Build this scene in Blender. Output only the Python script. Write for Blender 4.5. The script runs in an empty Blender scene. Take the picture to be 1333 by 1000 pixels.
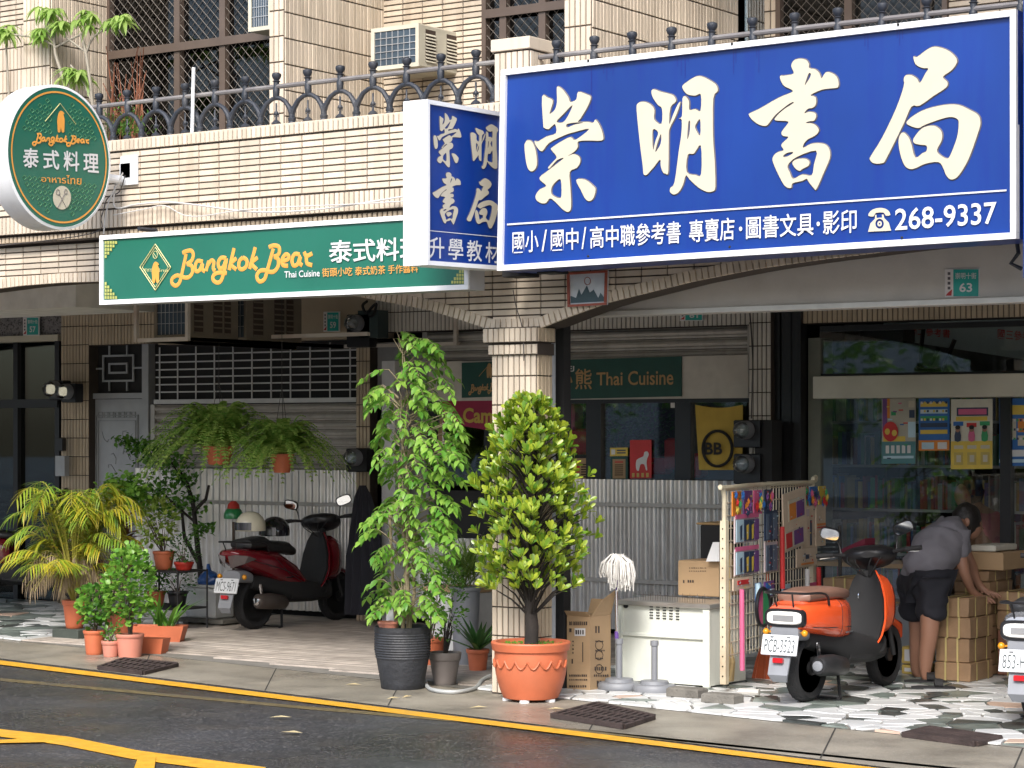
import bpy, math, random
from mathutils import Vector, Matrix, Euler, noise
random.seed(7)
PI = math.pi
sc = bpy.context.scene
col = sc.collection
# ---------------- camera, sky, sun, exposure ----------------
F, HOR, H = 3000.0, 565.0, 1.6
TH = math.radians(34.5)
CT, ST = math.cos(TH), math.sin(TH)
cam = bpy.data.objects.new('camera', bpy.data.cameras.new('camera'))
col.objects.link(cam); sc.camera = cam
cam.location = (0, 0, H); cam.rotation_euler = (PI/2, 0, TH)
cam.data.sensor_width = 36; cam.data.lens = 36*F/1333
cam.data.shift_y = (HOR-500)/1333
cam.data.clip_start = .1; cam.data.clip_end = 400
SUN = Vector((.38, -1, 1.02)).normalized()
w = bpy.data.worlds.new('World'); sc.world = w; w.use_nodes = True
nt = w.node_tree; bg = nt.nodes['Background']
sky = nt.nodes.new('ShaderNodeTexSky'); sky.sky_type = 'NISHITA'; sky.sun_disc = False
sky.sun_elevation = math.asin(SUN.z); sky.sun_rotation = math.atan2(SUN.x, SUN.y)
sky.air_density = 1.0; sky.dust_density = 3.0; sky.ozone_density = 1.0
nt.links.new(sky.outputs[0], bg.inputs[0]); bg.inputs[1].default_value = .15
sl = bpy.data.lights.new('sun', 'SUN'); sl.energy = 2.0; sl.angle = math.radians(15); sl.color = (1, .985, .96)
so = bpy.data.objects.new('sun', sl); col.objects.link(so)
so.rotation_euler = SUN.to_track_quat('Z', 'Y').to_euler()
sc.view_settings.view_transform = 'Standard'; sc.view_settings.look = 'None'
sc.view_settings.exposure = 1.05; sc.view_settings.gamma = 1
sc.view_settings.use_curve_mapping = False
try:
    sc.cycles.max_bounces = 8; sc.cycles.transparent_max_bounces = 12
    sc.cycles.sample_clamp_indirect = 6
except Exception: pass

def ray(px, py):
    dx = (px-666.5)/F; dz = (HOR-py)/F
    return Vector((-ST+dx*CT, CT+dx*ST, dz))
def P(px, py, Y):
    r = ray(px, py); return Vector((0, 0, H)) + r*(Y/r.y)
def PX(px, py, X):
    r = ray(px, py); return Vector((0, 0, H)) + r*(X/r.x)
def G(px, py, z=0.0):
    r = ray(px, py); return Vector((0, 0, H)) + r*((z-H)/r.z)
def XA(px, Y): return P(px, 0, Y).x
def ZA(px, py, Y): return P(px, py, Y).z

# ---------------- materials ----------------
MC = {}
def mat(name, c, rough=.6, metal=0, var=.12, ns=8, bump=0, bs=60, rnd=0, coat=0, dirt=0, dirtc=(.05,.045,.035), spec=.5, trans=0, streak=0, sheen=0):
    if name in MC: return MC[name]
    m = bpy.data.materials.new(name); m.use_nodes = True; MC[name] = m
    n = m.node_tree; b = n.nodes['Principled BSDF']; L = n.links.new
    b.inputs['Roughness'].default_value = rough; b.inputs['Metallic'].default_value = metal
    b.inputs['Specular IOR Level'].default_value = spec
    b.inputs['Coat Weight'].default_value = coat; b.inputs['Coat Roughness'].default_value = .08
    if trans: b.inputs['Transmission Weight'].default_value = trans
    geo = n.nodes.new('ShaderNodeNewGeometry'); tc = n.nodes.new('ShaderNodeTexCoord')
    noi = n.nodes.new('ShaderNodeTexNoise'); noi.inputs['Scale'].default_value = ns; noi.inputs['Detail'].default_value = 6
    L(geo.outputs['Position'], noi.inputs['Vector'])
    mp = n.nodes.new('ShaderNodeMapRange'); mp.inputs[1].default_value = .3; mp.inputs[2].default_value = .7
    mp.inputs[3].default_value = 1-var; mp.inputs[4].default_value = 1+var*.6
    L(noi.outputs['Fac'], mp.inputs[0])
    val = mp.outputs[0]
    if rnd:
        oi = n.nodes.new('ShaderNodeObjectInfo')
        a = n.nodes.new('ShaderNodeMath'); a.operation = 'ADD'; L(oi.outputs['Random'], a.inputs[0]); L(geo.outputs['Random Per Island'], a.inputs[1])
        f = n.nodes.new('ShaderNodeMath'); f.operation = 'FRACT'; L(a.outputs[0], f.inputs[0])
        r = n.nodes.new('ShaderNodeMapRange'); r.inputs[3].default_value = 1-rnd; r.inputs[4].default_value = 1+rnd*.5
        L(f.outputs[0], r.inputs[0])
        q = n.nodes.new('ShaderNodeMath'); q.operation = 'MULTIPLY'; L(val, q.inputs[0]); L(r.outputs[0], q.inputs[1]); val = q.outputs[0]
    vm = n.nodes.new('ShaderNodeVectorMath'); vm.operation = 'SCALE'; vm.inputs[0].default_value = c[:3]
    L(val, vm.inputs['Scale']); out = vm.outputs[0]
    if dirt or streak:
        d = n.nodes.new('ShaderNodeTexNoise'); d.inputs['Scale'].default_value = 1.0; d.inputs['Detail'].default_value = 8
        mpg = n.nodes.new('ShaderNodeMapping'); mpg.inputs['Scale'].default_value = (14, 14, 1.6) if streak else (3, 3, 3)
        L(geo.outputs['Position'], mpg.inputs[0]); L(mpg.outputs[0], d.inputs['Vector'])
        r2 = n.nodes.new('ShaderNodeMapRange'); r2.inputs[1].default_value = .5; r2.inputs[2].default_value = .75
        r2.inputs[4].default_value = max(dirt, streak); L(d.outputs['Fac'], r2.inputs[0])
        mx = n.nodes.new('ShaderNodeMixRGB'); L(r2.outputs[0], mx.inputs[0]); L(out, mx.inputs[1]); mx.inputs[2].default_value = (*dirtc, 1); out = mx.outputs[0]
    L(out, b.inputs['Base Color'])
    if bump:
        n2 = n.nodes.new('ShaderNodeTexNoise'); n2.inputs['Scale'].default_value = bs; n2.inputs['Detail'].default_value = 4
        L(geo.outputs['Position'], n2.inputs['Vector'])
        bp = n.nodes.new('ShaderNodeBump'); bp.inputs['Strength'].default_value = bump; bp.inputs['Distance'].default_value = .01
        L(n2.outputs['Fac'], bp.inputs['Height']); L(bp.outputs[0], b.inputs['Normal'])
    return m
def leafmat(name, c1, c2, tr=.35, rough=.4):
    if name in MC: return MC[name]
    m = bpy.data.materials.new(name); m.use_nodes = True; MC[name] = m
    n = m.node_tree; b = n.nodes['Principled BSDF']; L = n.links.new
    geo = n.nodes.new('ShaderNodeNewGeometry'); oi = n.nodes.new('ShaderNodeObjectInfo')
    a = n.nodes.new('ShaderNodeMath'); a.operation = 'ADD'; L(oi.outputs['Random'], a.inputs[0]); L(geo.outputs['Random Per Island'], a.inputs[1])
    f = n.nodes.new('ShaderNodeMath'); f.operation = 'FRACT'; L(a.outputs[0], f.inputs[0])
    mx = n.nodes.new('ShaderNodeMixRGB'); L(f.outputs[0], mx.inputs[0]); mx.inputs[1].default_value = (*c1, 1); mx.inputs[2].default_value = (*c2, 1)
    L(mx.outputs[0], b.inputs['Base Color']); b.inputs['Roughness'].default_value = rough
    t = n.nodes.new('ShaderNodeBsdfTranslucent'); L(mx.outputs[0], t.inputs[0])
    ms = n.nodes.new('ShaderNodeMixShader'); ms.inputs[0].default_value = tr
    L(b.outputs[0], ms.inputs[1]); L(t.outputs[0], ms.inputs[2]); L(ms.outputs[0], n.nodes['Material Output'].inputs[0])
    return m
def glassmat(name, tint=(.75,.8,.8), refl=1.0, alpha=.0):
    if name in MC: return MC[name]
    m = bpy.data.materials.new(name); m.use_nodes = True; MC[name] = m
    n = m.node_tree; L = n.links.new; n.nodes.remove(n.nodes['Principled BSDF'])
    tr = n.nodes.new('ShaderNodeBsdfTransparent'); tr.inputs[0].default_value = (*tint, 1)
    gl = n.nodes.new('ShaderNodeBsdfGlossy'); gl.inputs['Roughness'].default_value = .02; gl.inputs[0].default_value = (1,1,1,1)
    fr = n.nodes.new('ShaderNodeFresnel'); fr.inputs[0].default_value = 1.5
    k = n.nodes.new('ShaderNodeMath'); k.operation = 'MULTIPLY_ADD'; k.use_clamp = True; L(fr.outputs[0], k.inputs[0]); k.inputs[1].default_value = refl; k.inputs[2].default_value = alpha
    ms = n.nodes.new('ShaderNodeMixShader'); L(k.outputs[0], ms.inputs[0]); L(tr.outputs[0], ms.inputs[1]); L(gl.outputs[0], ms.inputs[2])
    L(ms.outputs[0], n.nodes['Material Output'].inputs[0]); return m

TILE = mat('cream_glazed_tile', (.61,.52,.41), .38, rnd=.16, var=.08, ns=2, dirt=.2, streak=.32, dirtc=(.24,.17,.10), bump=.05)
TILEB = mat('tan_shade_tile', (.47,.38,.27), .45, rnd=.12, var=.12, ns=3, dirt=.3, dirtc=(.15,.11,.08))  # cream tile with arcade and under-ledge shade in its colour; column-side dirt too
TILEW = mat('pale_pillar_tile', (.56,.53,.48), .45, rnd=.06, var=.08, dirt=.2, dirtc=(.25,.2,.15))
GROUT = mat('dark_grout', (.05,.038,.03), .9)
PLASTER = mat('stained_plaster', (.56,.53,.49), .8, var=.14, ns=3, dirt=.45, dirtc=(.24,.21,.18), bump=.1)
CEIL = mat('ceiling_paint', (.68,.66,.62), .8, dirt=.3, dirtc=(.25,.2,.15))
WHITEP = mat('white_sign_metal', (.78,.79,.80), .35, var=.04, dirt=.12, dirtc=(.4,.36,.3), streak=.12)
BLUE = mat('blue_sign_sheet', (.005,.036,.22), .32, var=.16, ns=1.1, streak=.35, dirtc=(.004,.012,.20), spec=.4)
GREEN = mat('green_sign_sheet', (.010,.125,.082), .35, var=.1, ns=2, spec=.6, streak=.12, dirtc=(.03,.13,.11))
DKGREEN = mat('dark_green_board', (.012,.07,.055), .5)
CREAM = mat('cream_lettering', (.52,.48,.375), .4, var=.03)
WHITE = mat('white_lettering', (.62,.62,.62), .4, var=.02)
GOLD = mat('gold_lettering', (.72,.32,.06), .4, var=.08)
GOLDD = mat('gold_outline', (.50,.20,.03), .5, var=.05)
LINEG = mat('faint_gold_line', (.42,.40,.14), .5)
GREYL = mat('grey_letter_shadow', (.10,.09,.10), .6)
IRON = mat('grey_painted_iron', (.026,.031,.042), .45, rnd=.1, dirt=.3, dirtc=(.15,.14,.13), bump=.3, bs=120)
WEATH = mat('weathered_rail', (.16,.15,.15), .6, dirt=.6, dirtc=(.42,.40,.37), bump=.4, bs=150)
BROWNM = mat('brown_window_metal', (.13,.095,.075), .4, metal=.3)
BLACK = mat('black_plastic', (.012,.012,.014), .35, var=.1)
BLACKM = mat('black_matt', (.015,.015,.016), .75)
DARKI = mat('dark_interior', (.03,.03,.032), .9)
GALV = mat('corrugated_steel', (.60,.60,.60), .33, metal=.55, var=.2, ns=3, dirt=.3, streak=.4, dirtc=(.24,.19,.14))
SHUT = mat('shutter_steel', (.42,.40,.37), .45, metal=.35, var=.14, dirt=.35, dirtc=(.2,.17,.13), streak=.2)
DOORM = mat('grey_door_steel', (.36,.37,.38), .45, metal=.3, var=.08, dirt=.2, dirtc=(.15,.12,.1))
TERRA = mat('terracotta', (.50,.13,.055), .55, var=.12, dirt=.15, dirtc=(.3,.16,.1), bump=.08)
TERRAP = mat('pale_terracotta', (.52,.2,.14), .6, var=.12, dirt=.2, dirtc=(.3,.2,.16))
SOIL = mat('soil', (.05,.035,.022), .95, bump=.5)
BARK = mat('bark', (.10,.07,.05), .9, var=.3, bump=.5)
DBARK = mat('dark_bark', (.022,.017,.014), .9, var=.3, bump=.6)
CARD = mat('cardboard', (.40,.27,.15), .8, var=.1, ns=4, dirt=.15, dirtc=(.25,.16,.09))
KRAFT = mat('brown_wrapping_paper', (.30,.19,.105), .5, var=.15, ns=9, bump=.5, bs=25)
STRAP = mat('yellow_strap', (.50,.41,.17), .5)
CABW = mat('off_white_enamel', (.66,.68,.61), .4, var=.05, dirt=.15, dirtc=(.32,.3,.24), streak=.1)
GREYP = mat('grey_plastic', (.20,.21,.23), .5, var=.06, dirt=.2, dirtc=(.1,.1,.1))
CONCB = mat('rough_concrete_block', (.16,.15,.13), .9, bump=.8, bs=90, var=.3)
CHROME = mat('chrome', (.7,.7,.72), .12, metal=1, var=.03)
RUBBER = mat('tyre_rubber', (.015,.015,.016), .75, bump=.3, bs=80)
GLASS = glassmat('window_glass', (.93,.95,.94), 1.3, .02)
SKIN = mat('skin', (.30,.155,.10), .5, var=.06)
HAIR = mat('black_hair', (.010,.008,.007), .55, bump=.4)

# ---------------- mesh builder ----------------
W = {}
def wof(p): return W.get(p.name, Vector((0,0,0))) if p else Vector((0,0,0))
def tag(o, label=None, cat=None, group=None, kind=None):
    if label: o['label'] = label
    if cat: o['category'] = cat
    if group: o['group'] = group
    if kind: o['kind'] = kind
    return o
def thing(name, loc, label, cat, group=None, rz=0, local=False):
    o = bpy.data.objects.new(name, None); col.objects.link(o); o.empty_display_size = .1
    o.location = loc; o.rotation_euler = (0, 0, rz); tag(o, label, cat, group)
    W[o.name] = Vector((0,0,0)) if local else Vector(loc)
    return o
def linkmesh(name, me, parent=None, M4=None, world=True):
    o = bpy.data.objects.new(name, me); col.objects.link(o)
    if parent: o.parent = parent
    if M4 is not None:
        M4 = M4.copy()
        if parent and world: M4.translation = M4.translation - wof(parent)
        o.matrix_local = M4
    W[o.name] = wof(parent)
    return o
class MB:
    def __init__(s): s.v = []; s.f = []; s.m = Matrix.Identity(4)
    def add(s, vs, fs):
        b = len(s.v); s.v += [s.m @ Vector(v) for v in vs]; s.f += [[b+i for i in f] for f in fs]; return s
    def quad(s, a, b, c, d): return s.add([a,b,c,d], [(0,1,2,3)])
    def box(s, a, b, bev=0):
        x0,y0,z0 = a; x1,y1,z1 = b
        if x0 > x1: x0,x1 = x1,x0
        if y0 > y1: y0,y1 = y1,y0
        if z0 > z1: z0,z1 = z1,z0
        return s.prism([(x0,y0),(x1,y0),(x1,y1),(x0,y1)], z0, z1, bev)
    def prism(s, pts, z0, z1, bev=0):
        n = len(pts)
        if bev:
            cx = sum(p[0] for p in pts)/n; cy = sum(p[1] for p in pts)/n
            def ins(k):
                o = []
                for i in range(n):
                    p = Vector(pts[i]); a = (Vector(pts[i-1])-p); b = (Vector(pts[(i+1) % n])-p)
                    d = a.normalized()+b.normalized()
                    if d.length < 1e-4: d = Vector((cx,cy))-p; d.normalize()
                    o.append(p+d*k)
                return o
            rings = [(ins(bev), z0), (pts, z0+bev), (pts, z1-bev), (ins(bev), z1)]
        else: rings = [(pts, z0), (pts, z1)]
        vs = [(p[0], p[1], z) for r, z in rings for p in r]
        fs = [tuple(reversed(range(n)))]
        for k in range(len(rings)-1):
            for i in range(n):
                j = (i+1) % n; fs.append((k*n+i, k*n+j, (k+1)*n+j, (k+1)*n+i))
        fs.append(tuple(range((len(rings)-1)*n, len(rings)*n)))
        return s.add(vs, fs)
    def slab(s, quad, thick):     # quad of 4 world points, extruded by vector thick
        q = [Vector(p) for p in quad]; t = Vector(thick)
        return s.add(q+[p+t for p in q], [(0,1,2,3),(7,6,5,4),(0,4,5,1),(1,5,6,2),(2,6,7,3),(3,7,4,0)])
    def tube(s, pts, r, n=6, cap=True, closed=False):
        pts = [Vector(p) for p in pts]; k = len(pts); rs = r if isinstance(r, (list, tuple)) else [r]*k
        vs = []; up = None
        for i, p in enumerate(pts):
            if closed: d = pts[(i+1) % k]-pts[i-1]
            else: d = pts[min(i+1,k-1)]-pts[max(i-1,0)]
            if d.length < 1e-9: d = Vector((0,0,1))
            d.normalize()
            if up is None: up = Vector((0,0,1)) if abs(d.z) < .9 else Vector((1,0,0))
            x = d.cross(up)
            if x.length < 1e-5: x = d.orthogonal()
            x.normalize(); y = x.cross(d); up = y
            for j in range(n):
                a = 2*PI*j/n; vs.append(p+(x*math.cos(a)+y*math.sin(a))*rs[i])
        fs = []
        for i in range(k if closed else k-1):
            for j in range(n):
                a = i*n+j; b = i*n+(j+1) % n; c = ((i+1) % k)*n+(j+1) % n; d = ((i+1) % k)*n+j
                fs.append((a,b,c,d))
        if cap and not closed: fs += [tuple(reversed(range(n))), tuple(range((k-1)*n, k*n))]
        return s.add(vs, fs)
    def lathe(s, prof, n=24, c=(0,0,0), ax='z', sx=1, sy=1):
        vs = []
        for r, z in prof:
            for j in range(n):
                a = 2*PI*j/n; x, y = r*math.cos(a)*sx, r*math.sin(a)*sy
                p = {'z': (x,y,z), 'x': (z,x,y), 'y': (x,z,y)}[ax]
                vs.append((p[0]+c[0], p[1]+c[1], p[2]+c[2]))
        fs = []; k = len(prof)
        for i in range(k-1):
            for j in range(n): fs.append((i*n+j, i*n+(j+1) % n, (i+1)*n+(j+1) % n, (i+1)*n+j))
        if prof[0][0] > 1e-6: fs.append(tuple(reversed(range(n))))
        if prof[-1][0] > 1e-6: fs.append(tuple(range((k-1)*n, k*n)))
        return s.add(vs, fs)
    def ball(s, c, r, n=12, m=8):
        rx, ry, rz = r if isinstance(r, (tuple, list)) else (r,r,r)
        return s.add([(c[0]+rx*max(math.sin(PI*i/m),1e-4)*math.cos(2*PI*j/n), c[1]+ry*max(math.sin(PI*i/m),1e-4)*math.sin(2*PI*j/n), c[2]-rz*math.cos(PI*i/m)) for i in range(m+1) for j in range(n)],
                     [(i*n+j, i*n+(j+1) % n, (i+1)*n+(j+1) % n, (i+1)*n+j) for i in range(m) for j in range(n)])
    def mesh(s, name, m=None, smooth=False, off=Vector((0,0,0))):
        me = bpy.data.meshes.new(name); me.from_pydata([v-off for v in s.v], [], s.f)
        if m: me.materials.append(m)
        if smooth:
            me.polygons.foreach_set('use_smooth', [True]*len(me.polygons))
            try: me.set_sharp_from_angle(angle=math.radians(40))
            except Exception: pass
        me.update(); return me
    def build(s, name, m, parent=None, smooth=False, label=None, kind=None):
        return tag(linkmesh(name, s.mesh(name, m, smooth, wof(parent)), parent), label, kind=kind)
def single(mb, name, m, label, cat, group=None, smooth=False, kind=None):
    return tag(mb.build(name, m, None, smooth), label, cat, group, kind)
def smoothpoly(pts, k=3, closed=True):
    n = len(pts); out = []
    for i in range(n if closed else n-1):
        g = lambda j: Vector(pts[j % n]) if closed else Vector(pts[max(0,min(n-1,j))])
        p0,p1,p2,p3 = g(i-1),g(i),g(i+1),g(i+2)
        for t in range(k):
            t = t/k
            out.append(.5*((2*p1)+(p2-p0)*t+(2*p0-5*p1+4*p2-p3)*t*t+(3*p1-p0-3*p2+p3)*t**3))
    if not closed: out.append(Vector(pts[-1]))
    return out

# ---------------- text and filled outlines ----------------
def fillmesh(loops):
    cu = bpy.data.curves.new('t', 'CURVE'); cu.dimensions = '2D'; cu.fill_mode = 'BOTH'
    for lp in loops:
        sp = cu.splines.new('POLY'); sp.points.add(len(lp)-1); sp.use_cyclic_u = True
        for i, p in enumerate(lp): sp.points[i].co = (p[0], p[1], 0, 1)
    o = bpy.data.objects.new('t', cu); col.objects.link(o)
    me = o.to_mesh(); vs = [v.co.copy() for v in me.vertices]; fs = [list(p.vertices) for p in me.polygons]
    o.to_mesh_clear(); bpy.data.objects.remove(o); bpy.data.curves.remove(cu)
    return vs, fs
def textmesh(s, bold=0.0, shear=0):
    cu = bpy.data.curves.new('t', 'FONT'); cu.body = s; cu.size = 1; cu.offset = bold; cu.resolution_u = 3; cu.shear = shear
    o = bpy.data.objects.new('t', cu); col.objects.link(o)
    me = o.to_mesh(); vs = [v.co.copy() for v in me.vertices]; fs = [list(p.vertices) for p in me.polygons]
    o.to_mesh_clear(); bpy.data.objects.remove(o); bpy.data.curves.remove(cu)
    return vs, fs
def onquad(vs, quad, fn, bbox=None):
    if bbox is None:
        xs = [v[0] for v in vs]; ys = [v[1] for v in vs]; bbox = (min(xs), min(ys), max(xs), max(ys))
    TL,TR,BR,BL = [Vector(q) for q in quad]; out = []
    for v in vs:
        u = (v[0]-bbox[0])/(bbox[2]-bbox[0]); t = (v[1]-bbox[1])/(bbox[3]-bbox[1])
        p = BL*(1-u)*(1-t)+BR*u*(1-t)+TL*(1-u)*t+TR*u*t
        out.append(fn(p.x, p.y))
    return out
def text(s, quad, fn, m, parent, bold=.0, name='lettering', shear=0):
    vs, fs = textmesh(s, bold, shear)
    if not vs: return
    mb = MB(); mb.add(onquad(vs, quad, fn), fs); return mb.build(name, m, parent)
def rectq(x0, y0, x1, y1): return [(x0,y0),(x1,y0),(x1,y1),(x0,y1)]

# ---------------- tiles ----------------
TM = {}
def tilemesh(w_, h_, t, m):      # local: x right, z up, faces -y, origin at lower left back
    k = (round(w_,4), round(h_,4), t, m.name)
    if k not in TM:
        b = .0025; mb = MB()
        mb.add([(0,0,0),(w_,0,0),(w_,0,h_),(0,0,h_),(b,-t,b),(w_-b,-t,b),(w_-b,-t,h_-b),(b,-t,h_-b)],
               [(4,5,6,7),(0,1,5,4),(1,2,6,5),(2,3,7,6),(3,0,4,7)])
        TM[k] = mb.mesh('tile', m)
    return TM[k]
def tiles(parent, o, ux, u1, v1, pu, pv, gap, m=None, nobj=0, keep=None, t=.008, u0=0, v0=0, pri=None, name='tile', jit=.0012):
    """tiles on a vertical plane: o origin, ux horizontal unit vector, from u0..u1, v0..v1 (z)"""
    m = m or TILE; ux = Vector(ux).normalized(); nrm = Vector((0,0,1)).cross(ux).normalized()*-1   # outward = -(z x ux)
    nrm = ux.cross(Vector((0,0,1))).normalized()
    rot = Matrix((( ux.x, -nrm.x, 0), (ux.y, -nrm.y, 0), (0,0,1))).to_4x4()
    cells = []
    nu = max(1, round((u1-u0)/pu)); nv = max(1, round((v1-v0)/pv)); pu = (u1-u0)/nu; pv = (v1-v0)/nv
    for j in range(nv):
        for i in range(nu):
            u, v = u0+i*pu, v0+j*pv
            if keep and not keep(u+pu/2, v+pv/2): continue
            cells.append((u, v))
    if pri: cells.sort(key=pri)
    me = tilemesh(pu-gap, pv-gap, t, m); rest = MB()
    for k, (u, v) in enumerate(cells):
        p = Vector(o)+ux*(u+gap/2)+Vector((0,0,v+gap/2))+nrm*random.uniform(-jit, jit)
        if k < nobj:
            M4 = Matrix.Translation(p) @ rot @ Matrix.Rotation(random.uniform(-.006,.006), 4, 'Y')
            linkmesh(name, me, parent, M4)
        else:
            M4 = Matrix.Translation(p) @ rot; b = len(rest.v)
            rest.v += [M4 @ q.co for q in me.vertices]; rest.f += [[b+i for i in f.vertices] for f in me.polygons]
    if rest.v: rest.build('tile_field', m, parent, kind='stuff')
# ---------------- ground ----------------
ROAD = mat('wet_asphalt', (.040,.040,.043), .30, var=.4, ns=1.0, bump=.5, bs=170, rnd=0, dirt=.35, dirtc=(.095,.08,.062), spec=.6)
def speckle(m, dark, amt=.5, sc_=260, thr=.62, streaks=False):
    n = m.node_tree; b = n.nodes['Principled BSDF']; L = n.links.new
    src = b.inputs['Base Color'].links[0].from_socket; g = n.nodes.new('ShaderNodeNewGeometry')
    v = n.nodes.new('ShaderNodeTexVoronoi'); v.inputs['Scale'].default_value = sc_; L(g.outputs['Position'], v.inputs['Vector'])
    sp = n.nodes.new('ShaderNodeSeparateColor'); L(v.outputs['Color'], sp.inputs[0])
    r = n.nodes.new('ShaderNodeMapRange'); r.inputs[1].default_value = thr; r.inputs[2].default_value = 1; r.inputs[4].default_value = amt; L(sp.outputs[0], r.inputs[0])
    x = n.nodes.new('ShaderNodeMixRGB'); L(r.outputs[0], x.inputs[0]); L(src, x.inputs[1]); x.inputs[2].default_value = (*dark, 1)
    L(x.outputs[0], b.inputs['Base Color'])
    rn = n.nodes.new('ShaderNodeTexNoise'); rn.inputs['Scale'].default_value = .8; rn.inputs['Detail'].default_value = 5; L(g.outputs['Position'], rn.inputs['Vector'])
    rr = n.nodes.new('ShaderNodeMapRange'); rr.inputs[1].default_value = .35; rr.inputs[2].default_value = .65
    q = b.inputs['Roughness'].default_value; rr.inputs[3].default_value = max(.12, q-.22); rr.inputs[4].default_value = min(1, q+.22)
    L(rn.outputs['Fac'], rr.inputs[0]); L(rr.outputs[0], b.inputs['Roughness'])
speckle(ROAD, (.24,.23,.22), .6, 110, .78)
CONC = mat('wet_concrete', (.24,.215,.17), .45, var=.3, ns=2, dirt=.8, dirtc=(.10,.088,.07), bump=.4, bs=120)
speckle(CONC, (.36,.33,.28), .5, 160, .7)
YEL = mat('yellow_road_paint', (.66,.34,.025), .5, var=.2, ns=14, dirt=.6, dirtc=(.45,.27,.06), bump=.3)
YELOLD = mat('worn_yellow_paint', (.13,.10,.045), .6, var=.4, ns=20, dirt=.8, dirtc=(.06,.06,.06))
SOILJ = mat('joint_dirt',(.03,.027,.022),.9)
def gpoly(name, pts, z, m, **k):
    mb = MB(); mb.prism([(p.x, p.y) for p in pts], z-.03 if k.get('thick') else z-.002, z, 0)
    return tag(mb.build(name, m), kind='structure')
def gl(a, b, s):      # extended ground line through two pixels
    A, B = G(*a), G(*b); return A+(B-A)*s
mb = MB(); mb.quad((-150,-80,0), (120,-80,0), (120,150,0), (-150,150,0)); tag(mb.build('road', ROAD), kind='structure')
ya, yb = (0,858), (1333,1022)                        # apron edge
ea, eb = (0,833), (1333,976)                         # paving edge
gpoly('concrete_apron', [gl(ya,yb,-1.5), gl(ya,yb,3), gl(ea,eb,3), gl(ea,eb,-1.5)], .006, CONC)
def gstrip(name, pix, m, z=.008, parent=None):
    mb = MB(); mb.prism([(G(*p).x, G(*p).y) for p in pix], z-.003, z); return tag(mb.build(name, m), kind='structure')
a0, a1 = gl((0,861.5),(1333,1026),-1), gl((0,861.5),(1333,1026),2.5); b0, b1 = gl((0,866.5),(1333,1032),-1), gl((0,866.5),(1333,1032),2.5)
gpoly('road_edge_line', [b0, b1, a1, a0], .010, YEL)
gstrip('worn_road_line', [(0,884),(400,921),(760,951),(1333,1010),(1333,1013),(760,954),(400,924),(0,887)], YELOLD, .006)
gstrip('bay_line', [(-150,937),(0,951),(90,961),(180,979),(346,1001),(346,1012),(330,1010),(170,989),(80,971),(0,960),(-150,948)], YEL, .008)
gstrip('bay_line', [(-150,968),(0,966),(60,963.5),(70,968),(0,969.5),(-150,973)], YEL, .012)
gstrip('bay_line', [(182,984),(203,988),(196,1040),(160,1040)], YEL, .012)
for px_ in (-40,265,470,650,905,1150,1320):
    e0=gl(ya,yb,(px_)/1333.); e1=gl(ea,eb,(px_+12)/1333.)
    mb=MB(); d_=Vector((.005,0,0)); mb.add([e0-d_+Vector((0,0,.0075)),e0+d_+Vector((0,0,.0075)),e1+d_+Vector((0,0,.0075)),e1-d_+Vector((0,0,.0075))],[(0,1,2,3)]); tag(mb.build('apron_joint',SOILJ),kind='structure')
# arcade floor
YB = 15.6                                            # back wall of the arcade
def edgeY(x):
    A, B = G(*ea), G(*eb); return A.y+(B.y-A.y)*(x-A.x)/(B.x-A.x)
FLOORM = mat('floor_mortar', (.17,.16,.14), .8, var=.2)
A, B = gl(ea,eb,-.8), gl(ea,eb,1.8)
fl = gpoly('arcade_floor', [A, B, Vector((B.x,17,0)), Vector((A.x,17,0))], .010, FLOORM)
MARB = [mat('white_marble', (.62,.63,.62), .3, var=.14, ns=6, rnd=.12, bump=.1, dirt=.3, dirtc=(.4,.4,.36)), mat('grey_green_marble', (.17,.20,.18), .3, var=.35, ns=14, rnd=.25),
        mat('dark_marble', (.07,.08,.075), .3, var=.4, ns=16, rnd=.3), mat('pink_marble', (.55,.40,.31), .3, var=.12)]
def clip(poly, p, n):
    out = []
    for i in range(len(poly)):
        a, b = poly[i], poly[(i+1) % len(poly)]; da, db = (a-p).dot(n), (b-p).dot(n)
        if da <= 0: out.append(a)
        if da*db < 0: out.append(a+(b-a)*(da/(da-db)))
    return out
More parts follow.
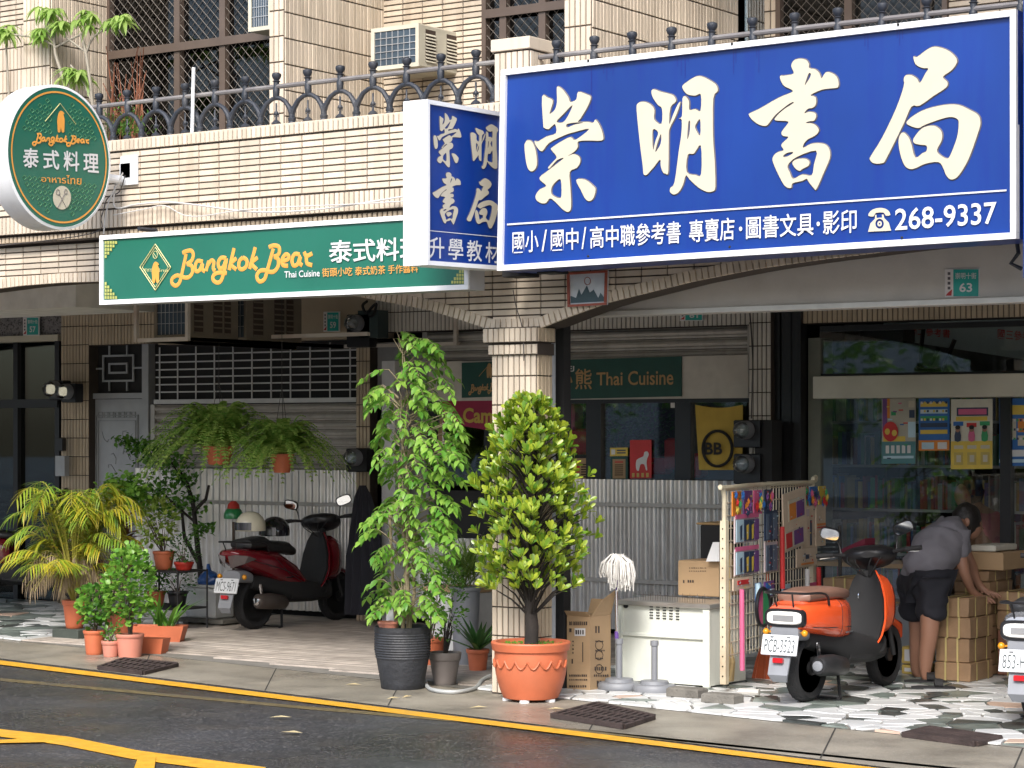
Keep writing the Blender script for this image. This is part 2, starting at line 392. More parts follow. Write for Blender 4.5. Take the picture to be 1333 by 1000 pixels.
def paving(x0, x1, y1, size, nobj):
    seeds = []; A = (y1-12)*(x1-x0)
    rnd = random.Random(3); yy = edgeY(x0) if edgeY(x0) > edgeY(x1) else edgeY(x1); ylo = min(edgeY(x0), edgeY(x1))
    for _ in range(int((x1-x0+2*size)*(y1-ylo+2*size)/(size*size*.9))): seeds.append(Vector((rnd.uniform(x0-size,x1+size), rnd.uniform(ylo-size,y1+size))))
    eA, eB = G(*ea), G(*eb); en = Vector((eB.y-eA.y, -(eB.x-eA.x))).normalized()
    cells = []
    for s in seeds:
        poly = [Vector((x0,ylo)), Vector((x1,ylo)), Vector((x1,y1)), Vector((x0,y1))]
        poly = clip(poly, Vector((eA.x, eA.y)), en)
        for q in seeds:
            if q is s or (q-s).length > size*3: continue
            d = q-s; poly = clip(poly, (s+q)/2-d.normalized()*.008, d)
            if len(poly) < 3: break
        if len(poly) >= 3 and sum(poly[i].cross(poly[(i+1) % len(poly)]) for i in range(len(poly)))/2 > .004: cells.append(poly)
    cells.sort(key=lambda c: c[0].y)
    rest = [MB() for _ in MARB]
    for k, c in enumerate(cells):
        mi = rnd.choices([0,1,2,3], [.55,.27,.15,.03])[0]; z = .020+rnd.uniform(-.002,.0025)
        if k < nobj:
            mb = MB(); mb.prism(c, .008, z, .002); mb.build('paving_stone', MARB[mi], fl)
        else: rest[mi].prism(c, .008, z)
    for r, m in zip(rest, MARB):
        if r.v: r.build('paving_stones', m, fl, kind='stuff')
paving(-8.35, -3.2, 15.5, .18, 270)
paving(-17.2, -13.15, 15.5, .25, 30)
DECK = mat('weathered_plank', (.40,.35,.30), .6, rnd=.16, var=.3, ns=7, dirt=.5, dirtc=(.2,.17,.14), bump=.4, bs=40)
x0, x1 = -13.14, -8.36
y = edgeY(x1)+.02; k = 0
while y < 15.45:
    x = x0-((k*.61) % 1.3); 
    while x < x1:
        xa, xb = max(x, x0), min(x+1.3, x1)
        ye = max(y, edgeY(xa), edgeY(xb))
        if xb-xa > .1 and ye < y+.06:
            mb = MB(); mb.prism([(xa+.003,ye),(xb-.003,ye),(xb-.003,y+.098),(xa+.003,y+.098)], .008, .020+random.uniform(-.001,.001), .002); mb.build('plank', DECK, fl)
        x += 1.3
    y += .105; k += 1
GRATE = mat('rusty_cast_iron', (.055,.038,.034), .7, metal=.2, var=.4, bump=.5)
def grate(pix, label, n=7, rows=3):
    q = [G(*p) for p in pix]; c = sum(q, Vector())/4; t = thing('drain_grate', (c.x,c.y,0), label, 'drain grate')
    mb = MB(); mb.prism([(p.x,p.y) for p in q], .004, .0245); mb.build('pit', BLACKM, t)
    TL,TR,BR,BL = q; f = lambda u,v: (TL*(1-u)*(1-v)+TR*u*(1-v)+BR*u*v+BL*(1-u)*v)
    for j in range(rows+1):
        v = j/rows; a,b = f(0,v), f(1,v); d = (BL-TL).normalized()*.018
        mb = MB(); mb.prism([(p.x,p.y) for p in (a-d,b-d,b+d,a+d)], .008, .034); mb.build('frame_bar', GRATE, t)
    for j in range(rows):
        for i in range(n+1):
            u = i/n; a,b = f(u,(j+.02)/rows), f(u,(j+.98)/rows); d = (TR-TL).normalized()*.016
            mb = MB(); mb.prism([(p.x,p.y) for p in (a-d,b-d,b+d,a+d)], .008, .031); mb.build('bar', GRATE, t)
grate([(775,921),(852,938),(812,951),(718,936)], 'rusty slotted drain grate beside the big orange flower pot', 11, 3)
grate([(1208,953),(1303,966),(1270,973.5),(1176,961)], 'dark drain grate in the marble paving at the right edge', 16, 2)
grate([(160,862),(231,869),(186,880),(128,873)], 'black drain grate on the concrete in front of the terracotta pots', 9, 3)
LEAFD = leafmat('fallen_leaf', (.62,.50,.28), (.7,.6,.35))
for px,py,a in [(365,937,.4),(380,957,.1),(1100-640,894,.2),(623,924,.6),(512,912,1),(530,910,1.4),(723,926,.4)]:
    g = G(px,py); mb = MB(); r = random.uniform(.025,.045); c,s_ = math.cos(a),math.sin(a)
    f = lambda x,y,z: (g.x+x*c-y*s_, g.y+x*s_+y*c, z+.012)
    mb.add([f(-r*1.6,0,0), f(0,-r*.5,.008), f(r*1.6,0,.004), f(0,r*.5,.01)], [(0,1,2,3)])
    single(mb, 'fallen_leaf', LEAFD, 'dry fallen leaf lying on the wet ground by the kerb line', 'leaf', 'dry leaves fallen by the kerb')

# ---------------- building ----------------
bld = thing('shophouse', (-7.95,11.8,0), 'tiled two storey shophouse row with arched arcade and balcony', 'building')
XL, XR = -21.3, -2.6
S = [(0,2.24),(.25,2.315),(.5,2.384),(1.07,2.487),(1.5,2.545),(1.9,2.58),(2.57,2.625),(3.3,2.665),(3.9,2.675)]
def zarch(x):
    s = (-8.12-x) if x < -7.95 else (x+7.78)
    if x < -7.95 and s > 0:
        s = s % 7.78
        s = 7.4-s if s > 3.7 else s
    if x > -7.95 and s > 3.9: s = 3.9
    if s <= 0: return 2.24
    for i in range(len(S)-1):
        if S[i][0] <= s <= S[i+1][0]: return S[i][1]+(S[i+1][1]-S[i][1])*(s-S[i][0])/(S[i+1][0]-S[i][0])
    return S[-1][1]
# arch fascia body
mb = MB(); N = 150
for i in range(N):
    a, b = XL+(XR-XL)*i/N, XL+(XR-XL)*(i+1)/N; za, zb = zarch(a), zarch(b)
    mb.slab([(a,11.61,za),(b,11.61,zb),(b,11.61,2.95),(a,11.61,2.95)], (0,.24,0))
fas = mb.build('arch_fascia', GROUT, bld)
PU, PV, GAP = .178, .0405, .0068
tiles(fas, (XL,11.61,2.24), (1,0,0), XR-XL, .70, PU, PV, GAP, keep=lambda u,v: 2.24+v-.02 > max(zarch(XL+u-.085), zarch(XL+u+.085))+.008, nobj=70,
      pri=lambda c: 0 if (-12.2 < XL+c[0] < -11.1 or -8.6 < XL+c[0] < -6.3) else 1)
# border tiles following the arch
mb = MB(); x = XL; ms = tilemesh(.036,.07,.016,TILE)
while x < XR:
    z0 = zarch(x); sl_ = math.atan2(zarch(x+.04)-z0, .04)
    M4 = Matrix.Translation((x,11.61,z0-.006)) @ Matrix.Rotation(-sl_,4,'Y')
    b = len(mb.v); mb.v += [M4 @ q.co for q in ms.vertices]; mb.f += [[b+i for i in f.vertices] for f in ms.polygons]
    x += .0415*math.cos(sl_)
mb.build('arch_border_tiles', TILE, fas, kind='stuff')
# soffit lining behind the arch
mb = MB(); mb.box((-7.72,11.96,2.35),(XR,12.06,2.95)); mb.build('lintel_panel', PLASTER, bld)
mb = MB(); mb.box((-7.74,11.93,2.318),(XR,12.08,2.352),.003); mb.build('drip_strip', mat('strip_metal',(.6,.58,.54),.4,metal=.4), bld)
mb = MB(); mb.box((XL,11.86,2.95),(XR,YB,3.05)); mb.build('arcade_ceiling', CEIL, bld)
mb = MB(); mb.box((-17.5,13.0,2.60),(-13.1,13.9,2.94)); mb.build('ceiling_beam', CEIL, bld)
# corbel ledge + parapet
mb = MB(); mb.box((XL,11.53,2.952),(XR,11.86,3.012)); led = mb.build('corbel_ledge', GROUT, bld)
tiles(led, (XL,11.53,2.955), (1,0,0), XR-XL, .052, .0405, .052, .010, m=TILEB)
mb = MB(); mb.box((XL,11.50,3.014),(XR,11.74,3.60)); par = mb.build('parapet', GROUT, bld)
tiles(par, (XL,11.50,3.014), (1,0,0), XR-XL, .13, .0405, .13, .0072)
tiles(par, (XL,11.50,3.148), (1,0,0), XR-XL, .384, PU, PV, GAP, nobj=150, pri=lambda c: 0 if -12.3 < XL+c[0] < -9.0 else 1)
tiles(par, (XL,11.49,3.536), (1,0,0), XR-XL, .078, .0405, .078, .0062)
mb = MB(); mb.box((XL,11.49,3.602),(XR,11.76,3.616)); mb.build('parapet_top', TILE, par)
# pier over the column
mb = MB(); mb.box((-8.045,11.52,3.62),(-7.79,11.74,3.99)); pr = mb.build('parapet_pier', GROUT, bld)
tiles(pr, (-8.045,11.52,3.62), (1,0,0), .255, .30, .0405, .30, .0065); tiles(pr, (-7.79,11.52,3.62), (0,1,0), .22, .30, .0405, .30, .0065)
mb = MB(); mb.box((-8.06,11.50,3.925),(-7.775,11.76,4.0),.004); mb.build('pier_cap', TILE, pr)
# column
CX0, CX1, CY0, CY1 = -8.12, -7.79, 11.6, 11.76
mb = MB(); mb.box((CX0,CY0,0),(CX1,CY1,2.24)); co = mb.build('column', GROUT, bld)
tiles(co, (CX0,CY0,.01), (1,0,0), CX1-CX0, 2.12, .0405, .178, .0068, nobj=80, pri=lambda c: -c[1])
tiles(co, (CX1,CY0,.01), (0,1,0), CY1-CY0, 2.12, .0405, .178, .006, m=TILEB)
mb = MB(); mb.box((CX0-.04,CY0-.04,2.155),(CX1+.03,CY1,2.25)); cc = mb.build('column_cap', GROUT, bld)
tiles(cc, (CX0-.04,CY0-.04,2.157), (1,0,0), CX1-CX0+.07, .09, .0405, .09, .006)
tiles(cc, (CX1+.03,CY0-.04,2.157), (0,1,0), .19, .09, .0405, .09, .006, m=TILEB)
mb = MB(); mb.box((CX0-.015,CY0-.02,2.08),(CX1+.02,CY1,2.15)); cc = mb.build('column_cap', GROUT, bld)
tiles(cc, (CX0-.015,CY0-.02,2.082), (1,0,0), CX1-CX0+.035, .066, .0405, .066, .006)
# left neighbour column (out of frame but it carries the arch)
mb = MB(); mb.box((-15.9,11.6,0),(-15.5,11.95,2.3)); mb.build('column', TILEB, bld)
mb = MB(); mb.box((-2.95,11.6,0),(-2.6,11.95,2.7)); mb.build('column', TILEB, bld)
# upper storey
def wall(name, x0, x1, y, z0, z1, mode='h', parent=bld, m=TILE, side=None, th=.2, nobj=0):
    mb = MB()
    if side is None: mb.box((x0,y,z0),(x1,y+th,z1))
    else: mb.box((side-th, x0, z0),(side, x1, z1))
    w_ = mb.build(name, GROUT, parent); pu, pv = (PU,PV) if mode == 'h' else (PV,PU)
    o, d = ((x0,y,z0),(1,0,0)) if side is None else ((side,x0,z0),(0,1,0))
    tiles(w_, o, d, x1-x0, z1-z0, pu, pv, GAP, m=m, nobj=nobj); return w_
ZT = 6.4
wall('party_wall', 12.0, 12.6, 0, 3.05, ZT, 'v', side=-12.35, th=.28)
mb = MB(); tiles(bld, (-12.63,12.0,3.6), (1,0,0), .28, 2.8, PV, PU, GAP)
wall('party_wall', 12.0, 13.1, 0, 3.05, ZT, 'v', side=-10.12, th=.13)
tiles(bld, (-10.25,12.0,3.6), (1,0,0), .13, 2.8, PV*1.07, PU, GAP)
wall('upper_wall', -10.12, -9.24, 13.1, 3.05, ZT, 'h')
wall('party_wall', 12.0, 13.85, 0, 3.05, ZT, 'v', side=-7.65, th=.2)
tiles(bld, (-7.85,12.0,3.6), (1,0,0), .2, 2.8, PV, PU, GAP)
wall('upper_wall', -9.24, -7.85, 13.1, 5.2, ZT, 'h'); wall('upper_wall', -9.24, -7.85, 13.1, 3.05, 3.5, 'h')
wall('upper_wall', -12.35, -10.25, 12.6, 4.93, ZT, 'h')
wall('upper_wall', XL, -12.63, 12.6, 4.78, ZT, 'h'); wall('upper_wall', XL, -13.2, 12.6, 3.05, 4.78, 'v')
xa = XA(995,13.85); xb = XA(1012,13.85)
wall('upper_wall', -7.65, XA(965,13.85), 13.85, 3.05, 4.0, 'h'); wall('upper_wall', xa, xb, 13.85, 3.05, ZT, 'v')
wall('upper_wall', -7.65, XR, 13.852, 5.4, ZT, 'h'); wall('upper_wall', XA(1235,13.85), XR, 13.85, 3.05, 5.4, 'h')
mb = MB(); mb.box((XL,11.5,ZT),(XR,20,ZT+.2)); mb.build('roof', CEIL, bld)
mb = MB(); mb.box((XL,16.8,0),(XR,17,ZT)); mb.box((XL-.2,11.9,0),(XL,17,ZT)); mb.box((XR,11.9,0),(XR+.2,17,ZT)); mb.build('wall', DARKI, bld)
mb = MB(); mb.box((XL,12.0,3.05),(XR,17,3.1)); mb.build('balcony_floor', CONC, bld)
def mesh_window(x0, x1, z0, z1, y, cols, trans=(), label=None, hinge=(), glassy=(.05,.05,.05)):
    w_ = MB(); fr = .035
    w_.box((x0,y-.05,z0),(x0+fr,y+.03,z1)); w_.box((x1-fr,y-.05,z0),(x1,y+.03,z1)); w_.box((x0+fr,y-.05,z1-fr),(x1-fr,y+.03,z1)); w_.box((x0+fr,y-.05,z0),(x1-fr,y+.03,z0+fr))
    wi = w_.build('window', BROWNM, bld, label=label)
    for c in cols:
        m_ = MB(); m_.box((c-.028,y-.045,z0+fr),(c+.028,y+.025,z1-fr)); m_.build('mullion', BROWNM, wi)
    for c in trans:
        m_ = MB(); m_.box((x0+fr,y-.06,c-.03),(x1-fr,y-.0455,c+.03)); m_.build('transom', BROWNM, wi)
    l = MB(); d = .075; W_, H_ = x1-x0, z1-z0; t = .0022
    for sgn in (1,-1):
        k = -H_
        while k < W_:
            pts = []
            for s_ in (0, H_):
                pts.append((x0+k+s_, z0+s_) if sgn == 1 else (x0+k+H_-s_, z0+s_))
            (ax,az),(bx,bz) = pts
            if ax > bx: ax,az,bx,bz = bx,bz,ax,az
            if ax < x0: az += (bz-az)*(x0-ax)/(bx-ax); ax = x0
            if bx > x1: bz = az+(bz-az)*(x1-ax)/(bx-ax); bx = x1
            if bx-ax > .02: l.tube([(ax,y-.035,az),(bx,y-.035,bz)], t, 3, False)
            k += d
    l.build('security_mesh', mat('mesh_wire',(.30,.27,.24),.5,metal=.5), wi, kind='stuff')
    g = MB(); g.box((x0+.01,y+.005,z0+.01),(x1-.01,y+.015,z1-.01)); g.build('pane', glassmat('dark_glass', (.12,.13,.14), .9, .0), wi)
    g = MB(); g.box((x0,y+.9,z0-.3),(x1,y+.92,z1+.2)); g.build('curtain', mat('curtain_cloth',glassy,.9,var=.3,ns=5), wi)
mesh_window(-12.35,-10.25,3.1,4.93,12.62,[XA(233,12.6),XA(292,12.6)],[ZA(250,60,12.6)],'brown framed balcony doors with diamond mesh')
mesh_window(-9.24,-7.85,3.5,5.2,13.12,[XA(657,13.1),XA(708,13.1)],[ZA(680,14,13.1)],'brown mesh window above the small blue sign')
mesh_window(-13.2,-12.63,3.1,4.78,12.62,[],[])
mesh_window(xb,XA(1235,13.85),3.3,5.4,13.87,[XA(1106,13.85),XA(1205,13.85)],[],'grey glazed mesh window above the big blue sign',glassy=(.5,.55,.6))
mb = MB(); mb.box((XA(965,13.85),13.9,4.0),(xa,13.92,5.4)); mb.build('window_pane', glassmat('sky_glass',(.5,.6,.65),1.6,.3), bld)
# ground floor back wall pieces
def bx(name, px0, px1, py0, py1, y, m, th=.1, parent=bld, pm=None, bev=0, label=None):
    pm = (px0+px1)/2 if pm is None else pm
    mb = MB(); mb.box((XA(px0,y),y,ZA(pm,py1,y)),(XA(px1,y),y+th,ZA(pm,py0,y)),bev); return mb.build(name, m, parent, label=label)
GRAN = mat('grey_pebble_wall', (.20,.19,.19), .9, var=.1); speckle(GRAN, (.02,.02,.02), .8, 70, .5)
bx('pebble_wall', -300, 82, 396, 438, YB-.1, GRAN, pm=11)
z0 = ZA(40,437,YB-.1)
mb = MB(); mb.box((XL,YB-.14,z0-.06),(XA(79,YB-.1),YB,z0)); mb.build('shop_header', CREAM, bld)
w57 = bx('shop_window', -300, 78, 455, 800, YB-.05, glassmat('tinted_glass',(.2,.27,.27),.9,.0), .01)
mb = MB()
for q in (-20, 22, 76): mb.box((XA(q,YB-.08)-.03,YB-.10,0),(XA(q,YB-.08)+.03,YB-.052,z0-.06))
mb.box((XL,YB-.115,1.85),(XA(78,YB-.08),YB-.102,1.93)); mb.build('shop_frame', BLACK, w57)
wl = wall('wall', XA(80,YB-.2), XA(116,YB-.2), YB-.2, 0, 2.95, 'v', m=TILEB, th=.3, nobj=0)
wall('wall', XA(116,YB-.2), XA(206,YB-.2), YB-.2, 2.42, 2.95, 'v', m=TILEB, th=.3)
# door
dx0, dx1, dt = XA(115,YB-.1), XA(198,YB-.1), ZA(155,440,YB-.1)
mb = MB(); y=YB-.12; f_=.05
mb.box((dx0,y-.03,0),(dx0+f_,y+.06,dt)); mb.box((dx1-f_*1.6,y-.03,0),(dx1,y+.06,dt)); mb.box((dx0+f_,y-.03,dt-.05),(dx1-f_*1.6,y+.06,dt))
ztr = ZA(155,512,YB-.1); mb.box((dx0+f_,y-.03,ztr-.05),(dx1-f_*1.6,y+.06,ztr))
door = mb.build('door', DOORM, bld, label='embossed grey steel door with fretwork transom')
lx0, lx1 = dx0+f_+.005, dx1-f_*1.6-.005
mb = MB(); mb.box((lx0,y,.03),(lx1,y+.04,ztr-.055)); mb.build('leaf', DOORM, door)
mb = MB(); mb.box((lx0,y+.04,ztr),(lx1,y+.05,dt-.05)); mb.build('transom_back', BLACKM, door)
mb = MB(); cx=(lx0+lx1)/2; cz=(ztr+dt-.05)/2
def ringrect(mb, cx, cz, hw, hh, y, t, yy=None):
    yy = y-.012 if yy is None else yy
    for a,b in (((cx-hw,cz-hh),(cx+hw,cz-hh+t)),((cx-hw,cz+hh-t),(cx+hw,cz+hh)),((cx-hw,cz-hh+t),(cx-hw+t,cz+hh-t)),((cx+hw-t,cz-hh+t),(cx+hw,cz+hh-t))): mb.box((a[0],yy,a[1]),(b[0],y,b[1]))
ringrect(mb,cx,cz,.12,.05,y+.02,.018); ringrect(mb,cx,cz,.20,.125,y+.02,.018)
for a,b in (((cx-.32,cz-.008),(cx-.2,cz+.008)),((cx+.2,cz-.008),(cx+.32,cz+.008)),((cx-.12,cz+.125),(cx-.104,cz+.21)),((cx+.104,cz+.125),(cx+.12,cz+.21)),((cx-.12,cz-.21),(cx-.104,cz-.125)),((cx+.104,cz-.21),(cx+.12,cz-.125))): mb.box((a[0],y+.008,a[1]),(b[0],y+.02,b[1]))
mb.build('fretwork', CHROME if 0 else DOORM, door)
mb = MB(); t_=ztr-.3
ringrect(mb,cx,(t_+.35)/2+.1,.27,(t_-.35)/2,y,.012); ringrect(mb,cx,(t_+.35)/2+.1,.24,(t_-.35)/2-.05,y,.008,y-.008)
for i in range(7): ringrect(mb, cx-.21+i*.07, t_+.10, .028, .028, y, .008, y-.007)
rr=random.Random(4)
for i in range(26):
    a=rr.uniform(0,6.28); p=Vector((cx+rr.uniform(-.13,.13),y-.003,rr.uniform(.8,1.6))); pts=[p+Vector((math.sin(a+k*.7)*.03*k,0,math.cos(a+k*.9)*.03*k)) for k in range(4)]; mb.tube(pts,.004,4)
mb.build('relief', mat('relief_steel',(.27,.28,.28),.5,metal=.3), door)
# grille, shutter left
gx0,gx1=XA(203,YB-.1),XA(466,YB-.1)
mb=MB(); mb.box((dx1,YB-.05,0),(gx1+.05,YB+.05,2.9)); mb.build('wall', BLACKM, bld)
mb=MB(); mb.box((XA(206,YB-.2),YB-.2,ZA(330,445,YB-.2)),(XA(500,YB-.2),YB-.06,2.95)); mb.build('wall', TILEB, bld)
gt,gb=ZA(330,449,YB-.1),ZA(330,519,YB-.1)
BARW=mat('white_bar',(.55,.55,.55),.4,metal=.2)
gr=MB(); gr.box((gx0,YB-.13,gb-.04),(gx1,YB-.08,gb)); gr=gr.build('grille',BARW,bld)
for i in range(11):
    x=gx0+(gx1-gx0)*(i+.25)/10.6
    mb=MB(); mb.tube([(x,YB-.11,gb),(x,YB-.11,gt)],.007,6); mb.build('bar',BARW,gr)
for i in range(1,7):
    z=gb+(gt-gb)*i/7.; mb=MB(); mb.box((gx0,YB-.105,z-.006),(gx1,YB-.095,z+.006)); mb.build('bar',BARW,gr)
def slats(name, x0, x1, z0, z1, y, p=.07, m=SHUT, n=None):
    t=MB(); t.box((x0-.05,y-.03,z0),(x0,y+.05,z1)); t.box((x1,y-.03,z0),(x1+.05,y+.05,z1)); root=t.build(name,m,bld)
    s=MB(); prof=[(0,0),(-.004,.012),(-.022,.02),(-.028,.035),(-.022,.05),(-.004,.058),(0,.066)]
    q=p/.07
    for i in range(len(prof)-1):
        (ya,za),(yb_,zb)=prof[i],prof[i+1]; s.quad((0,ya,za*q),(x1-x0,ya,za*q),(x1-x0,yb_,zb*q),(0,yb_,zb*q))
    me=s.mesh('slat',m,True); z=z1-p
    while z>z0-p:
        linkmesh('slat',me,root,Matrix.Translation((x0,y,max(z,0)))); z-=p
    return root
slats('roller_shutter', gx0+.03, gx1+.25, .1, gb-.045, YB-.12, .075)
# tile pier + pale tiles over middle bay
wall('wall', XA(464,YB-.25), XA(482,YB-.25), YB-.25, 0, 2.4, 'v', m=TILEB, th=.2)
wall('wall', XA(488,YB-.25), XA(642,YB-.25), YB-.24, ZA(560,431,YB-.25), 2.95, 'v', m=TILEW, th=.2)
slats('roller_shutter', XA(555,YB-.2), XA(660,YB-.2), ZA(600,470,YB-.2), ZA(600,431,YB-.2), YB-.16, .08)
bx('wall', 482, 558, 445, 800, YB-.15, mat('grey_wall',(.3,.3,.3),.7,dirt=.3), .2)
bx('pillar', 497, 514, 470, 815, YB-.45, mat('white_pillar',(.55,.55,.56),.5,dirt=.2,dirtc=(.3,.3,.3)), .2)
# middle bay window left of column and right of column
WX0,WX1=XA(560,YB-.2),XA(976,YB-.2)
zl=ZA(800,520,YB-.2); zs=ZA(800,626,YB-.2)
mb=MB(); mb.box((WX0,YB-.22,zl),(WX1,YB-.12,ZA(800,466,YB-.2))); mb.build('fascia_panel', mat('cream_panel',(.55,.52,.47),.6,dirt=.3,dirtc=(.35,.3,.24)), bld)
slats('roller_shutter', XA(700,YB-.2), XA(972,YB-.2), ZA(850,466,YB-.2), ZA(850,427,YB-.2), YB-.16, .085)
wall('wall', XA(642,YB-.25), XA(976,YB-.25), YB-.24, ZA(850,427,YB-.25), 2.95, 'v', m=TILEW, th=.2)
wp=wall('pillar', XA(975,YB-.4), XA(1004,YB-.4), YB-.4, 0, 2.95, 'v', m=TILEW, th=.4)
mb=MB()
for q,wd in ((735,.05),(776,.07),(892,.07),(640,.05),(566,.05)):
    x=XA(q,YB-.15); mb.box((x-wd,YB-.19,zs-.06),(x+wd,YB-.13,zl))
mb.box((WX0,YB-.195,zl-.03),(WX1,YB-.125,zl)); mb.box((WX0,YB-.195,zs-.06),(WX1,YB-.125,zs-.02))
wf=mb.build('window_frame', BLACK, bld)
for a,b in ((566,640),(640,735),(735,776),(776,892),(892,972)):
    mb=MB(); mb.box((XA(a,YB-.15),YB-.155,zs-.02),(XA(b,YB-.15),YB-.148,zl-.03)); mb.build('pane', GLASS, wf)
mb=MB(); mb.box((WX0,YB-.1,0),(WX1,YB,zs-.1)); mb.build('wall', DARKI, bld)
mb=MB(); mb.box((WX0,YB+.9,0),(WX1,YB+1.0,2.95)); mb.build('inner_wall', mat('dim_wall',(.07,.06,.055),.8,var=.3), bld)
# right shop front
rx0=XA(1004,YB-.3)
mb=MB()
for q,wd,m_ in ((1012,.06,0),(1027,.05,0),(1040,.04,0)): x=XA(q,YB-.3); mb.box((x-wd,YB-.35,0),(x+wd,YB-.25,2.9))
mb.build('door_tracks', BLACK, bld)
bx('jamb', 1052, 1068, 440, 830, YB-.25, mat('grey_green_jamb',(.16,.17,.14),.6), .2)
zt0=ZA(1200,417,YB-.3)
mb=MB(); mb.box((XA(1020,YB-.3),YB-.3,zt0),(XR,YB-.1,2.95)); hd=mb.build('shop_header', GROUT, bld)
tiles(hd,(XA(1020,YB-.3),YB-.3,zt0),(1,0,0),4.0,.2,.0405,.11,.006,m=TILEB)
z1,z2=ZA(1200,488,YB-.3),ZA(1200,518,YB-.3)
STEELB=mat('brushed_steel_band',(.66,.61,.52),.28,metal=.3,var=.25,ns=1.5)
mb=MB(); mb.box((XA(1060,YB-.3),YB-.32,z2),(XR,YB-.12,z1),.004); mb.build('steel_band', STEELB, bld)
mb=MB(); mb.box((XA(1068,YB-.25),YB-.26,zt0-.06),(XR,YB-.2,zt0-.02)); mb.box((XA(1068,YB-.25),YB-.24,z1),(XR,YB-.18,z1+.02)); 
mb.box((XA(1310,YB-.25)-.04,YB-.27,0),(XA(1310,YB-.25)+.04,YB-.2,z2-.002)); ff=mb.build('shop_frame', BLACK, bld)
for a,b,c,d in ((1068,1400,zt0-.06,z1+.02),(1068,1306,z2,.35),(1316,1500,z2,.35)):
    mb=MB(); mb.box((XA(a,YB-.22),YB-.23,d),(XA(b,YB-.22),YB-.222,c)); mb.build('pane', GLASS, ff)
mb=MB(); mb.box((XA(1068,YB-.22),YB-.28,0),(XR,YB-.2,.35)); mb.build('plinth', DOORM, bld)
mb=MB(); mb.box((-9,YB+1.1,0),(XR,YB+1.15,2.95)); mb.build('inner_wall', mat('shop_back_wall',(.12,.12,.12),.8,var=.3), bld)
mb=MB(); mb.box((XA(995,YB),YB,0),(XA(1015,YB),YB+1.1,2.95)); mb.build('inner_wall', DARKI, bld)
# corrugated sheets
def corrugated(px0,px1,py,y,label,z0=.07):
    x0,x1=XA(px0,y),XA(px1,y); zt=ZA((px0+px1)/2,py,y); root=thing('corrugated_fence',((x0+x1)/2,y,0),label,'fence')
    n=int((x1-x0)/.076*8); mb=MB(); vs=[]
    for i in range(n+1):
        x=x0+(x1-x0)*i/n; o=.016*math.sin((x-x0)/.076*2*PI); vs+=[(x,y+o,z0),(x,y+o,zt)]
    mb.add(vs,[(2*i,2*i+2,2*i+3,2*i+1) for i in range(n)]); mb.build('sheet',GALV,root,smooth=True)
    return root,x0,x1,zt
YC=15.42
r,x0,x1,zt=corrugated(176,480,611,YC,'silver corrugated steel fence behind the maroon scooter')
mb=MB(); mb.box((x0-.06,YC-.06,.75),(x0+.01,YC+.02,1.18)); mb.build('end_board',WHITE,r)
mb=MB(); mb.box((x0,YC-.035,.98),(x1,YC-.016,1.01)); mb.build('rail',SHUT,r)
YC=15.33
r,x0,x1,zt=corrugated(731,992,625,YC,'grey corrugated steel fence below the restaurant windows')
mb=MB(); mb.box((x0,YC-.05,ZA(850,660,YC)),(x1,YC-.016,ZA(850,655,YC))); mb.box((x0,YC-.04,.44),(x1,YC-.016,.47)); mb.build('rail',SHUT,r)
r,x0,x1,zt=corrugated(515,640,700,YC,'low dim corrugated steel fence behind the tall leafy plant')
# downpipe beside column
mb=MB(); x=XA(718,11.82); mb.tube([(x,11.82,0),(x,11.82,2.35)],.026,10); mb.build('downpipe', mat('grey_pipe',(.35,.37,.40),.45), bld, True)
mb=MB(); mb.box((XA(722,11.98),11.96,0),(XA(736,11.98),12.04,2.318)); mb.build('gate_track', BLACKM, bld)
# ---------------- brush characters (outlines), in their own zoom units ----------------
CH = {}
def chdef(name, base, outs, holes):
    k = 240/1333.0; cv = lambda L: [(base[0]+x*k, -(base[1]+y*k)) for x, y in L]
    CH[name] = [smoothpoly(cv(o), 3) for o in outs+holes]
chdef('song', (640,100), [
 [(370,145),(410,152),(448,175),(432,240),(425,270),(462,240),(478,180),(476,100),(482,72),(520,95),(560,150),(575,185),(618,165),(630,112),(690,128),(722,150),(700,215),(650,300),(630,328),(700,328),(738,335),(757,312),(790,360),(812,430),(800,462),(700,462),(630,470),(628,510),(600,545),(555,575),(600,560),(640,580),(645,620),(620,660),(570,690),(575,800),(580,940),(560,978),(520,960),(470,910),(428,880),(400,912),(365,915),(328,890),(325,855),(355,815),(400,790),(358,750),(355,725),(400,690),(480,628),(528,588),(478,604),(425,662),(415,655),(450,615),(475,580),(437,530),(440,515),(500,475),(575,438),(612,458),(712,378),(600,402),(530,425),(420,480),(370,540),(330,505),(315,465),(340,470),(400,435),(470,410),(465,345),(440,360),(415,380),(385,370),(378,340)],
 [(268,460),(300,475),(325,540),(332,640),(305,682),(275,675),(255,620),(243,510),(250,475)],
 [(617,748),(680,745),(740,790),(757,820),(740,880),(710,900),(680,880),(650,820)]],
 [[(475,325),(520,275),(590,205),(560,280),(520,332)], [(548,345),(600,333),(670,333),(600,350),(552,368)], [(440,800),(470,760),(505,745),(510,860),(490,878),(440,852)]])
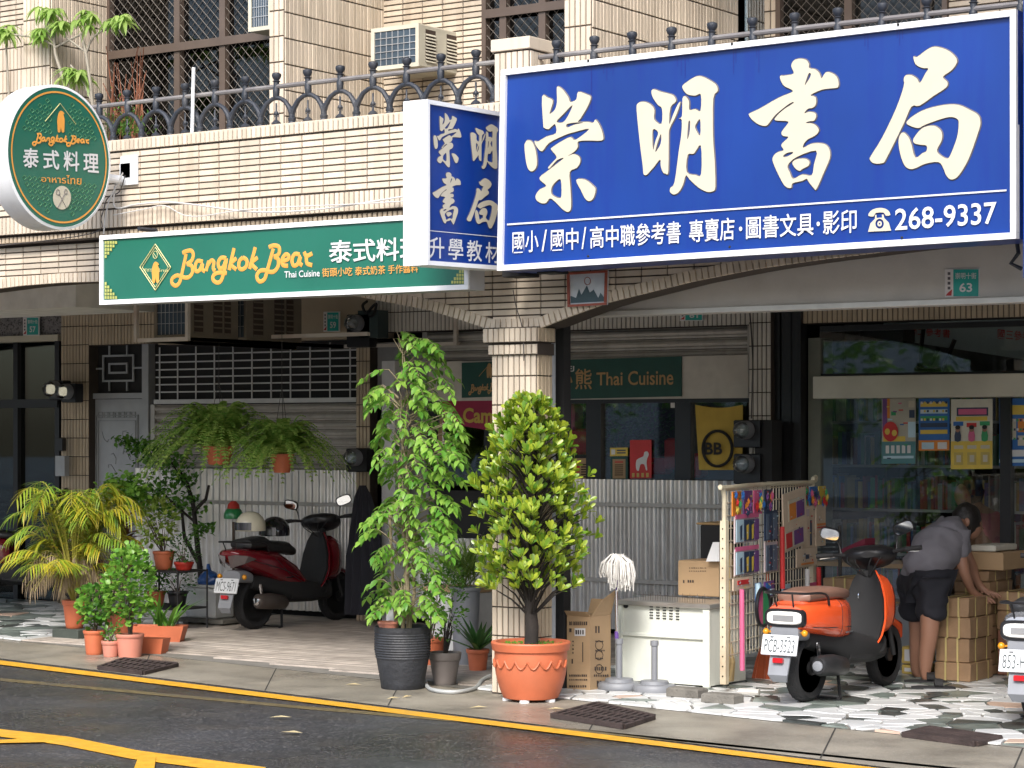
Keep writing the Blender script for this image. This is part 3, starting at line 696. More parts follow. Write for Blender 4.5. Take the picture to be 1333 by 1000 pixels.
chdef('ming', (780,90), [
 [(276,300),(285,250),(330,238),(380,260),(405,300),(403,365),(455,398),(460,290),(430,260),(395,210),(382,165),(400,148),(450,165),(510,180),(545,195),(560,235),(520,280),(512,400),(540,330),(575,255),(592,245),(560,340),(515,430),(508,500),(505,740),(485,757),(465,745),(450,700),(445,655),(400,710),(355,760),(338,768),(325,755),(320,700),(300,540)],
 [(605,130),(640,95),(700,58),(745,55),(800,80),(850,115),(862,160),(830,215),(828,480),(840,660),(845,850),(825,885),(780,887),(720,855),(660,800),(632,770),(610,840),(580,890),(545,908),(518,890),(520,860),(550,820),(580,600),(598,480),(602,370),(580,360),(604,340),(608,215),(630,200),(655,235),(657,295),(700,290),(738,302),(740,185),(700,193),(640,182)]],
 [[(392,440),(432,460),(412,520),(395,585)], [(452,470),(450,540),(412,602),(425,540)], [(650,385),(663,385),(657,470),(642,505)], [(735,365),(705,400),(700,430),(735,482)], [(740,553),(690,612),(645,622),(638,745),(700,766),(742,760)]])
chdef('shu', (930,70), [
 [(480,163),(510,160),(578,145),(560,90),(580,50),(620,38),(665,45),(688,75),(690,105),(735,115),(765,145),(780,180),(808,138),(850,140),(890,170),(903,215),(895,246),(850,252),(780,262),(700,300),(735,315),(740,360),(720,390),(680,400),(655,432),(690,422),(730,430),(740,455),(725,485),(690,490),(665,503),(710,505),(745,525),(760,560),(730,595),(680,620),(650,655),(648,682),(700,655),(760,648),(810,660),(838,700),(838,760),(800,850),(745,975),(725,975),(685,925),(672,905),(640,920),(570,938),(560,970),(525,965),(490,920),(430,790),(430,745),(460,715),(505,700),(490,670),(495,650),(540,605),(500,595),(490,570),(510,540),(540,492),(460,485),(442,470),(500,410),(578,358),(550,360),(450,440),(410,490),(380,522),(330,515),(280,480),(255,445),(265,430),(330,400),(470,320),(566,280),(560,260),(510,235),(485,195)],
 [(568,790),(600,765),(660,760),(690,780),(685,810),(640,835),(620,848),(590,830)]],
 [[(688,142),(703,150),(690,185),(658,230),(672,180)], [(502,740),(530,718),(572,712),(565,728),(515,750)], [(535,808),(600,748),(740,702),(725,800),(708,880),(640,875),(575,905),(550,860)]])
chdef('ju', (1090,55), [
 [(555,105),(580,110),(640,65),(690,38),(740,38),(810,65),(860,110),(868,150),(830,205),(768,252),(800,290),(790,330),(700,390),(600,460),(540,468),(480,600),(360,840),(330,875),(270,877),(240,850),(250,820),(330,690),(430,480),(485,320),(485,270),(500,242),(540,240),(580,265),(603,295),(640,230),(662,192),(620,188),(570,160)],
 [(505,580),(560,530),(650,485),(780,455),(880,455),(960,490),(1020,525),(1038,570),(1030,630),(960,830),(900,940),(860,985),(820,992),(790,960),(770,910),(735,868),(640,880),(575,910),(530,918),(490,890),(460,810),(447,720),(460,670),(485,655),(520,690),(540,740),(568,835),(620,805),(648,790),(650,750),(600,742),(560,730),(555,700),(600,640),(640,614),(700,605),(745,630),(763,670),(755,720),(725,780),(745,815),(800,843),(830,800),(870,690),(882,600),(875,560),(830,542),(760,555),(640,598),(590,622),(530,605)]], [])
CHM = {}
def brush(ch, fn, m, parent, box=None, shadow=None, fn2=None):
    if ch not in CHM:
        vs, fs = fillmesh(CH[ch]); CHM[ch] = (vs, fs)
    vs, fs = CHM[ch]; xs = [v.x for v in vs]; ys = [v.y for v in vs]; bb = (min(xs), min(ys), max(xs), max(ys))
    if box is None: box = rectq(bb[0], -bb[3], bb[2], -bb[1])
    mb = MB(); mb.add(onquad(vs, box, fn, bb), fs); mb.build('character', m, parent)
    if shadow:
        e = MB(); k = shadow; s_ = (box[1][0]-box[0][0])/(bb[2]-bb[0])
        for i, lp in enumerate(CH[ch]):
            pts = onquad([(p[0],p[1]) for p in lp], box, fn2, bb); e.tube(pts, k*s_, 4, closed=True)
        e.build('outline', GREYL, parent)

# ---------------- big blue sign ----------------
YS = 11.1
TLc,TRc,BRc,BLc = (655,92),(1325,13),(1325,311),(650,353)
f = lambda o: (lambda x,y: P(x,y,YS)+Vector((0,-o,0)))
c = P(990,200,YS)
big = thing('shop_sign', P(990,332,YS)+Vector((0,.1,0)), 'big blue bookshop sign board with large cream brush characters', 'sign')
q = [P(*p,YS) for p in (TLc,TRc,BRc,BLc)]
# keep the board a true rectangle in its plane
mb = MB(); mb.slab([q[3],q[2],q[1],q[0]], (0,.28,0)); mb.build('sign_box', BLUE, big)
fw = .035
def frame(parent, q, w_, m, out=.025, back=.02, name='frame_bar'):
    TL,TR,BR,BL = q; ux=(TR-TL).normalized(); uz=(TL-BL).normalized(); n=ux.cross(uz); n.normalize()
    if n.y > 0 and abs(n.y) > .5: n=-n
    for a,b,d in ((TL,TR,-uz),(BL,BR,uz)):
        m_=MB(); m_.slab([a+n*-back,b+n*-back,b+d*w_-n*back,a+d*w_-n*back], n*(out+back)); m_.build(name,m,parent)
    for a,b,d in ((BL,TL,ux),(BR,TR,-ux)):
        m_=MB(); a2,b2=a+uz*(w_+.001),b-uz*(w_+.001); m_.slab([a2-n*back,b2-n*back,b2+d*w_-n*back,a2+d*w_-n*back], n*(out+back)); m_.build(name,m,parent)
frame(big, q, .032, WHITEP)
for ch in ('song','ming','shu','ju'): brush(ch, f(.008), CREAM, big, None, .0055, f(.001))
def lnq(a, b, w_): return [(a[0],a[1]-w_),(b[0],b[1]-w_),(b[0],b[1]+w_),(a[0],a[1]+w_)]
def quadmesh(name, q4, fn, m, parent):
    mb = MB(); mb.add([fn(*p) for p in q4], [(0,1,2,3)]); return mb.build(name, m, parent)
quadmesh('line', lnq((661,292.5),(1311,248),1.1), f(.008), WHITE, big)
ly = lambda x, a, b: a+(b-a)*(x-668)/(1116-668)
def rowtext(s, xa, xb, fn, m, parent, t0, b0, t1, b1, X0, X1, bold=.012):
    g = lambda x, a, b: a+(b-a)*(x-X0)/(X1-X0)
    return text(s, [(xa,g(xa,t0,t1)),(xb,g(xb,t0,t1)),(xb,g(xb,b0,b1)),(xa,g(xa,b0,b1))], fn, m, parent, bold)
T = (302,330,272.5,303,668,1116)
for s, xa, xb in (('國小',668,702),('/',706,713),('國中',718,754),('/',758,764),('高中職參考書',769,887),('專賣店',898,957),('圖書文具',972,1060),('影印',1072,1116)):
    rowtext(s, xa, xb, f(.008), WHITE, big, *T, bold=.009)
for x in (965,1066): 
    y_ = ly(x, 317, 288.5); mb = MB(); mb.add([f(.008)(x+2.2*math.cos(a*PI/5), y_+3*math.sin(a*PI/5)) for a in range(10)], [tuple(reversed(range(10)))]); mb.build('dot', WHITE, big)
rowtext('268-9337', 1166, 1298, f(.008), WHITE, big, 272,300.5,262.5,291.5,1166,1298, bold=.012)
# telephone symbol
def polyon(pts, fn, m, parent, name='emblem'):
    vs, fs = fillmesh([[(x,-y) for x,y in lp] for lp in pts]); mb = MB(); mb.add([fn(v.x,-v.y) for v in vs], fs); return mb.build(name, m, parent)
circ = lambda cx,cy,rx,ry,n=16: [(cx+rx*math.cos(2*PI*i/n), cy+ry*math.sin(2*PI*i/n)) for i in range(n)]
polyon([smoothpoly([(1131,281),(1134,275),(1141,271.5),(1150,271),(1157,274),(1160,280),(1154,281),(1151,277),(1141,277.5),(1138,282)],2)], f(.008), CREAM, big)
polyon([[(1131,302),(1134,291),(1140,285),(1140,280),(1142,280),(1142,284),(1149,283.5),(1149,279.5),(1151,279.5),(1152,284),(1158,290),(1161,300.5)], circ(1146,291.5,5.5,6.5)], f(.009), CREAM, big)
polyon([circ(1146,291.5,3,3.6), circ(1146,291.5,1,1.2,8)], f(.009), CREAM, big)
for px,py in ((769,334),(953,322),(1177,310),(769,80),(956,58),(1172,33)):
    p=P(px,py,YS); mb=MB(); mb.ball(p+Vector((0,-.028,0)), .008, 6,4); mb.build('screw', BLACKM, big)
DRIP=mat('blue_drip_stain',(.003,.014,.17),.35)
for x,l_ in ((770,60),(786,12),(790,22),(795,10),(798,16),(882,14),(887,26),(892,30),(896,10),(955,32),(958,18),(988,34),(985,14),(1126,16),(1130,22),(1168,10),(1171,20),(1175,12)):
    y0_=94-.1153*(x-655)+5; quadmesh('stain',[(x-.4,y0_+l_),(x+.4,y0_+l_),(x+.8,y0_),(x-.8,y0_)],f(.0012),DRIP,big)
# brackets for it
for px in (700,900,1110,1290):
    p=P(px,200,YS); mb=MB(); mb.box((p.x-.02,YS+.28,3.3),(p.x+.02,11.495,3.34)); mb.build('bracket', IRON, big)
# ---------------- green hanging sign ----------------
YG = 11.2
g0 = thing('restaurant_sign', P(370,390,YG)+Vector((0,.08,0)), 'long green restaurant sign board with gold script lettering', 'sign')
q = [P(132,307,YG),P(612,275,YG),P(612,377,YG),P(135,397,YG)]; q[3].x=q[0].x
mb = MB(); mb.slab([q[3],q[2],q[1],q[0]], (0,.15,0)); mb.build('sign_box', mat('grey_sign_side',(.38,.38,.39),.4), g0)
mb = MB(); d=Vector((0,-.006,0)); mb.slab([q[3]+d,q[2]+d,q[1]+d,q[0]+d], (0,.004,0)); mb.build('sign_sheet', GREEN, g0)
frame(g0, q, .03, WHITEP, .02, .0)
fg = lambda o: (lambda x,y: P(x,y,YG)+Vector((0,-o,0)))
Z7 = lambda L: [(130+x/8.33, 290+y/8.33) for x,y in L]; Z8 = lambda L: [(280+x/8.33, 280+y/8.33) for x,y in L]
SCR = [Z7([(905,330),(945,310),(1000,305),(1022,345),(1005,410),(950,450)]), Z7([(955,450),(1005,470),(1012,540),(975,590),(920,595),(850,572),(795,605),(790,655),(830,685),(865,660),(885,610),(905,520),(945,340)]),
 Z7([(1125,425),(1070,415),(1042,470),(1050,525),(1090,515),(1125,435),(1118,500),(1150,532)]), Z7([(1160,525),(1190,415)]), Z7([(1180,460),(1215,412),(1245,425),(1238,500),(1262,522)]),
 Z8([(130,470),(75,465),(42,520),(58,580),(100,560),(132,475),(108,610),(75,710),(30,735),(-15,700),(-5,650),(50,625),(135,632)]),
 Z8([(215,360),(160,598)]), Z8([(240,470),(180,535),(240,592)]), Z8([(310,462),(272,500),(268,570),(305,590),(348,555),(352,490),(310,462)]),
 Z8([(445,350),(382,585)]), Z8([(470,462),(405,525),(462,592)]),
 Z8([(592,350),(640,332),(695,342),(708,390),(690,435),(645,455)]), Z8([(650,455),(692,480),(690,560),(645,615),(590,615),(545,600),(490,610),(460,665),(490,722),(545,695),(575,600),(640,365)]),
 Z8([(735,505),(800,480),(805,440),(770,430),(732,490),(745,545),(800,552)]), Z8([(925,430),(870,425),(842,490),(860,550),(905,530),(935,440),(925,520),(955,548)]), Z8([(975,400),(998,445),(1062,418)]), Z8([(998,450),(1005,525),(1062,545)])]
def script(box, fn, m, parent, r, ro=None, mo=None, axis=1):
    xs=[p[0] for s_ in SCR for p in s_]; ys=[p[1] for s_ in SCR for p in s_]; x0,x1,y0,y1=min(xs),max(xs),min(ys),max(ys)
    TL,TR,BR,BL=[Vector(b) for b in box]
    # remove the sign's perspective slope in the source
    for nm,rr,mm,off in (('lettering',r,m,1),('lettering_outline',ro,mo,0)):
        if not rr: continue
        mb=MB()
        for s_ in SCR:
            pts=[]
            for p in smoothpoly(s_,3,False):
                u=(p.x-x0)/(x1-x0); v=(p.y-y0)/(y1-y0); b_=(TL*(1-u)*(1-v)+TR*u*(1-v)+BR*u*v+BL*(1-u)*v); pts.append(fn(b_.x,b_.y,off))
            b0=len(mb.v); mb.tube(pts, rr, 8)
            for q_ in range(b0,len(mb.v)): mb.v[q_][axis]=pts[0][axis]+(mb.v[q_][axis]-pts[0][axis])*.12
        o=mb.build(nm, mm, parent)
xs=[p[0] for s_ in SCR for p in s_]; ys=[p[1] for s_ in SCR for p in s_]
def fgs(x,y,off): return P(x,y,YG)+Vector((0,-.003-.005*off,0))
script(rectq(min(xs),min(ys),max(xs),max(ys)), fgs, GOLD, g0, .0135, .0195, GOLDD)
text('泰式料理', [(430,313.5),(552,308),(552,338.5),(430,343)], fg(.014), WHITE, g0, .014)
text('Thai Cuisine', [(372,353.5),(418,351),(418,360),(372,362)], fg(.014), WHITE, g0, .01)
text('街頭小吃 泰式奶茶 手作醬料', [(421,349.5),(546,343.5),(546,355),(421,361)], fg(.014), GOLD, g0, .005)
def dia(cx, cy, rx, ry, w_, fn, m, parent):
    pts=[(cx,cy-ry),(cx+rx,cy),(cx,cy+ry),(cx-rx,cy)]
    mb=MB(); P4=[fn(*p) for p in pts]
    for i in range(4): mb.tube([P4[i],P4[(i+1)%4]], w_, 4)
    mb.build('emblem_line', m, parent)
PALEG = mat('pale_gold_line',(.62,.56,.24),.5)
dia(204,348,20,30,.0035,fg(.014),PALEG,g0); dia(204,348,17,26,.0025,fg(.014),PALEG,g0)
def bear(cx,cy,s_,fn,parent,m=GOLD):
    B=[(-2,-11),(0,-13),(3,-12),(5,-9),(3.5,-8.5),(5,-3),(5,4),(4.5,14),(1.5,14),(.5,8),(-.5,14),(-3.5,14),(-4,6),(-4.5,0),(-3.5,-7)]
    polyon([smoothpoly([(cx+x*s_,cy+y*s_) for x,y in B],2)], fn, m, parent, 'bear_emblem')
bear(204,354,1.0,fg(.014),g0)
mb=MB(); mb.tube([fg(.014)(*p) for p in circ(204,332,3,5,10)],.0022,4,closed=True); mb.tube([fg(.014)(202,330),fg(.014)(206,336)],.0018,4); mb.build('spoon_emblem',PALEG,g0)
for a,b in ((190,200),(208,220)):
    text('อาหาร' if a==190 else 'ไทย', [(a,350),(b,350),(b,354),(a,354)], fg(.014), PALEG, g0)
for cx,cy,sx,sy in ((137.5,313.5,1,1),(137.5,390,1,-1),(606,282,-1,1),(606,370,-1,-1)):
    for i in range(5):
        for j in range(5-i):
            x,y=cx+sx*(i*3.4+.6),cy+sy*(j*4.6+.6); quadmesh('corner_motif', [(x,y),(x+sx*2.6,y),(x+sx*2.6,y+sy*3.6),(x,y+sy*3.6)][::(1 if sx*sy>0 else -1)], fg(.014), mat('corner_gold',(.40,.42,.12),.5), g0)
for x in (160,590): 
    p=P(x,300,YG); mb=MB(); mb.tube([(p.x,YG+.15,2.98),(p.x,11.6,2.98)],.015,6); mb.build('bracket',IRON,g0)
# ---------------- small blue side sign (projecting) ----------------
Xs = P(556,0,10.6).x
sd = thing('projecting_sign', (Xs-.1,11.0,2.7), 'narrow blue projecting sign with four brush characters, white box edge', 'sign')
fs_ = lambda o: (lambda x,y: PX(x,y,Xs)+Vector((o,0,0)))
Ya, Yb = 10.6, PX(653,0,Xs).y
q=[PX(553,129.5,Xs),PX(653,147,Xs),PX(653,352,Xs),PX(553,345,Xs)]
zt_, zb_ = (q[0].z+q[1].z)/2, (q[2].z+q[3].z)/2
print('side sign z', [round(p.z,3) for p in q], 'y', round(q[1].y,3))
mb=MB(); q3=[q[3],q[2],q[1],q[0]]; mb.slab(q3,(-.155,0,0)); mb.build('sign_box',WHITEP,sd)
mb=MB(); d=Vector((.004,0,0)); mb.slab([p+d for p in q3],(-.003,0,0)); mb.build('sign_sheet',BLUE,sd)
frame(sd,q,.025,WHITEP,.018,0)
z8=lambda x,y:(530+x/4.167,120+y/4.167)
def bq(x0,y0,x1,y1,sl=.10): a,b=z8(x0,y0-sl*(x1-x0)*.5+0),z8(x1,y0+sl*(x1-x0)*.5); c_,d_=z8(x1,y1+sl*(x1-x0)*.3),z8(x0,y1-sl*(x1-x0)*.3); return [a,b,c_,d_]
for ch,b in (('song',(137,115,288,408)),('ming',(338,172,488,418)),('shu',(132,435,285,717)),('ju',(318,467,488,738))): brush(ch,fs_(.008),CREAM,sd,bq(*b),.0055,fs_(.004))
quadmesh('line',[z8(112,749),z8(503,786),z8(503,790),z8(112,753)],fs_(.006),WHITE,sd)
for s_,x0_,x1_,y0_,y1_ in (('升',116,197,785,900),('學',219,300,793,908),('教',319,402,802,917),('材',420,500,812,925)):
    text(s_,[z8(x0_,y0_),z8(x1_,y0_+5),z8(x1_,y1_+5),z8(x0_,y1_)],fs_(.006),WHITE,sd,.009)
mb=MB(); mb.box((Xs-.2,q[1].y,3.4),(Xs-.05,11.49,3.44)); mb.box((Xs-.2,q[1].y,2.75),(Xs-.05,11.55,2.79)); mb.build('bracket',WHITEP,sd)
# far right projecting sign
mb=MB(); x=XA(1327,10.9); mb.box((x,10.95,ZA(1330,362,10.95)),(x+.22,11.45,4.1)); 
o=single(mb,'projecting_sign',BLUE,'plain blue projecting sign cut by the right edge of the picture','sign')
# ---------------- round sign ----------------
Xr=-11.02; Yc=10.8; p=PX(78,205,Xr); Yc=p.y; R=.475
rd=thing('round_sign',(Xr-.1,Yc,p.z-R),'round green restaurant sign with gold ring and bear, projecting on a bracket','sign')
C0=Vector((0,Yc,p.z))
mb=MB(); mb.lathe([(1e-7,Xr-.20),(R-.01,Xr-.20),(R,Xr-.19),(R,Xr-.005),(R-.018,Xr),(R-.02,Xr-.012),(1e-7,Xr-.012)],72,(0,Yc,p.z),'x'); mb.build('sign_box',WHITEP,rd,True)
mb=MB(); mb.add([(Xr-.002,Yc+(R-.02)*math.cos(2*PI*i/72),p.z+(R-.02)*math.sin(2*PI*i/72)) for i in range(72)],[tuple(range(72))]); mb.build('sign_sheet',GREEN,rd)
mb=MB(); n=72; vs=[(Xr+.001,Yc+r_*math.cos(2*PI*i/n),p.z+r_*math.sin(2*PI*i/n)) for r_ in (R*.885,R*.91) for i in range(n)]; mb.add(vs,[(i,(i+1)%n,n+(i+1)%n,n+i) for i in range(n)]); mb.build('ring',GOLD,rd)
fr=lambda o:(lambda x,y: PX(x,y,Xr)+Vector((o,0,0)))
zr=lambda L:[(x/8.33,100+y/8.33) for x,y in L]
zr2=lambda L:[(x/8.33,200+y/8.33) for x,y in L]
script(zr([(350,590),(960,665),(960,780),(350,745)]), lambda x,y,off: PX(x,y,Xr)+Vector((.004,0,0)), GOLD, rd, .006, axis=0)
for s_,L in (('泰',[(245,770),(418,775),(418,990),(245,985)]),('式',[(465,790),(640,800),(640,1010),(465,1000)]),('料',[(685,800),(857,815),(857,1030),(685,1015)]),('理',[(900,830),(1065,840),(1068,1045),(900,1030)])):
    text(s_,zr(L),fr(.003),WHITE,rd,.016)
text('อาหารไทย',zr2([(445,235),(880,235),(880,340),(445,305)]),fr(.003),GOLD,rd,.008)
bear(654/8.33,100+480/8.33,1.02,fr(.003),rd)
mb=MB()
for a,b in (((648,290),(485,485)),((650,290),(820,515))):
    A_,B_=[PX(*p_,Xr)+Vector((.003,0,0)) for p_ in zr([a,b])]; mb.tube([A_,B_],.0022,4)
mb.build('chopstick_emblem',PALEG,rd)
polyon([circ(80.2,257.5,11.8,15.5,24)],fr(.003),CREAM,rd,'plate_emblem')
mb=MB()
for L in ([(620,590),(650,470),(625,430)],[(715,590),(640,470)],[(640,455),(700,400)],[(640,500),(690,440)]):
    pass
A4=[PX(*p_,Xr)+Vector((.005,0,0)) for p_ in zr2([(620,590),(700,430),(715,590),(635,440)])]
mb.tube(A4[:2],.002,4); mb.tube(A4[2:],.002,4); mb.tube([PX(*p_,Xr)+Vector((.005,0,0)) for p_ in [(x/8.33+0,200+y/8.33) for x,y in circ(622,420,20,30,10)]],.002,4,closed=True); mb.tube([PX(*p_,Xr)+Vector((.005,0,0)) for p_ in [(x/8.33,200+y/8.33) for x,y in circ(708,415,16,26,8)]],.002,4,closed=True)
mb.build('cutlery_emblem',GREYL,rd)
# faint diamond pattern on the sheet
mb=MB(); rr=random.Random(2)
for i in range(-9,10):
    for j in range(-9,10):
        y_,z_=Yc+i*.045+(j%2)*.0225,p.z+j*.04
        d2=((y_-Yc)**2+(z_-p.z)**2)**.5
        if d2<R*.8 and (z_-p.z>.135 or z_-p.z<-.16) and abs(y_-Yc)>.05+(.02 if z_>p.z else .02):
            s_=.016; v=[(Xr+.0005,y_,z_-s_),(Xr+.0005,y_+s_*1.1,z_),(Xr+.0005,y_,z_+s_),(Xr+.0005,y_-s_*1.1,z_)]
            for k in range(4): mb.tube([v[k],v[(k+1)%4]],.0016,3)
mb.build('pattern',mat('faint_pattern',(.10,.27,.12),.5),rd)
mb=MB(); b=P(172,222,11.49); mb.tube([(Xr-.1,Yc+R*.95,p.z-.08),(Xr-.1,11.49,p.z-.08)],.03,10); mb.build('bracket_arm',WHITEP,rd,True)
mb=MB(); mb.box((b.x-.09,11.47,b.z-.10),(b.x+.06,11.488,b.z+.10),.003); mb.box((Xr-.12,11.47,b.z-.05),(b.x,11.486,b.z+.05)); mb.build('bracket_plate',WHITEP,rd)
# ---------------- house number plates ----------------
TEAL=mat('teal_enamel',(.02,.33,.28),.35); PINKW=mat('plate_white',(.7,.66,.64),.4); REDM=mat('red_print',(.45,.03,.03),.5)
def plate(x0,y0,x1,y1,Y,num,label):
    fn=lambda o:(lambda x,y:P(x,y,Y)+Vector((0,-o,0))); w_=(x1-x0); xs_=x0+w_*.25
    t=thing('house_number_plate',P((x0+x1)/2,y1,Y),label,'number plate')
    mb=MB(); q_=[P(x0,y1,Y),P(x1,y1-.3,Y),P(x1,y0-.3,Y),P(x0,y0,Y)]; mb.slab(q_,(0,.01,0)); mb.build('plate',WHITE,t)
    quadmesh('band',[(x0+w_*.02,y1-1),(xs_,y1-1),(xs_,y0+1),(x0+w_*.02,y0+1)],fn(.003),PINKW,t)
    quadmesh('field',[(xs_,y1-1),(x1-1,y1-1.2),(x1-1,y0+.8),(xs_,y0+1)],fn(.003),TEAL,t)
    text('崇明十街',rectq(xs_+w_*.06,y0+(y1-y0)*.14,x1-w_*.08,y0+(y1-y0)*.36),fn(.005),WHITE,t,.01)
    text(num,rectq(xs_+w_*.18,y0+(y1-y0)*.5,x1-w_*.2,y0+(y1-y0)*.82),fn(.005),WHITE,t,.02)
    polyon([[(x0+w_*.03,y1-2),(x0+w_*.2,y1-2),(x0+w_*.22,y1-(y1-y0)*.28),(x0+w_*.1,y1-(y1-y0)*.16)]],fn(.005),REDM,t,'emblem')
    for i in range(4): y_=y0+(y1-y0)*(.12+.17*i); polyon([rectq(x0+w_*.09,y_,x0+w_*.17,y_+(y1-y0)*.1)],fn(.005),GREYL,t,'mark')
plate(1230,350,1275,387,11.955,'63','teal house number plate 63 on the stained lintel')
plate(885,396,915,418,YB-.3,'61','teal house number plate 61 half hidden above the roller shutter')
plate(421,406,442,432,YB-.3,'59','teal house number plate 59 beside the air conditioners')
plate(30,413,51,437,YB-.15,'57','teal house number plate 57 on the grey pebble wall')
# framed mirror picture
WOOD=mat('red_brown_wood',(.30,.07,.04),.4)
YM=11.57; t=thing('framed_picture',P(765,399,YM),'small landscape mirror picture in a red wooden frame on the arch','picture')
q=[P(739,355,YM),P(791,352,YM),P(790,397,YM),P(740,400,YM)]
mb=MB(); mb.slab([q[3],q[2],q[1],q[0]],(0,.015,0)); mb.build('picture',mat('mirror_sheet',(.62,.64,.68),.25,metal=.3),t); frame(t,q,.014,WOOD,.012,0)
fm=lambda x,y:P(x,y,YM)+Vector((0,-.002,0))
polyon([[(743,395),(743,385),(750,388),(754,376),(757,384),(764,372),(768,381),(773,377),(779,388),(782,381),(787,388),(787,392.5)]],fm,mat('ink_green',(.06,.10,.12),.5),t,'painted_hills')
mb=MB(); mb.tube([P(*p_,YM)+Vector((0,-.003,0)) for p_ in circ(765,366,4,5,12)],.002,4,closed=True); mb.build('painted_emblem',WOOD,t)
# restaurant boards at window level
YW=YB-.235; fw_=lambda x,y:P(x,y,YW)+Vector((0,-.006,0))
t=thing('window_sign',P(810,517,YW),'dark green board reading Thai Cuisine above the restaurant window','sign')
mb=MB(); mb.slab([P(*p_,YW) for p_ in ((722,520),(887,516),(887,464),(722,469))],(0,.012,0)); mb.build('board',DKGREEN,t)
DG=mat('dull_gold',(.45,.28,.12),.5)
text('熊',rectq(749,480,771,507),fw_,DG,t,.01); text('小',rectq(727,482,746,503),fw_,DG,t,.02); text('ไทย',rectq(728,473,748,484),fw_,WHITE,t,.01)
text('Thai Cuisine',[(777,485),(877,481),(877,501),(777,502)],fw_,DG,t,.012)
t=thing('window_sign',P(621,517,YW),'small dark green bear logo board left of the pillar','sign')
mb=MB(); mb.slab([P(*p_,YW) for p_ in ((601,518),(660,516),(660,470),(601,472.5))],(0,.012,0)); mb.build('board',DKGREEN,t)
bear(637,482,.7,fw_,t,DG)
script([(611,499),(652,499),(652,514),(611,514)],lambda x,y,o:P(x,y,YW)+Vector((0,-.006,0)),DG,t,.005)
mb=MB(); mb.tube([fw_(624,490),fw_(637,475),fw_(650,490)],.003,4); mb.build('roof_emblem',DG,t)
t=thing('window_banner',P(610,560,YW),'maroon banner with yellow lettering above the reflecting window','banner')
mb=MB(); mb.slab([P(*p_,YB-.2) for p_ in ((576,550),(645,562),(645,520),(576,521))],(0,.01,0)); mb.build('cloth',mat('maroon_cloth',(.30,.015,.06),.6),t)
text('Camp',[(603,531),(652,531),(652,558),(603,556)],lambda x,y:P(x,y,YB-.2)+Vector((0,-.004,0)),mat('ochre_print',(.5,.35,.06),.5),t,.03)
# yellow flag in window
t=thing('fabric_flag',P(938,612,YB-.2),'yellow cloth flag with black print hung at the right restaurant window','flag')
YF=YB-.21; mb=MB(); vs=[]; n=16
for j in range(9):
    for i in range(n+1):
        u=i/n; v=j/8; p_=P(906+62*u+(4*v*(1-u)),527+85*v+(4*math.sin(u*PI) if j==0 else 0),YF); vs.append(p_+Vector((0,-.012+.012*math.sin(u*9+v*2)*v,0)))
mb.add(vs,[(j*(n+1)+i,(j+1)*(n+1)+i,(j+1)*(n+1)+i+1,j*(n+1)+i+1) for j in range(8) for i in range(n)]); mb.build('cloth',mat('mustard_cloth',(.50,.34,.06),.8),t,True)
ff_=lambda x,y:P(x,y,YF)+Vector((0,-.035,0))
text('BB',rectq(920,576,943,592),ff_,BLACKM,t,.03)
mb=MB(); mb.tube([ff_(*p_) for p_ in circ(937,584,19,23,26)],.012,6,closed=True); mb.build('printed_ring',BLACKM,t)
# ---------------- plants ----------------
def leafm(name, prof, L, W_, droop, m, fold=.25):
    """prof: list of (t, halfwidth 0..1); leaf along +x, normal +z"""
    mb = MB(); vs = []
    for t, h in prof:
        z = -droop*L*t*t; vs += [(L*t, 0, z), (L*t, W_*h/2, z+fold*W_*h/2), (L*t, -W_*h/2, z+fold*W_*h/2)]
    fs = []
    for i in range(len(prof)-1):
        a, b = i*3, i*3+3; fs += [(a,b,b+1,a+1),(a,a+2,b+2,b)]
    mb.add(vs, fs); return mb.mesh(name, m, True)
OV = [(0,.05),(.2,.75),(.45,1),(.75,.6),(1,.03)]; OB = [(0,.08),(.35,.45),(.7,1),(.92,.75),(1,.2)]; LN = [(0,.3),(.25,1),(.65,.7),(1,.05)]
def orient(p, d, n=Vector((0,0,1)), s=1.0, roll=0):
    d = Vector(d).normalized(); y = Vector(n).cross(d)
    if y.length < 1e-3: y = d.orthogonal()
    y.normalize(); z = d.cross(y)
    M4 = Matrix(((d.x,y.x,z.x,p[0]),(d.y,y.y,z.y,p[1]),(d.z,y.z,z.z,p[2]),(0,0,0,1)))
    return M4 @ Matrix.Rotation(roll,4,'X') @ Matrix.Scale(s,4)
def foliage(root, me, Ms, m, nobj=0, name='leaf', label=None):
    Ms = sorted(Ms, key=lambda a: a.translation.y)
    vs0 = [v.co.copy() for v in me.vertices]; f0 = [tuple(f.vertices) for f in me.polygons]; mb = MB()
    for k, M4 in enumerate(Ms):
        if k < nobj: linkmesh(name, me, root, M4)
        else: b = len(mb.v); mb.v += [M4 @ v for v in vs0]; mb.f += [[b+i for i in f] for f in f0]
    if mb.v: mb.build('foliage', m, root, True, label, 'stuff')
rv = lambda a=1: Vector((random.uniform(-a,a),random.uniform(-a,a),random.uniform(-a,a)))
def sph():
    while 1:
        v = rv()
        if .05 < v.length < 1: return v
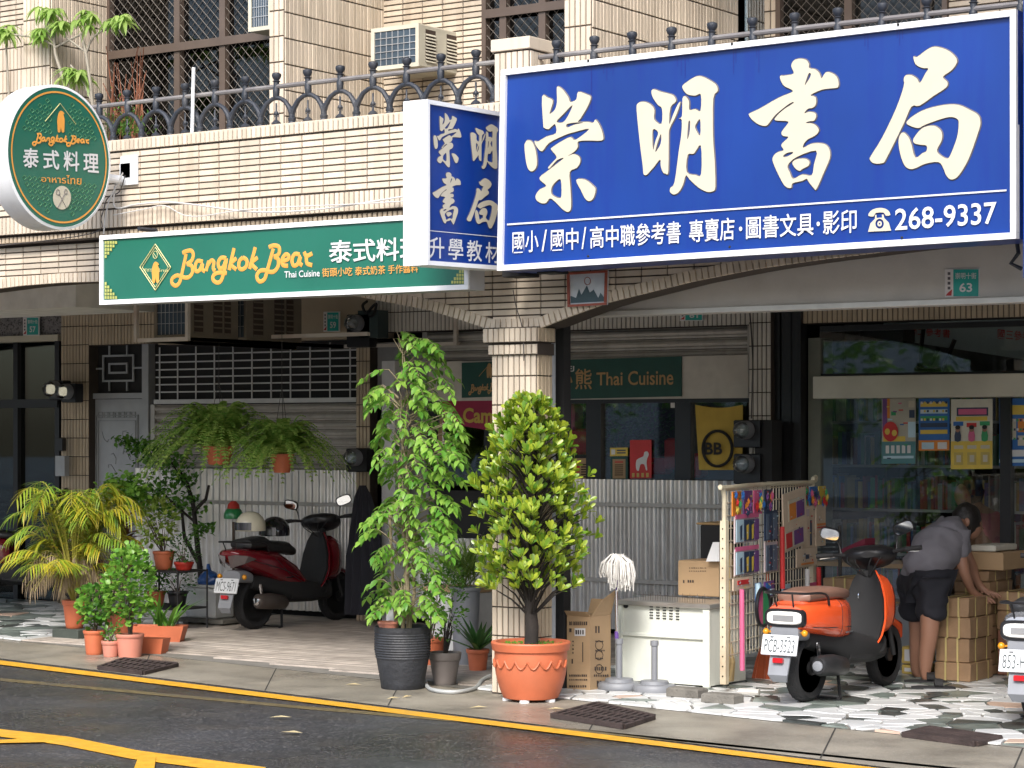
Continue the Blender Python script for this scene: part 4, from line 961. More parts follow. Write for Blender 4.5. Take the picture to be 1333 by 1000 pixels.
def pot(root, c, rt, rb, h, m, n=28, rim=.025, rimh=.06, soil=True, name='pot', soilm=SOIL, bulge=0):
    mb = MB(); pr = [(rb*.9,0),(rb,.006)]
    for i in range(1,6):
        t = i/6; pr.append((rb+(rt-rb)*t+bulge*math.sin(t*PI), (h-rimh)*t))
    pr += [(rt,h-rimh),(rt+rim*.6,h-rimh+.004),(rt+rim,h-.008),(rt+rim*.8,h),(rt-.008,h),(rt-.02,h-.04)]
    mb.lathe(pr, n, c); o = mb.build(name, m, root, True)
    if soil:
        mb = MB(); mb.lathe([(rt-.012,h-.045),(rt*.5,h-.03),(1e-7,h-.028)], n, c); mb.build('soil', soilm, root, True)
    return o
# 1 round-leaf tree in the big orange pot
g = G(691,913); g.z = .02
t1 = thing('potted_tree', (g.x,g.y,0), 'conical glossy round-leaved tree in large orange garland pot', 'potted tree')
sc1 = 217
pt = pot(t1, (g.x,g.y,.02), .218, .165, .34, TERRA, 40, .022, .055, bulge=.018, soilm=mat('weedy_soil',(.06,.10,.03),.9,var=.5,bump=.6))
mb = MB()
for k in range(9):
    a0 = -PI/2-1.2+k*.34; pts=[]
    for i in range(7):
        a=a0+i*.055; zz=.235-.045*math.sin(i/6*PI); rr_=.165+(.218-.165)*(zz/.285)+.018*math.sin(zz/.285*PI)+.004; pts.append((g.x+rr_*math.cos(a),g.y+rr_*math.sin(a),.02+zz))
    mb.tube(pts,.006,5)
    for i in (0,):
        a=a0; 
        for q_ in range(4): rr_=.224-.002*q_; mb.ball((g.x+(.214-.004*q_)*math.cos(a+.01*q_),g.y+(.214-.004*q_)*math.sin(a+.01*q_),.255-q_*.016),.008,6,4)
mb.build('garland_relief', TERRA, pt, True)
mb = MB()
for k in range(5): a=k*1.26; mb.lathe([(.03,.004),(.03,.022),(1e-7,.022)],10,(g.x+.14*math.cos(a),g.y+.14*math.sin(a),0))
mb.build('pot_feet', WHITEP, t1, kind='stuff')
mb = MB(); mb.tube([(g.x,g.y,.3),(g.x+.01,g.y,.45),(g.x-.01,g.y,.65),(g.x+.005,g.y,.9),(g.x,g.y,1.3),(g.x,g.y,1.7)],[.045,.040,.034,.024,.015,.006],10)
br = []
def env1(z):   # half width
    t_ = (z-.62)/(1.82-.62)
    for a,b,c_,d in ((0,.14,.24,.34),(.14,.5,.34,.345),(.5,.76,.345,.25),(.76,.92,.25,.14),(.92,1.01,.14,.04)):
        if a <= t_ <= b: return c_+(d-c_)*(t_-a)/(b-a)
    return .02
RL = [leafm('leaf', OB, .058, .022, .10, leafmat('jade_leaf',(.09,.22,.02),(.40,.47,.04),.35,.3)), None]
RM = MC['jade_leaf']; Ms = []
for k in range(600):
    z = .66+1.13*random.random()**1.0; a = random.uniform(0,2*PI); r_ = env1(z)*(random.random()**.4)*random.uniform(.8,1.14)
    p = Vector((g.x+r_*math.cos(a), g.y+r_*math.sin(a), z)); out = Vector((math.cos(a)*.8, math.sin(a)*.8, .75)).normalized()
    if k % 3 == 0: mb.tube([(g.x,g.y,max(.5,z-.12-r_*.5)), (g.x+(p.x-g.x)*.55,g.y+(p.y-g.y)*.55,z-.06), p],[.008,.005,.003],4)
    nn = random.randint(6,10); b0 = random.random()*6
    for i in range(nn):
        b = b0+i*2*PI/nn; u = out.orthogonal().normalized(); v = out.cross(u); d = (u*math.cos(b)+v*math.sin(b))*random.uniform(.35,1)+out*random.uniform(.5,1.3)+Vector((0,0,.35))
        Ms.append(orient(p+d*.006, d, out, random.uniform(.55,1.3)))
mb.build('trunk', DBARK, t1, True); foliage(t1, RL[0], Ms, RM, 260)
mb = MB()
for i in range(260):
    a=random.random()*6.28; r_=.2*random.random()**.5; p=Vector((g.x+r_*math.cos(a),g.y+r_*math.sin(a),.335)); mb.m=orient(p,Vector((math.cos(a),math.sin(a),random.uniform(.3,1.2))),s=random.uniform(.3,.6)); mb.add([(0,0,0),(.03,.012,.005),(.05,0,0),(.03,-.012,.005)],[(0,1,2,3)])
mb.m=Matrix.Identity(4); mb.build('clover', leafmat('clover_leaf',(.06,.20,.02),(.14,.32,.04)), t1, kind='stuff')
# 2 tall tree in ribbed black pot
g = G(524,897); t2 = thing('potted_tree', (g.x,g.y,0), 'tall bright green drooping-leaved tree in ribbed black pot', 'potted tree')
mb = MB(); pr=[(.125,0),(.135,.01),(.14,.05)]
for i in range(40):
    t_=i/40; r_=.14+.035*min(1,t_*1.6); pr.append((r_+(.004 if (i%2 and i>18) else 0), .05+.32*t_))
pr+=[(.178,.375),(.180,.392),(.17,.395),(.155,.385),(.15,.35)]
mb.lathe(pr,32,(g.x,g.y,0)); mb.build('pot', mat('black_rough_pot',(.025,.027,.032),.6,bump=.5,bs=40,var=.3), t2, True)
mb=MB(); mb.lathe([(.155,.35),(1e-7,.36)],24,(g.x,g.y,0)); mb.build('soil',SOIL,t2)
tr = MB(); Ms=[]; TM2=leafmat('bright_leaf',(.09,.27,.03),(.30,.50,.08),.45,.38); LM2=leafm('leaf',OV,.056,.030,.3,TM2)
env2=[(435,535,548),(455,505,580),(480,480,585),(510,475,590),(545,500,605),(575,480,600),(610,500,603),(640,512,600),(670,480,585),(700,470,592),(730,500,590),(760,478,570),(790,490,575)]
def env2f(y):
    for a,b in zip(env2,env2[1:]):
        if a[0]<=y<=b[0]:
            t_=(y-a[0])/(b[0]-a[0]); return a[1]+(b[1]-a[1])*t_, a[2]+(b[2]-a[2])*t_
    return (env2[0][1:] if y<env2[0][0] else env2[-1][1:])
stems=[[(0,0,.35),(.02,.02,.8),(-.03,0,1.3),(.02,.03,1.8),(.0,0,2.2)],[(.03,.02,.35),(.06,-.03,.9),(.05,0,1.3),(-.06,.02,1.75)],[(-.03,-.02,.35),(-.08,.0,.7),(-.12,.02,1.15)],[(.05,0,.35),(.07,.03,.6),(.05,.03,1.0)]]
for s_ in stems: tr.tube([(g.x+a,g.y+b,c_) for a,b,c_ in s_],[.014,.011,.008,.006,.004][:len(s_)],7)
for k in range(330):
    py=random.uniform(436,800); l,r_=env2f(py)
    if noise.noise(Vector((py*.04,(k%5)*1.7,3)))<-.17: continue
    l+=14*noise.noise(Vector((py*.05,9,1))); r_+=16*noise.noise(Vector((py*.05,2,7))); px=random.uniform(l+6,r_-6) if k%3 else random.choice((l+8,r_-8)); Yd=g.y+random.uniform(-.3,.22)*min(1,(r_-l)/110)
    e=P(px,py,Yd); c_=Vector((g.x,g.y,e.z+.05)); out=(e-c_); out.z=0
    out = out.normalized() if out.length>.02 else Vector((random.uniform(-1,1),random.uniform(-1,1),0)).normalized()
    L=random.uniform(.12,.2); st=e-out*L*.6+Vector((0,0,.03)); pts=[st+out*L*u+Vector((0,0,.03*u-.10*u*u)) for u in (0,.33,.66,1)]
    tr.tube([(g.x+(st.x-g.x)*.2,g.y+(st.y-g.y)*.2,min(2.2,st.z-.08)),st]+pts[1:],[.004,.003,.002,.002,.001],4)
    side=out.cross(Vector((0,0,1)))
    for i in range(1,6):
        u=i/5.5; p=st+out*L*u+Vector((0,0,.03*u-.10*u*u))
        for sg in (1,-1): Ms.append(orient(p, out*.5+side*sg*random.uniform(.6,1)+Vector((0,0,-random.uniform(.05,.7))), Vector((0,0,1))+rv(.5), random.uniform(.55,1.35)))
    Ms.append(orient(pts[-1],out+Vector((0,0,-.8)),s=1.1))
tr.build('trunk', mat('pale_bark',(.22,.18,.11),.8,var=.3), t2, True); foliage(t2,LM2,Ms,TM2,260)
mb=MB(); c=(g.x-.06,g.y-.07,.36); mb.lathe([(.05,0),(.062,.05),(.066,.052),(.066,.066),(.058,.066),(.055,.05),(1e-7,.05)],20,c); 
tp=thing('potted_seedling',(c[0],c[1],.36),'small terracotta bowl with a seedling set on the black pot','potted plant'); mb.build('bowl',TERRAP,tp,True)
mb=MB(); mb.box((c[0]-.07,g.y+.0,.36),(c[0]-.01,g.y+.05,.50)); mb.build('plant_label',WHITE,tp)
def bush(root, c, rad, n, me, m, nobj=0, stems=8, base=None, up=.4, sm=None, sc_=(.7,1.2), droop=0):
    Ms=[]; mb=MB(); base=base or Vector((c[0],c[1],c[2]-rad[2]))
    for i in range(stems):
        s_=sph(); e=Vector((c[0]+s_.x*rad[0]*.8,c[1]+s_.y*rad[1]*.8,c[2]+s_.z*rad[2]*.8)); mb.tube([base+rv(.01),(base+e)/2+Vector((0,0,.03))+rv(.02),e],[.006,.004,.002],4)
    for i in range(n):
        s_=sph()
        if random.random()<.5: s_=s_.normalized()*random.uniform(.75,1.02)
        k=1+.22*noise.noise(s_*2.2+Vector(c)*3); p=Vector((c[0]+s_.x*rad[0]*k,c[1]+s_.y*rad[1]*k,c[2]+s_.z*rad[2]*k))
        d=Vector((s_.x,s_.y,s_.z*.6+up-droop))+rv(.6); Ms.append(orient(p,d,Vector((0,0,1))+rv(.5)+Vector((0,-.3,0)),random.uniform(*sc_)))
    if stems: mb.build('stems',sm or BARK,root,True,kind='stuff')
    foliage(root,me,Ms,m,nobj)
# 3 grey pot shrub
g=G(579,893); t3=thing('potted_shrub',(g.x,g.y,0),'sparse small-leaved shrub in a taupe grey pot','potted plant')
pot(t3,(g.x,g.y,0),.095,.068,.215,mat('taupe_pot',(.16,.14,.13),.5),28,.012,.05)
SL=leafmat('fresh_leaf',(.05,.17,.02),(.16,.34,.05),.4); SLM=leafm('leaf',OV,.03,.018,.2,SL)
bush(t3,(g.x-.02,g.y,.52),(.16,.14,.24),420,SLM,SL,0,12,Vector((g.x,g.y,.2)),sm=DBARK)
# 4 palm
g=G(97,833); t4=thing('potted_palm',(g.x,g.y,0),'yellowing areca palm with drooping dry fronds in orange pot','potted palm')
mb=MB(); mb.box((g.x-.14,g.y-.1,0),(g.x+.14,g.y+.1,.09),.006); mb.m=Matrix.Identity(4); single(mb,'stone_block',mat('mossy_block',(.05,.06,.05),.9,bump=.6),'dark mossy stone block under the orange palm pot','stone block')
pot(t4,(g.x,g.y,.09),.088,.066,.22,TERRA,28,.012,.04)
PM=leafmat('palm_leaf',(.22,.36,.03),(.62,.50,.05),.45,.4); PG=leafmat('green_palm_leaf',(.10,.24,.03),(.34,.44,.05),.4,.4); PD=leafmat('dry_palm_leaf',(.22,.16,.10),(.36,.28,.18),.2,.8)
ML={'a':(leafm('leaflet',LN,.17,.017,.45,PM),[],PM),'b':(leafm('leaflet',LN,.17,.016,.45,PG),[],PG),'c':(leafm('leaflet',LN,.14,.008,.2,PD),[],PD)}
mb=MB(); rr=random.Random(11)
for k in range(112):
    a=rr.uniform(0,2*PI); dry=k>=84; L=rr.uniform(.5,.85) if not dry else rr.uniform(.4,.6); ro=rr.uniform(.45,.95); hh=rr.uniform(.3,1.0) if not dry else rr.uniform(.25,.45)
    key='c' if dry else ('a' if rr.random()<.6 else 'b'); hz=Vector((math.cos(a),math.sin(a),0)); pts=[]
    for i in range(11):
        u=i/10; pts.append(Vector((g.x-.01,g.y,.28))+hz*(ro*.62*u**1.2*(1 if not dry else .75))+Vector((0,0,hh*math.sin(u*2.0 if not dry else u*2.7)/1.0*(.95))))
    mb.tube(pts,[.006-.0045*i/10 for i in range(11)],5)
    for i in range(3,11):
        for sub in (0,.5):
            if i==10 and sub: continue
            p=pts[i] if not sub else (pts[i]+pts[min(10,i+1)])/2; d=(pts[min(10,i+1)]-pts[i-1]).normalized(); sd_=d.cross(Vector((0,0,1))); sd_=sd_.normalized() if sd_.length>.01 else Vector((1,0,0))
            for sg in (1,-1): 
                s_=math.sin((i+sub-2)/9*PI)*.55+.55
                ML[key][1].append(orient(p,d*.8+sd_*sg*.8+Vector((0,0,-.15 if not dry else -1.6)),Vector((0,0,1)),s_*rr.uniform(.8,1.1)))
mb.build('frond_stalks',mat('palm_stalk',(.35,.32,.06),.5),t4,True,kind='stuff')
for k_ in 'abc': foliage(t4,ML[k_][0],ML[k_][1],ML[k_][2],90 if k_!='c' else 0,'leaflet')
# 5 terracotta pots row
def smallpot(px,py,rt,rb,h,m,label,**k):
    g=G(px,py); t=thing('potted_plant',(g.x,g.y,0),label,'potted plant','potted plants at the kerb'); pot(t,(g.x,g.y,0),rt,rb,h,m,24,.008,.03); return t,g
BL=leafmat('lime_round_leaf',(.09,.26,.03),(.26,.46,.07),.4); BLM=leafm('leaf',[(0,.3),(.25,.9),(.6,1),(.9,.6),(1,.1)],.036,.036,.15,BL)
t5,g=smallpot(169,856,.095,.08,.17,TERRAP,'bushy lime green plant in a wide pinkish terracotta pot'); bush(t5,(g.x,g.y,.52),(.20,.17,.29),900,BLM,BL,120,14,Vector((g.x,g.y,.15)))
t6,g=smallpot(144,856,.06,.05,.12,TERRAP,'low green herb in the smallest pale pink pot'); bush(t6,(g.x,g.y,.17),(.07,.06,.06),90,SLM,SL,0,5,Vector((g.x,g.y,.1)))
t7,g=smallpot(123,853,.075,.06,.18,TERRA,'leafy green coleus in an orange terracotta pot with rusty rim'); bush(t7,(g.x,g.y,.36),(.15,.12,.15),360,BLM,SL,40,8,Vector((g.x,g.y,.15)))
# red-leaved plant + croton
RLf=leafmat('maroon_leaf',(.10,.02,.03),(.24,.10,.07),.3); RLM=leafm('leaf',LN,.16,.05,.35,RLf); YL=leafmat('croton_leaf',(.30,.30,.05),(.45,.16,.08),.35); YLM=leafm('leaf',LN,.15,.05,.3,YL)
g=G(160,828); t8=thing('potted_plant',(g.x,g.y,0),'maroon and yellow long-leaved cordyline between palm and white bin','potted plant','potted plants at the kerb'); pot(t8,(g.x,g.y,0),.09,.07,.2,TERRA,20,.01,.03)
Ms=[];Ms2=[]
mb=MB(); mb.tube([(g.x,g.y,.15),(g.x,g.y,.8)],.01,6); mb.build('stem',BARK,t8)
for i in range(70):
    a=random.random()*6.28; z=.45+random.random()*.5; (Ms if i%2 else Ms2).append(orient(Vector((g.x+.02*math.cos(a),g.y+.02*math.sin(a),z)),Vector((math.cos(a),math.sin(a),random.uniform(.3,1.4))),s=random.uniform(.8,1.3)))
foliage(t8,RLM,Ms,RLf,35); foliage(t8,YLM,Ms2,YL,35)
g=G(105,815); t9=thing('potted_plant',(g.x,g.y,0),'dark maroon strappy plant half hidden behind the palm','potted plant','potted plants at the kerb'); pot(t9,(g.x,g.y,0),.08,.06,.16,BLACK,20,.01,.03)
foliage(t9,RLM,[orient(Vector((g.x,g.y,.15+random.random()*.55)),Vector((math.cos(i*2.4),math.sin(i*2.4),random.uniform(.4,1.5))),s=random.uniform(.8,1.5)) for i in range(50)],RLf)
mb=MB(); mb.tube([(g.x,g.y,.1),(g.x,g.y,.7)],.01,6); mb.build('stem',BARK,t9)
# troughs
def trough(px,py,L,Wd,h,lab,ang):
    g=G(px,py); t=thing('plant_trough',(g.x,g.y,0),lab,'plant trough'); c_,s_=math.cos(ang),math.sin(ang)
    R2=lambda pts: [(g.x+x*c_-y*s_,g.y+x*s_+y*c_) for x,y in pts]
    mb=MB(); a=[(-L/2,-Wd/2),(L/2,-Wd/2),(L/2,Wd/2),(-L/2,Wd/2)]; k=.82; mb_v=[(*p,0) for p in R2([(x*k,y*k) for x,y in a])]+[(*p,h) for p in R2(a)]+[(*p,h) for p in R2([(x*.9,y*.85) for x,y in a])]+[(*p,h-.03) for p in R2([(x*.88,y*.82) for x,y in a])]
    mb.add(mb_v,[(3,2,1,0)]+[(r_*4+i,r_*4+(i+1)%4,(r_+1)*4+(i+1)%4,(r_+1)*4+i) for r_ in range(3) for i in range(4)]); mb.build('trough',TERRA,t)
    mb=MB(); mb.add([(*p,h-.03) for p in R2([(x*.87,y*.81) for x,y in a])],[(0,1,2,3)]); mb.build('soil',SOIL,t); return t,g
trough(196,852,.26,.13,.12,'low oval terracotta trough of bare soil beside the pink pots',.3)
t_,g=trough(207,838,.42,.17,.14,'larger terracotta trough stacked behind the low one',.5)
foliage(t_,leafm('leaf',LN,.3,.03,.5,SL),[orient(Vector((g.x+random.uniform(-.1,.1),g.y+.05,.12)),Vector((random.uniform(-.6,.6),random.uniform(-.4,.4),1)),s=random.uniform(.6,1.3)) for i in range(26)],SL)
# 6 left shrubbery on stand: potted geranium on rack, tree-like cactus stem
g=G(222,822); rk=thing('plant_stand',(g.x,g.y,0),'black metal plant stand behind the terracotta troughs','plant stand')
def bars(parent,m,name,segs,r=.008):
    for a,b in segs: mb=MB(); mb.tube([a,b],r,6); mb.build(name,m,parent)
x0,x1,y0,y1=g.x-.36,g.x+.17,g.y-.1,g.y+.25
for zz in (.18,.48):
    mb=MB(); mb.box((x0,y0,zz),(x1,y1,zz+.015)); mb.build('shelf',BLACKM,rk)
bars(rk,BLACKM,'leg',[((a,b,0),(a,b,.5)) for a in (x0,x1) for b in (y0,y1)])
def onrack(dx,dz,rt,h,m,label): 
    c_=(g.x+dx,g.y+.05,dz); t=thing('potted_plant',c_,label,'potted plant','pots on the black stand'); pot(t,c_,rt,rt*.75,h,m,22,.008,.025); return t,c_
t_,c_=onrack(-.12,.495,.085,.15,TERRA,'yellow-green leafy plant in terracotta pot on the stand'); YG2=leafmat('yellowgreen_leaf',(.22,.36,.05),(.42,.52,.12),.45); YGM=leafm('leaf',OV,.05,.035,.3,YG2)
bush(t_,(c_[0]-.07,c_[1],c_[2]+.38),(.17,.14,.2),330,YGM,YG2,60,9,Vector((c_[0],c_[1],c_[2]+.12)))
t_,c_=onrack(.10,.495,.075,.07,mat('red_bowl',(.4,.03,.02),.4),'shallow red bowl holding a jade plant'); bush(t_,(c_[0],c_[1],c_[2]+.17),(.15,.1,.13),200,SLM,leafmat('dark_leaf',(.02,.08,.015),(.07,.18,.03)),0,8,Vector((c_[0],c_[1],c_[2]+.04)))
t_,c_=onrack(.03,.195,.08,.13,BLACK,'dark leafed plant in black pot on lower shelf'); bush(t_,(c_[0],c_[1],c_[2]+.2),(.2,.12,.12),220,SLM,MC['dark_leaf'],0,8,Vector((c_[0],c_[1],c_[2]+.1)))
t_,c_=onrack(-.2,.195,.07,.12,TERRA,'small shade plant in terracotta pot on lower shelf'); bush(t_,(c_[0],c_[1],c_[2]+.2),(.12,.1,.13),160,SLM,SL,0,6,Vector((c_[0],c_[1],c_[2]+.1)))
g=G(262,806); tc=thing('potted_euphorbia',(g.x,g.y,0),'dark bare-stemmed succulent tree leaning before the corrugated fence','potted plant'); pot(tc,(g.x,g.y,0),.12,.09,.2,BLACK,20,.01,.03)
tr=MB(); K=lambda px,py:P(px,py,g.y)
tr.tube([K(266,790),K(258,720),K(252,660),K(244,630),K(232,610)],[.026,.024,.02,.016,.01],8); tr.tube([K(253,665),K(268,650),K(272,632)],[.018,.015,.012],7); tr.tube([K(254,680),K(225,655),K(205,635)],[.012,.010,.006],6); tr.tube([K(262,740),K(240,700),K(236,660)],[.02,.016,.012],7)
tr.tube([K(240,630),K(222,600),K(185,585)],[.01,.007,.004],6)
tr.build('trunk',DBARK,tc,True); Ms=[]
for cx,cy,r_ in ((225,600,26),(200,590,22),(180,582,14),(165,575,8),(244,655,18),(205,640,24),(240,625,14),(185,650,12),(215,665,14),(262,690,10)):
    for i in range(int(r_*8)):
        p=K(cx+random.gauss(0,r_*.5),cy+random.gauss(0,r_*.42)); p.y+=random.uniform(-.12,.12); Ms.append(orient(p,rv()+Vector((0,0,.3)),Vector((0,-.3,1))+rv(.4),random.uniform(.7,1.4)))
foliage(tc,leafm('leaf',OV,.045,.03,.2,SL),Ms,SL,80)
# pale vine left of door bush
g=G(150,820); tv=thing('potted_shrub',(g.x,g.y,0),'light green roundish-leaved shrub beside the grey door','potted plant'); pot(tv,(g.x,g.y,0),.09,.07,.18,TERRA,20,.01,.03)
Ms=[]; tr=MB(); K=lambda px,py:P(px,py,g.y)
tr.tube([K(158,790),K(160,720),K(165,660),K(160,635)],[.01,.008,.005,.003],6); tr.tube([K(162,690),K(145,640),K(135,632)],[.006,.004,.003],5); tr.build('stem',BARK,tv)
for cx,cy,r_ in ((165,630,20),(145,632,12),(168,655,14),(160,645,12),(182,640,10)):
    for i in range(int(r_*7)):
        p=K(cx+random.gauss(0,r_*.5),cy+random.gauss(0,r_*.4)); p.y+=random.uniform(-.1,.1); Ms.append(orient(p,rv()+Vector((0,0,.2)),Vector((0,-.4,1))+rv(.4),random.uniform(.8,1.3)))
foliage(tv,BLM,Ms,BL,60)
# ferns
FM=leafmat('fern_leaf',(.15,.34,.05),(.46,.60,.15),.45,.5)
def fern(px,py,Y,R_,label,n=90,pr=.075,kw=1.0,up=.9):
    c=P(px,py,Y); t=thing('hanging_fern',c,label,'hanging fern','ferns hanging in the arcade'); mb=MB()
    mb.lathe([(pr*.7,-.13),(pr,0),(pr+.008,.0),(pr+.008,.018),(pr-.01,.018),(1e-7,0)],20,c); mb.build('pot',TERRA,t,True)
    mb=MB(); f_=MB()
    for k in range(n):
        a=random.uniform(0,2*PI); L=R_*random.uniform(.75,1.15); e=random.uniform(.3,1.5); hz=Vector((math.cos(a)*kw,math.sin(a),0)); pts=[]
        for i in range(9):
            u=i/8; pts.append(Vector(c)+hz*(pr*.5+L*math.cos(e)*u*1.15+L*.25*u*u)+Vector((0,0,.01+up*L*math.sin(e)*u*1.5-L*(.5+.45*math.cos(e))*u*u*u*1.1)))
        mb.tube(pts,.0018,3,False)
        for i in range(1,9):
            for sb in (0,.33,.66):
                if i==8 and sb: continue
                p=pts[i]+(pts[min(8,i+1)]-pts[i])*sb; d=(pts[min(8,i+1)]-pts[i-1]).normalized(); s_=d.cross(Vector((0,0,1))); s_=s_.normalized() if s_.length>.05 else Vector((1,0,0)); w_=.040*(1-.7*((i+sb)/8.5)**2)*R_/.4
                for sg in (1,-1):
                    q_=p+s_*sg*w_+d*.006+Vector((0,0,-.006)); f_.add([p-d*.008,q_-d*.006,q_+d*.006,p+d*.010],[(0,1,2,3)])
    mb.build('frond_stalks',FM,t,kind='stuff'); f_.build('foliage',FM,t,kind='stuff')
    mb=MB()
    for a in (0,2.1,4.2): mb.tube([(c.x+pr*math.cos(a),c.y+pr*math.sin(a),c.z),(c.x,c.y,c.z+.55),(c.x,c.y,2.94)],.003,4)
    mb.build('hanger',BLACK,t)
    return t
fern(285,584,14.0,.44,'large feathery fern hanging at left above the corrugated fence',230,.12,1.15)
fern(367,594,14.0,.36,'rounder fern hanging by a black cord above the maroon scooter',190,.09)
# grass-like plant + others right of the tall tree
GRS=leafmat('grassy_leaf',(.08,.20,.03),(.30,.40,.10),.4); GRM=leafm('leaf',LN,.34,.010,.6,GRS)
g=G(606,868); t_=thing('potted_grass_plant',(g.x,g.y,0),'wispy grassy plant in tall pot behind the conical tree','potted plant'); pot(t_,(g.x,g.y,0),.1,.08,.55,GREYP,20,.01,.03)
foliage(t_,GRM,[orient(Vector((g.x+random.uniform(-.06,.06),g.y+random.uniform(-.06,.06),.52+random.random()*.22)),Vector((math.cos(i*2.4),math.sin(i*2.4),random.uniform(.5,2.2))),s=random.uniform(.7,1.2)) for i in range(240)],GRS,60)
ALM=leafm('leaf',LN,.26,.04,.15,leafmat('aloe_leaf',(.03,.11,.03),(.09,.2,.05)))
g=G(622,876); t_=thing('potted_aloe',(g.x,g.y,0),'spiky aloe in terracotta pot tucked behind the tiled pillar','potted plant'); pot(t_,(g.x,g.y,0),.07,.055,.16,TERRA,20,.01,.03)
foliage(t_,ALM,[orient(Vector((g.x,g.y,.14)),Vector((math.cos(i*2.4),math.sin(i*2.4),random.uniform(.5,2.5))),s=random.uniform(.8,1.2)) for i in range(26)],MC['aloe_leaf'],26)
g=G(560,868); t_=thing('potted_shrub',(g.x,g.y,0),'low dense green shrub filling the gap behind the grey pot','potted plant'); pot(t_,(g.x,g.y,0),.1,.08,.2,TERRA,20,.01,.03)
bush(t_,(g.x+.05,g.y,.62),(.24,.15,.14),420,SLM,SL,40,8,Vector((g.x,g.y,.18)))
# hose
mb=MB(); mb.tube(smoothpoly([G(553,885,.02),G(560,897,.02),G(590,901,.02),G(618,896,.02),G(628,885,.03),G(638,880,.04)],6,False),.013,8)
single(mb,'drain_hose',mat('grey_hose',(.36,.37,.36),.5),'grey ribbed hose curling round the taupe pot','hose',smooth=True)
# balcony schefflera and weeds
g=P(88,180,11.95); t_=thing('balcony_plant',g+Vector((0,0,-.3)),'bare-stemmed schefflera with drooping leaf umbrellas on the balcony','balcony plant'); tr=MB(); K=lambda px,py,d=0:P(px,py,11.9+d)
for L in ([(90,200),(83,110),(72,70),(71,40)],[(72,62),(95,50),(110,42),(108,30)],[(72,60),(50,50),(15,45)],[(126,200),(120,130),(112,70),(105,45)],[(112,70),(122,48),(142,36)],[(72,62),(60,40),(66,20)],[(112,68),(85,48)],[(125,150),(110,110),(92,85)],[(12,130),(8,60),(8,50)]):
    tr.tube(smoothpoly([K(*p_) for p_ in L],3,False),.012 if L[0][1]>150 else .008,6)
tr.build('stem',mat('grey_stem',(.28,.25,.2),.8),t_,True)
UM=leafmat('umbrella_leaf',(.20,.38,.06),(.48,.62,.20),.5,.35); ULM=leafm('leaf',LN,.13,.038,.5,UM); Ms=[]
for cx,cy,k in ((66,15,3),(110,24,3),(155,24,3),(6,42,3),(95,92,3),(50,38,2),(75,32,2),(108,100,1)):
    for q_ in range(k*3):
        c_=K(cx+random.gauss(0,7),cy+random.gauss(0,4),random.uniform(-.06,.06)); a0=random.random()
        for i in range(7): a=a0+i*.9; Ms.append(orient(c_,Vector((math.cos(a),math.sin(a),random.uniform(-.7,.1))),s=random.uniform(.6,1.05)))
foliage(t_,ULM,Ms,UM,120)
t_=thing('balcony_weeds',P(160,186,11.75),'feathery green weeds growing through the balcony railing','balcony plant'); Ms=[]
for i in range(420):
    p=P(random.gauss(165,14),175-abs(random.gauss(0,16)),11.7+random.uniform(-.1,.1)); Ms.append(orient(p,rv()+Vector((0,0,.6)),s=random.uniform(.6,1.2)))
foliage(t_,leafm('leaf',LN,.04,.01,.3,SL),Ms,SL,0)
t_=thing('dry_balcony_plant',P(165,186,12.1),'leggy red-brown dry twigs in front of the dark balcony doors','balcony plant'); mb=MB(); rr=random.Random(5)
for i in range(26):
    x=rr.uniform(140,185); y1_=rr.uniform(60,130); mb.tube([P(x,190,12.1),P(x+rr.uniform(-6,6),150,12.1+rr.uniform(-.1,.1)),P(x+rr.uniform(-14,16),y1_,12.1)],[.006,.005,.003],4)
mb.build('twigs',mat('red_twig',(.22,.08,.04),.8,rnd=.4),t_,kind='stuff')
# ---------------- scooters ----------------
def loft(mb, secs, n=16, pw=3.0, cap=True):
    """secs: (x, cy, cz, hw, hh)"""
    vs=[]
    for s_ in secs:
        x,cy,cz,hw,hh=s_[:5]; p_=s_[5] if len(s_)>5 else pw
        for j in range(n):
            a=2*PI*(j+.5)/n; c_,s2=math.cos(a),math.sin(a); vs.append((x,cy+hw*math.copysign(abs(c_)**(2/p_),c_),cz+hh*math.copysign(abs(s2)**(2/p_),s2)))
    k=len(secs); fs=[(i*n+j,i*n+(j+1)%n,(i+1)*n+(j+1)%n,(i+1)*n+j) for i in range(k-1) for j in range(n)]
    if cap: fs+=[tuple(reversed(range(n))),tuple(range((k-1)*n,k*n))]
    return mb.add(vs,fs)
SEATB=mat('brown_vinyl',(.20,.11,.08),.4,var=.1); TAILW=mat('clear_tail_lens',(.75,.74,.70),.15,coat=.5); REDL=mat('red_lens',(.45,.01,.015),.15,coat=.5); AMB=mat('amber_lens',(.6,.25,.01),.2); PLATEW=mat('plate_white_enamel',(.62,.64,.66),.4,var=.03); MUD=mat('grey_mudflap',(.22,.23,.25),.5); MIRR=mat('mirror_glass',(.85,.88,.9),.03,metal=1,var=0)
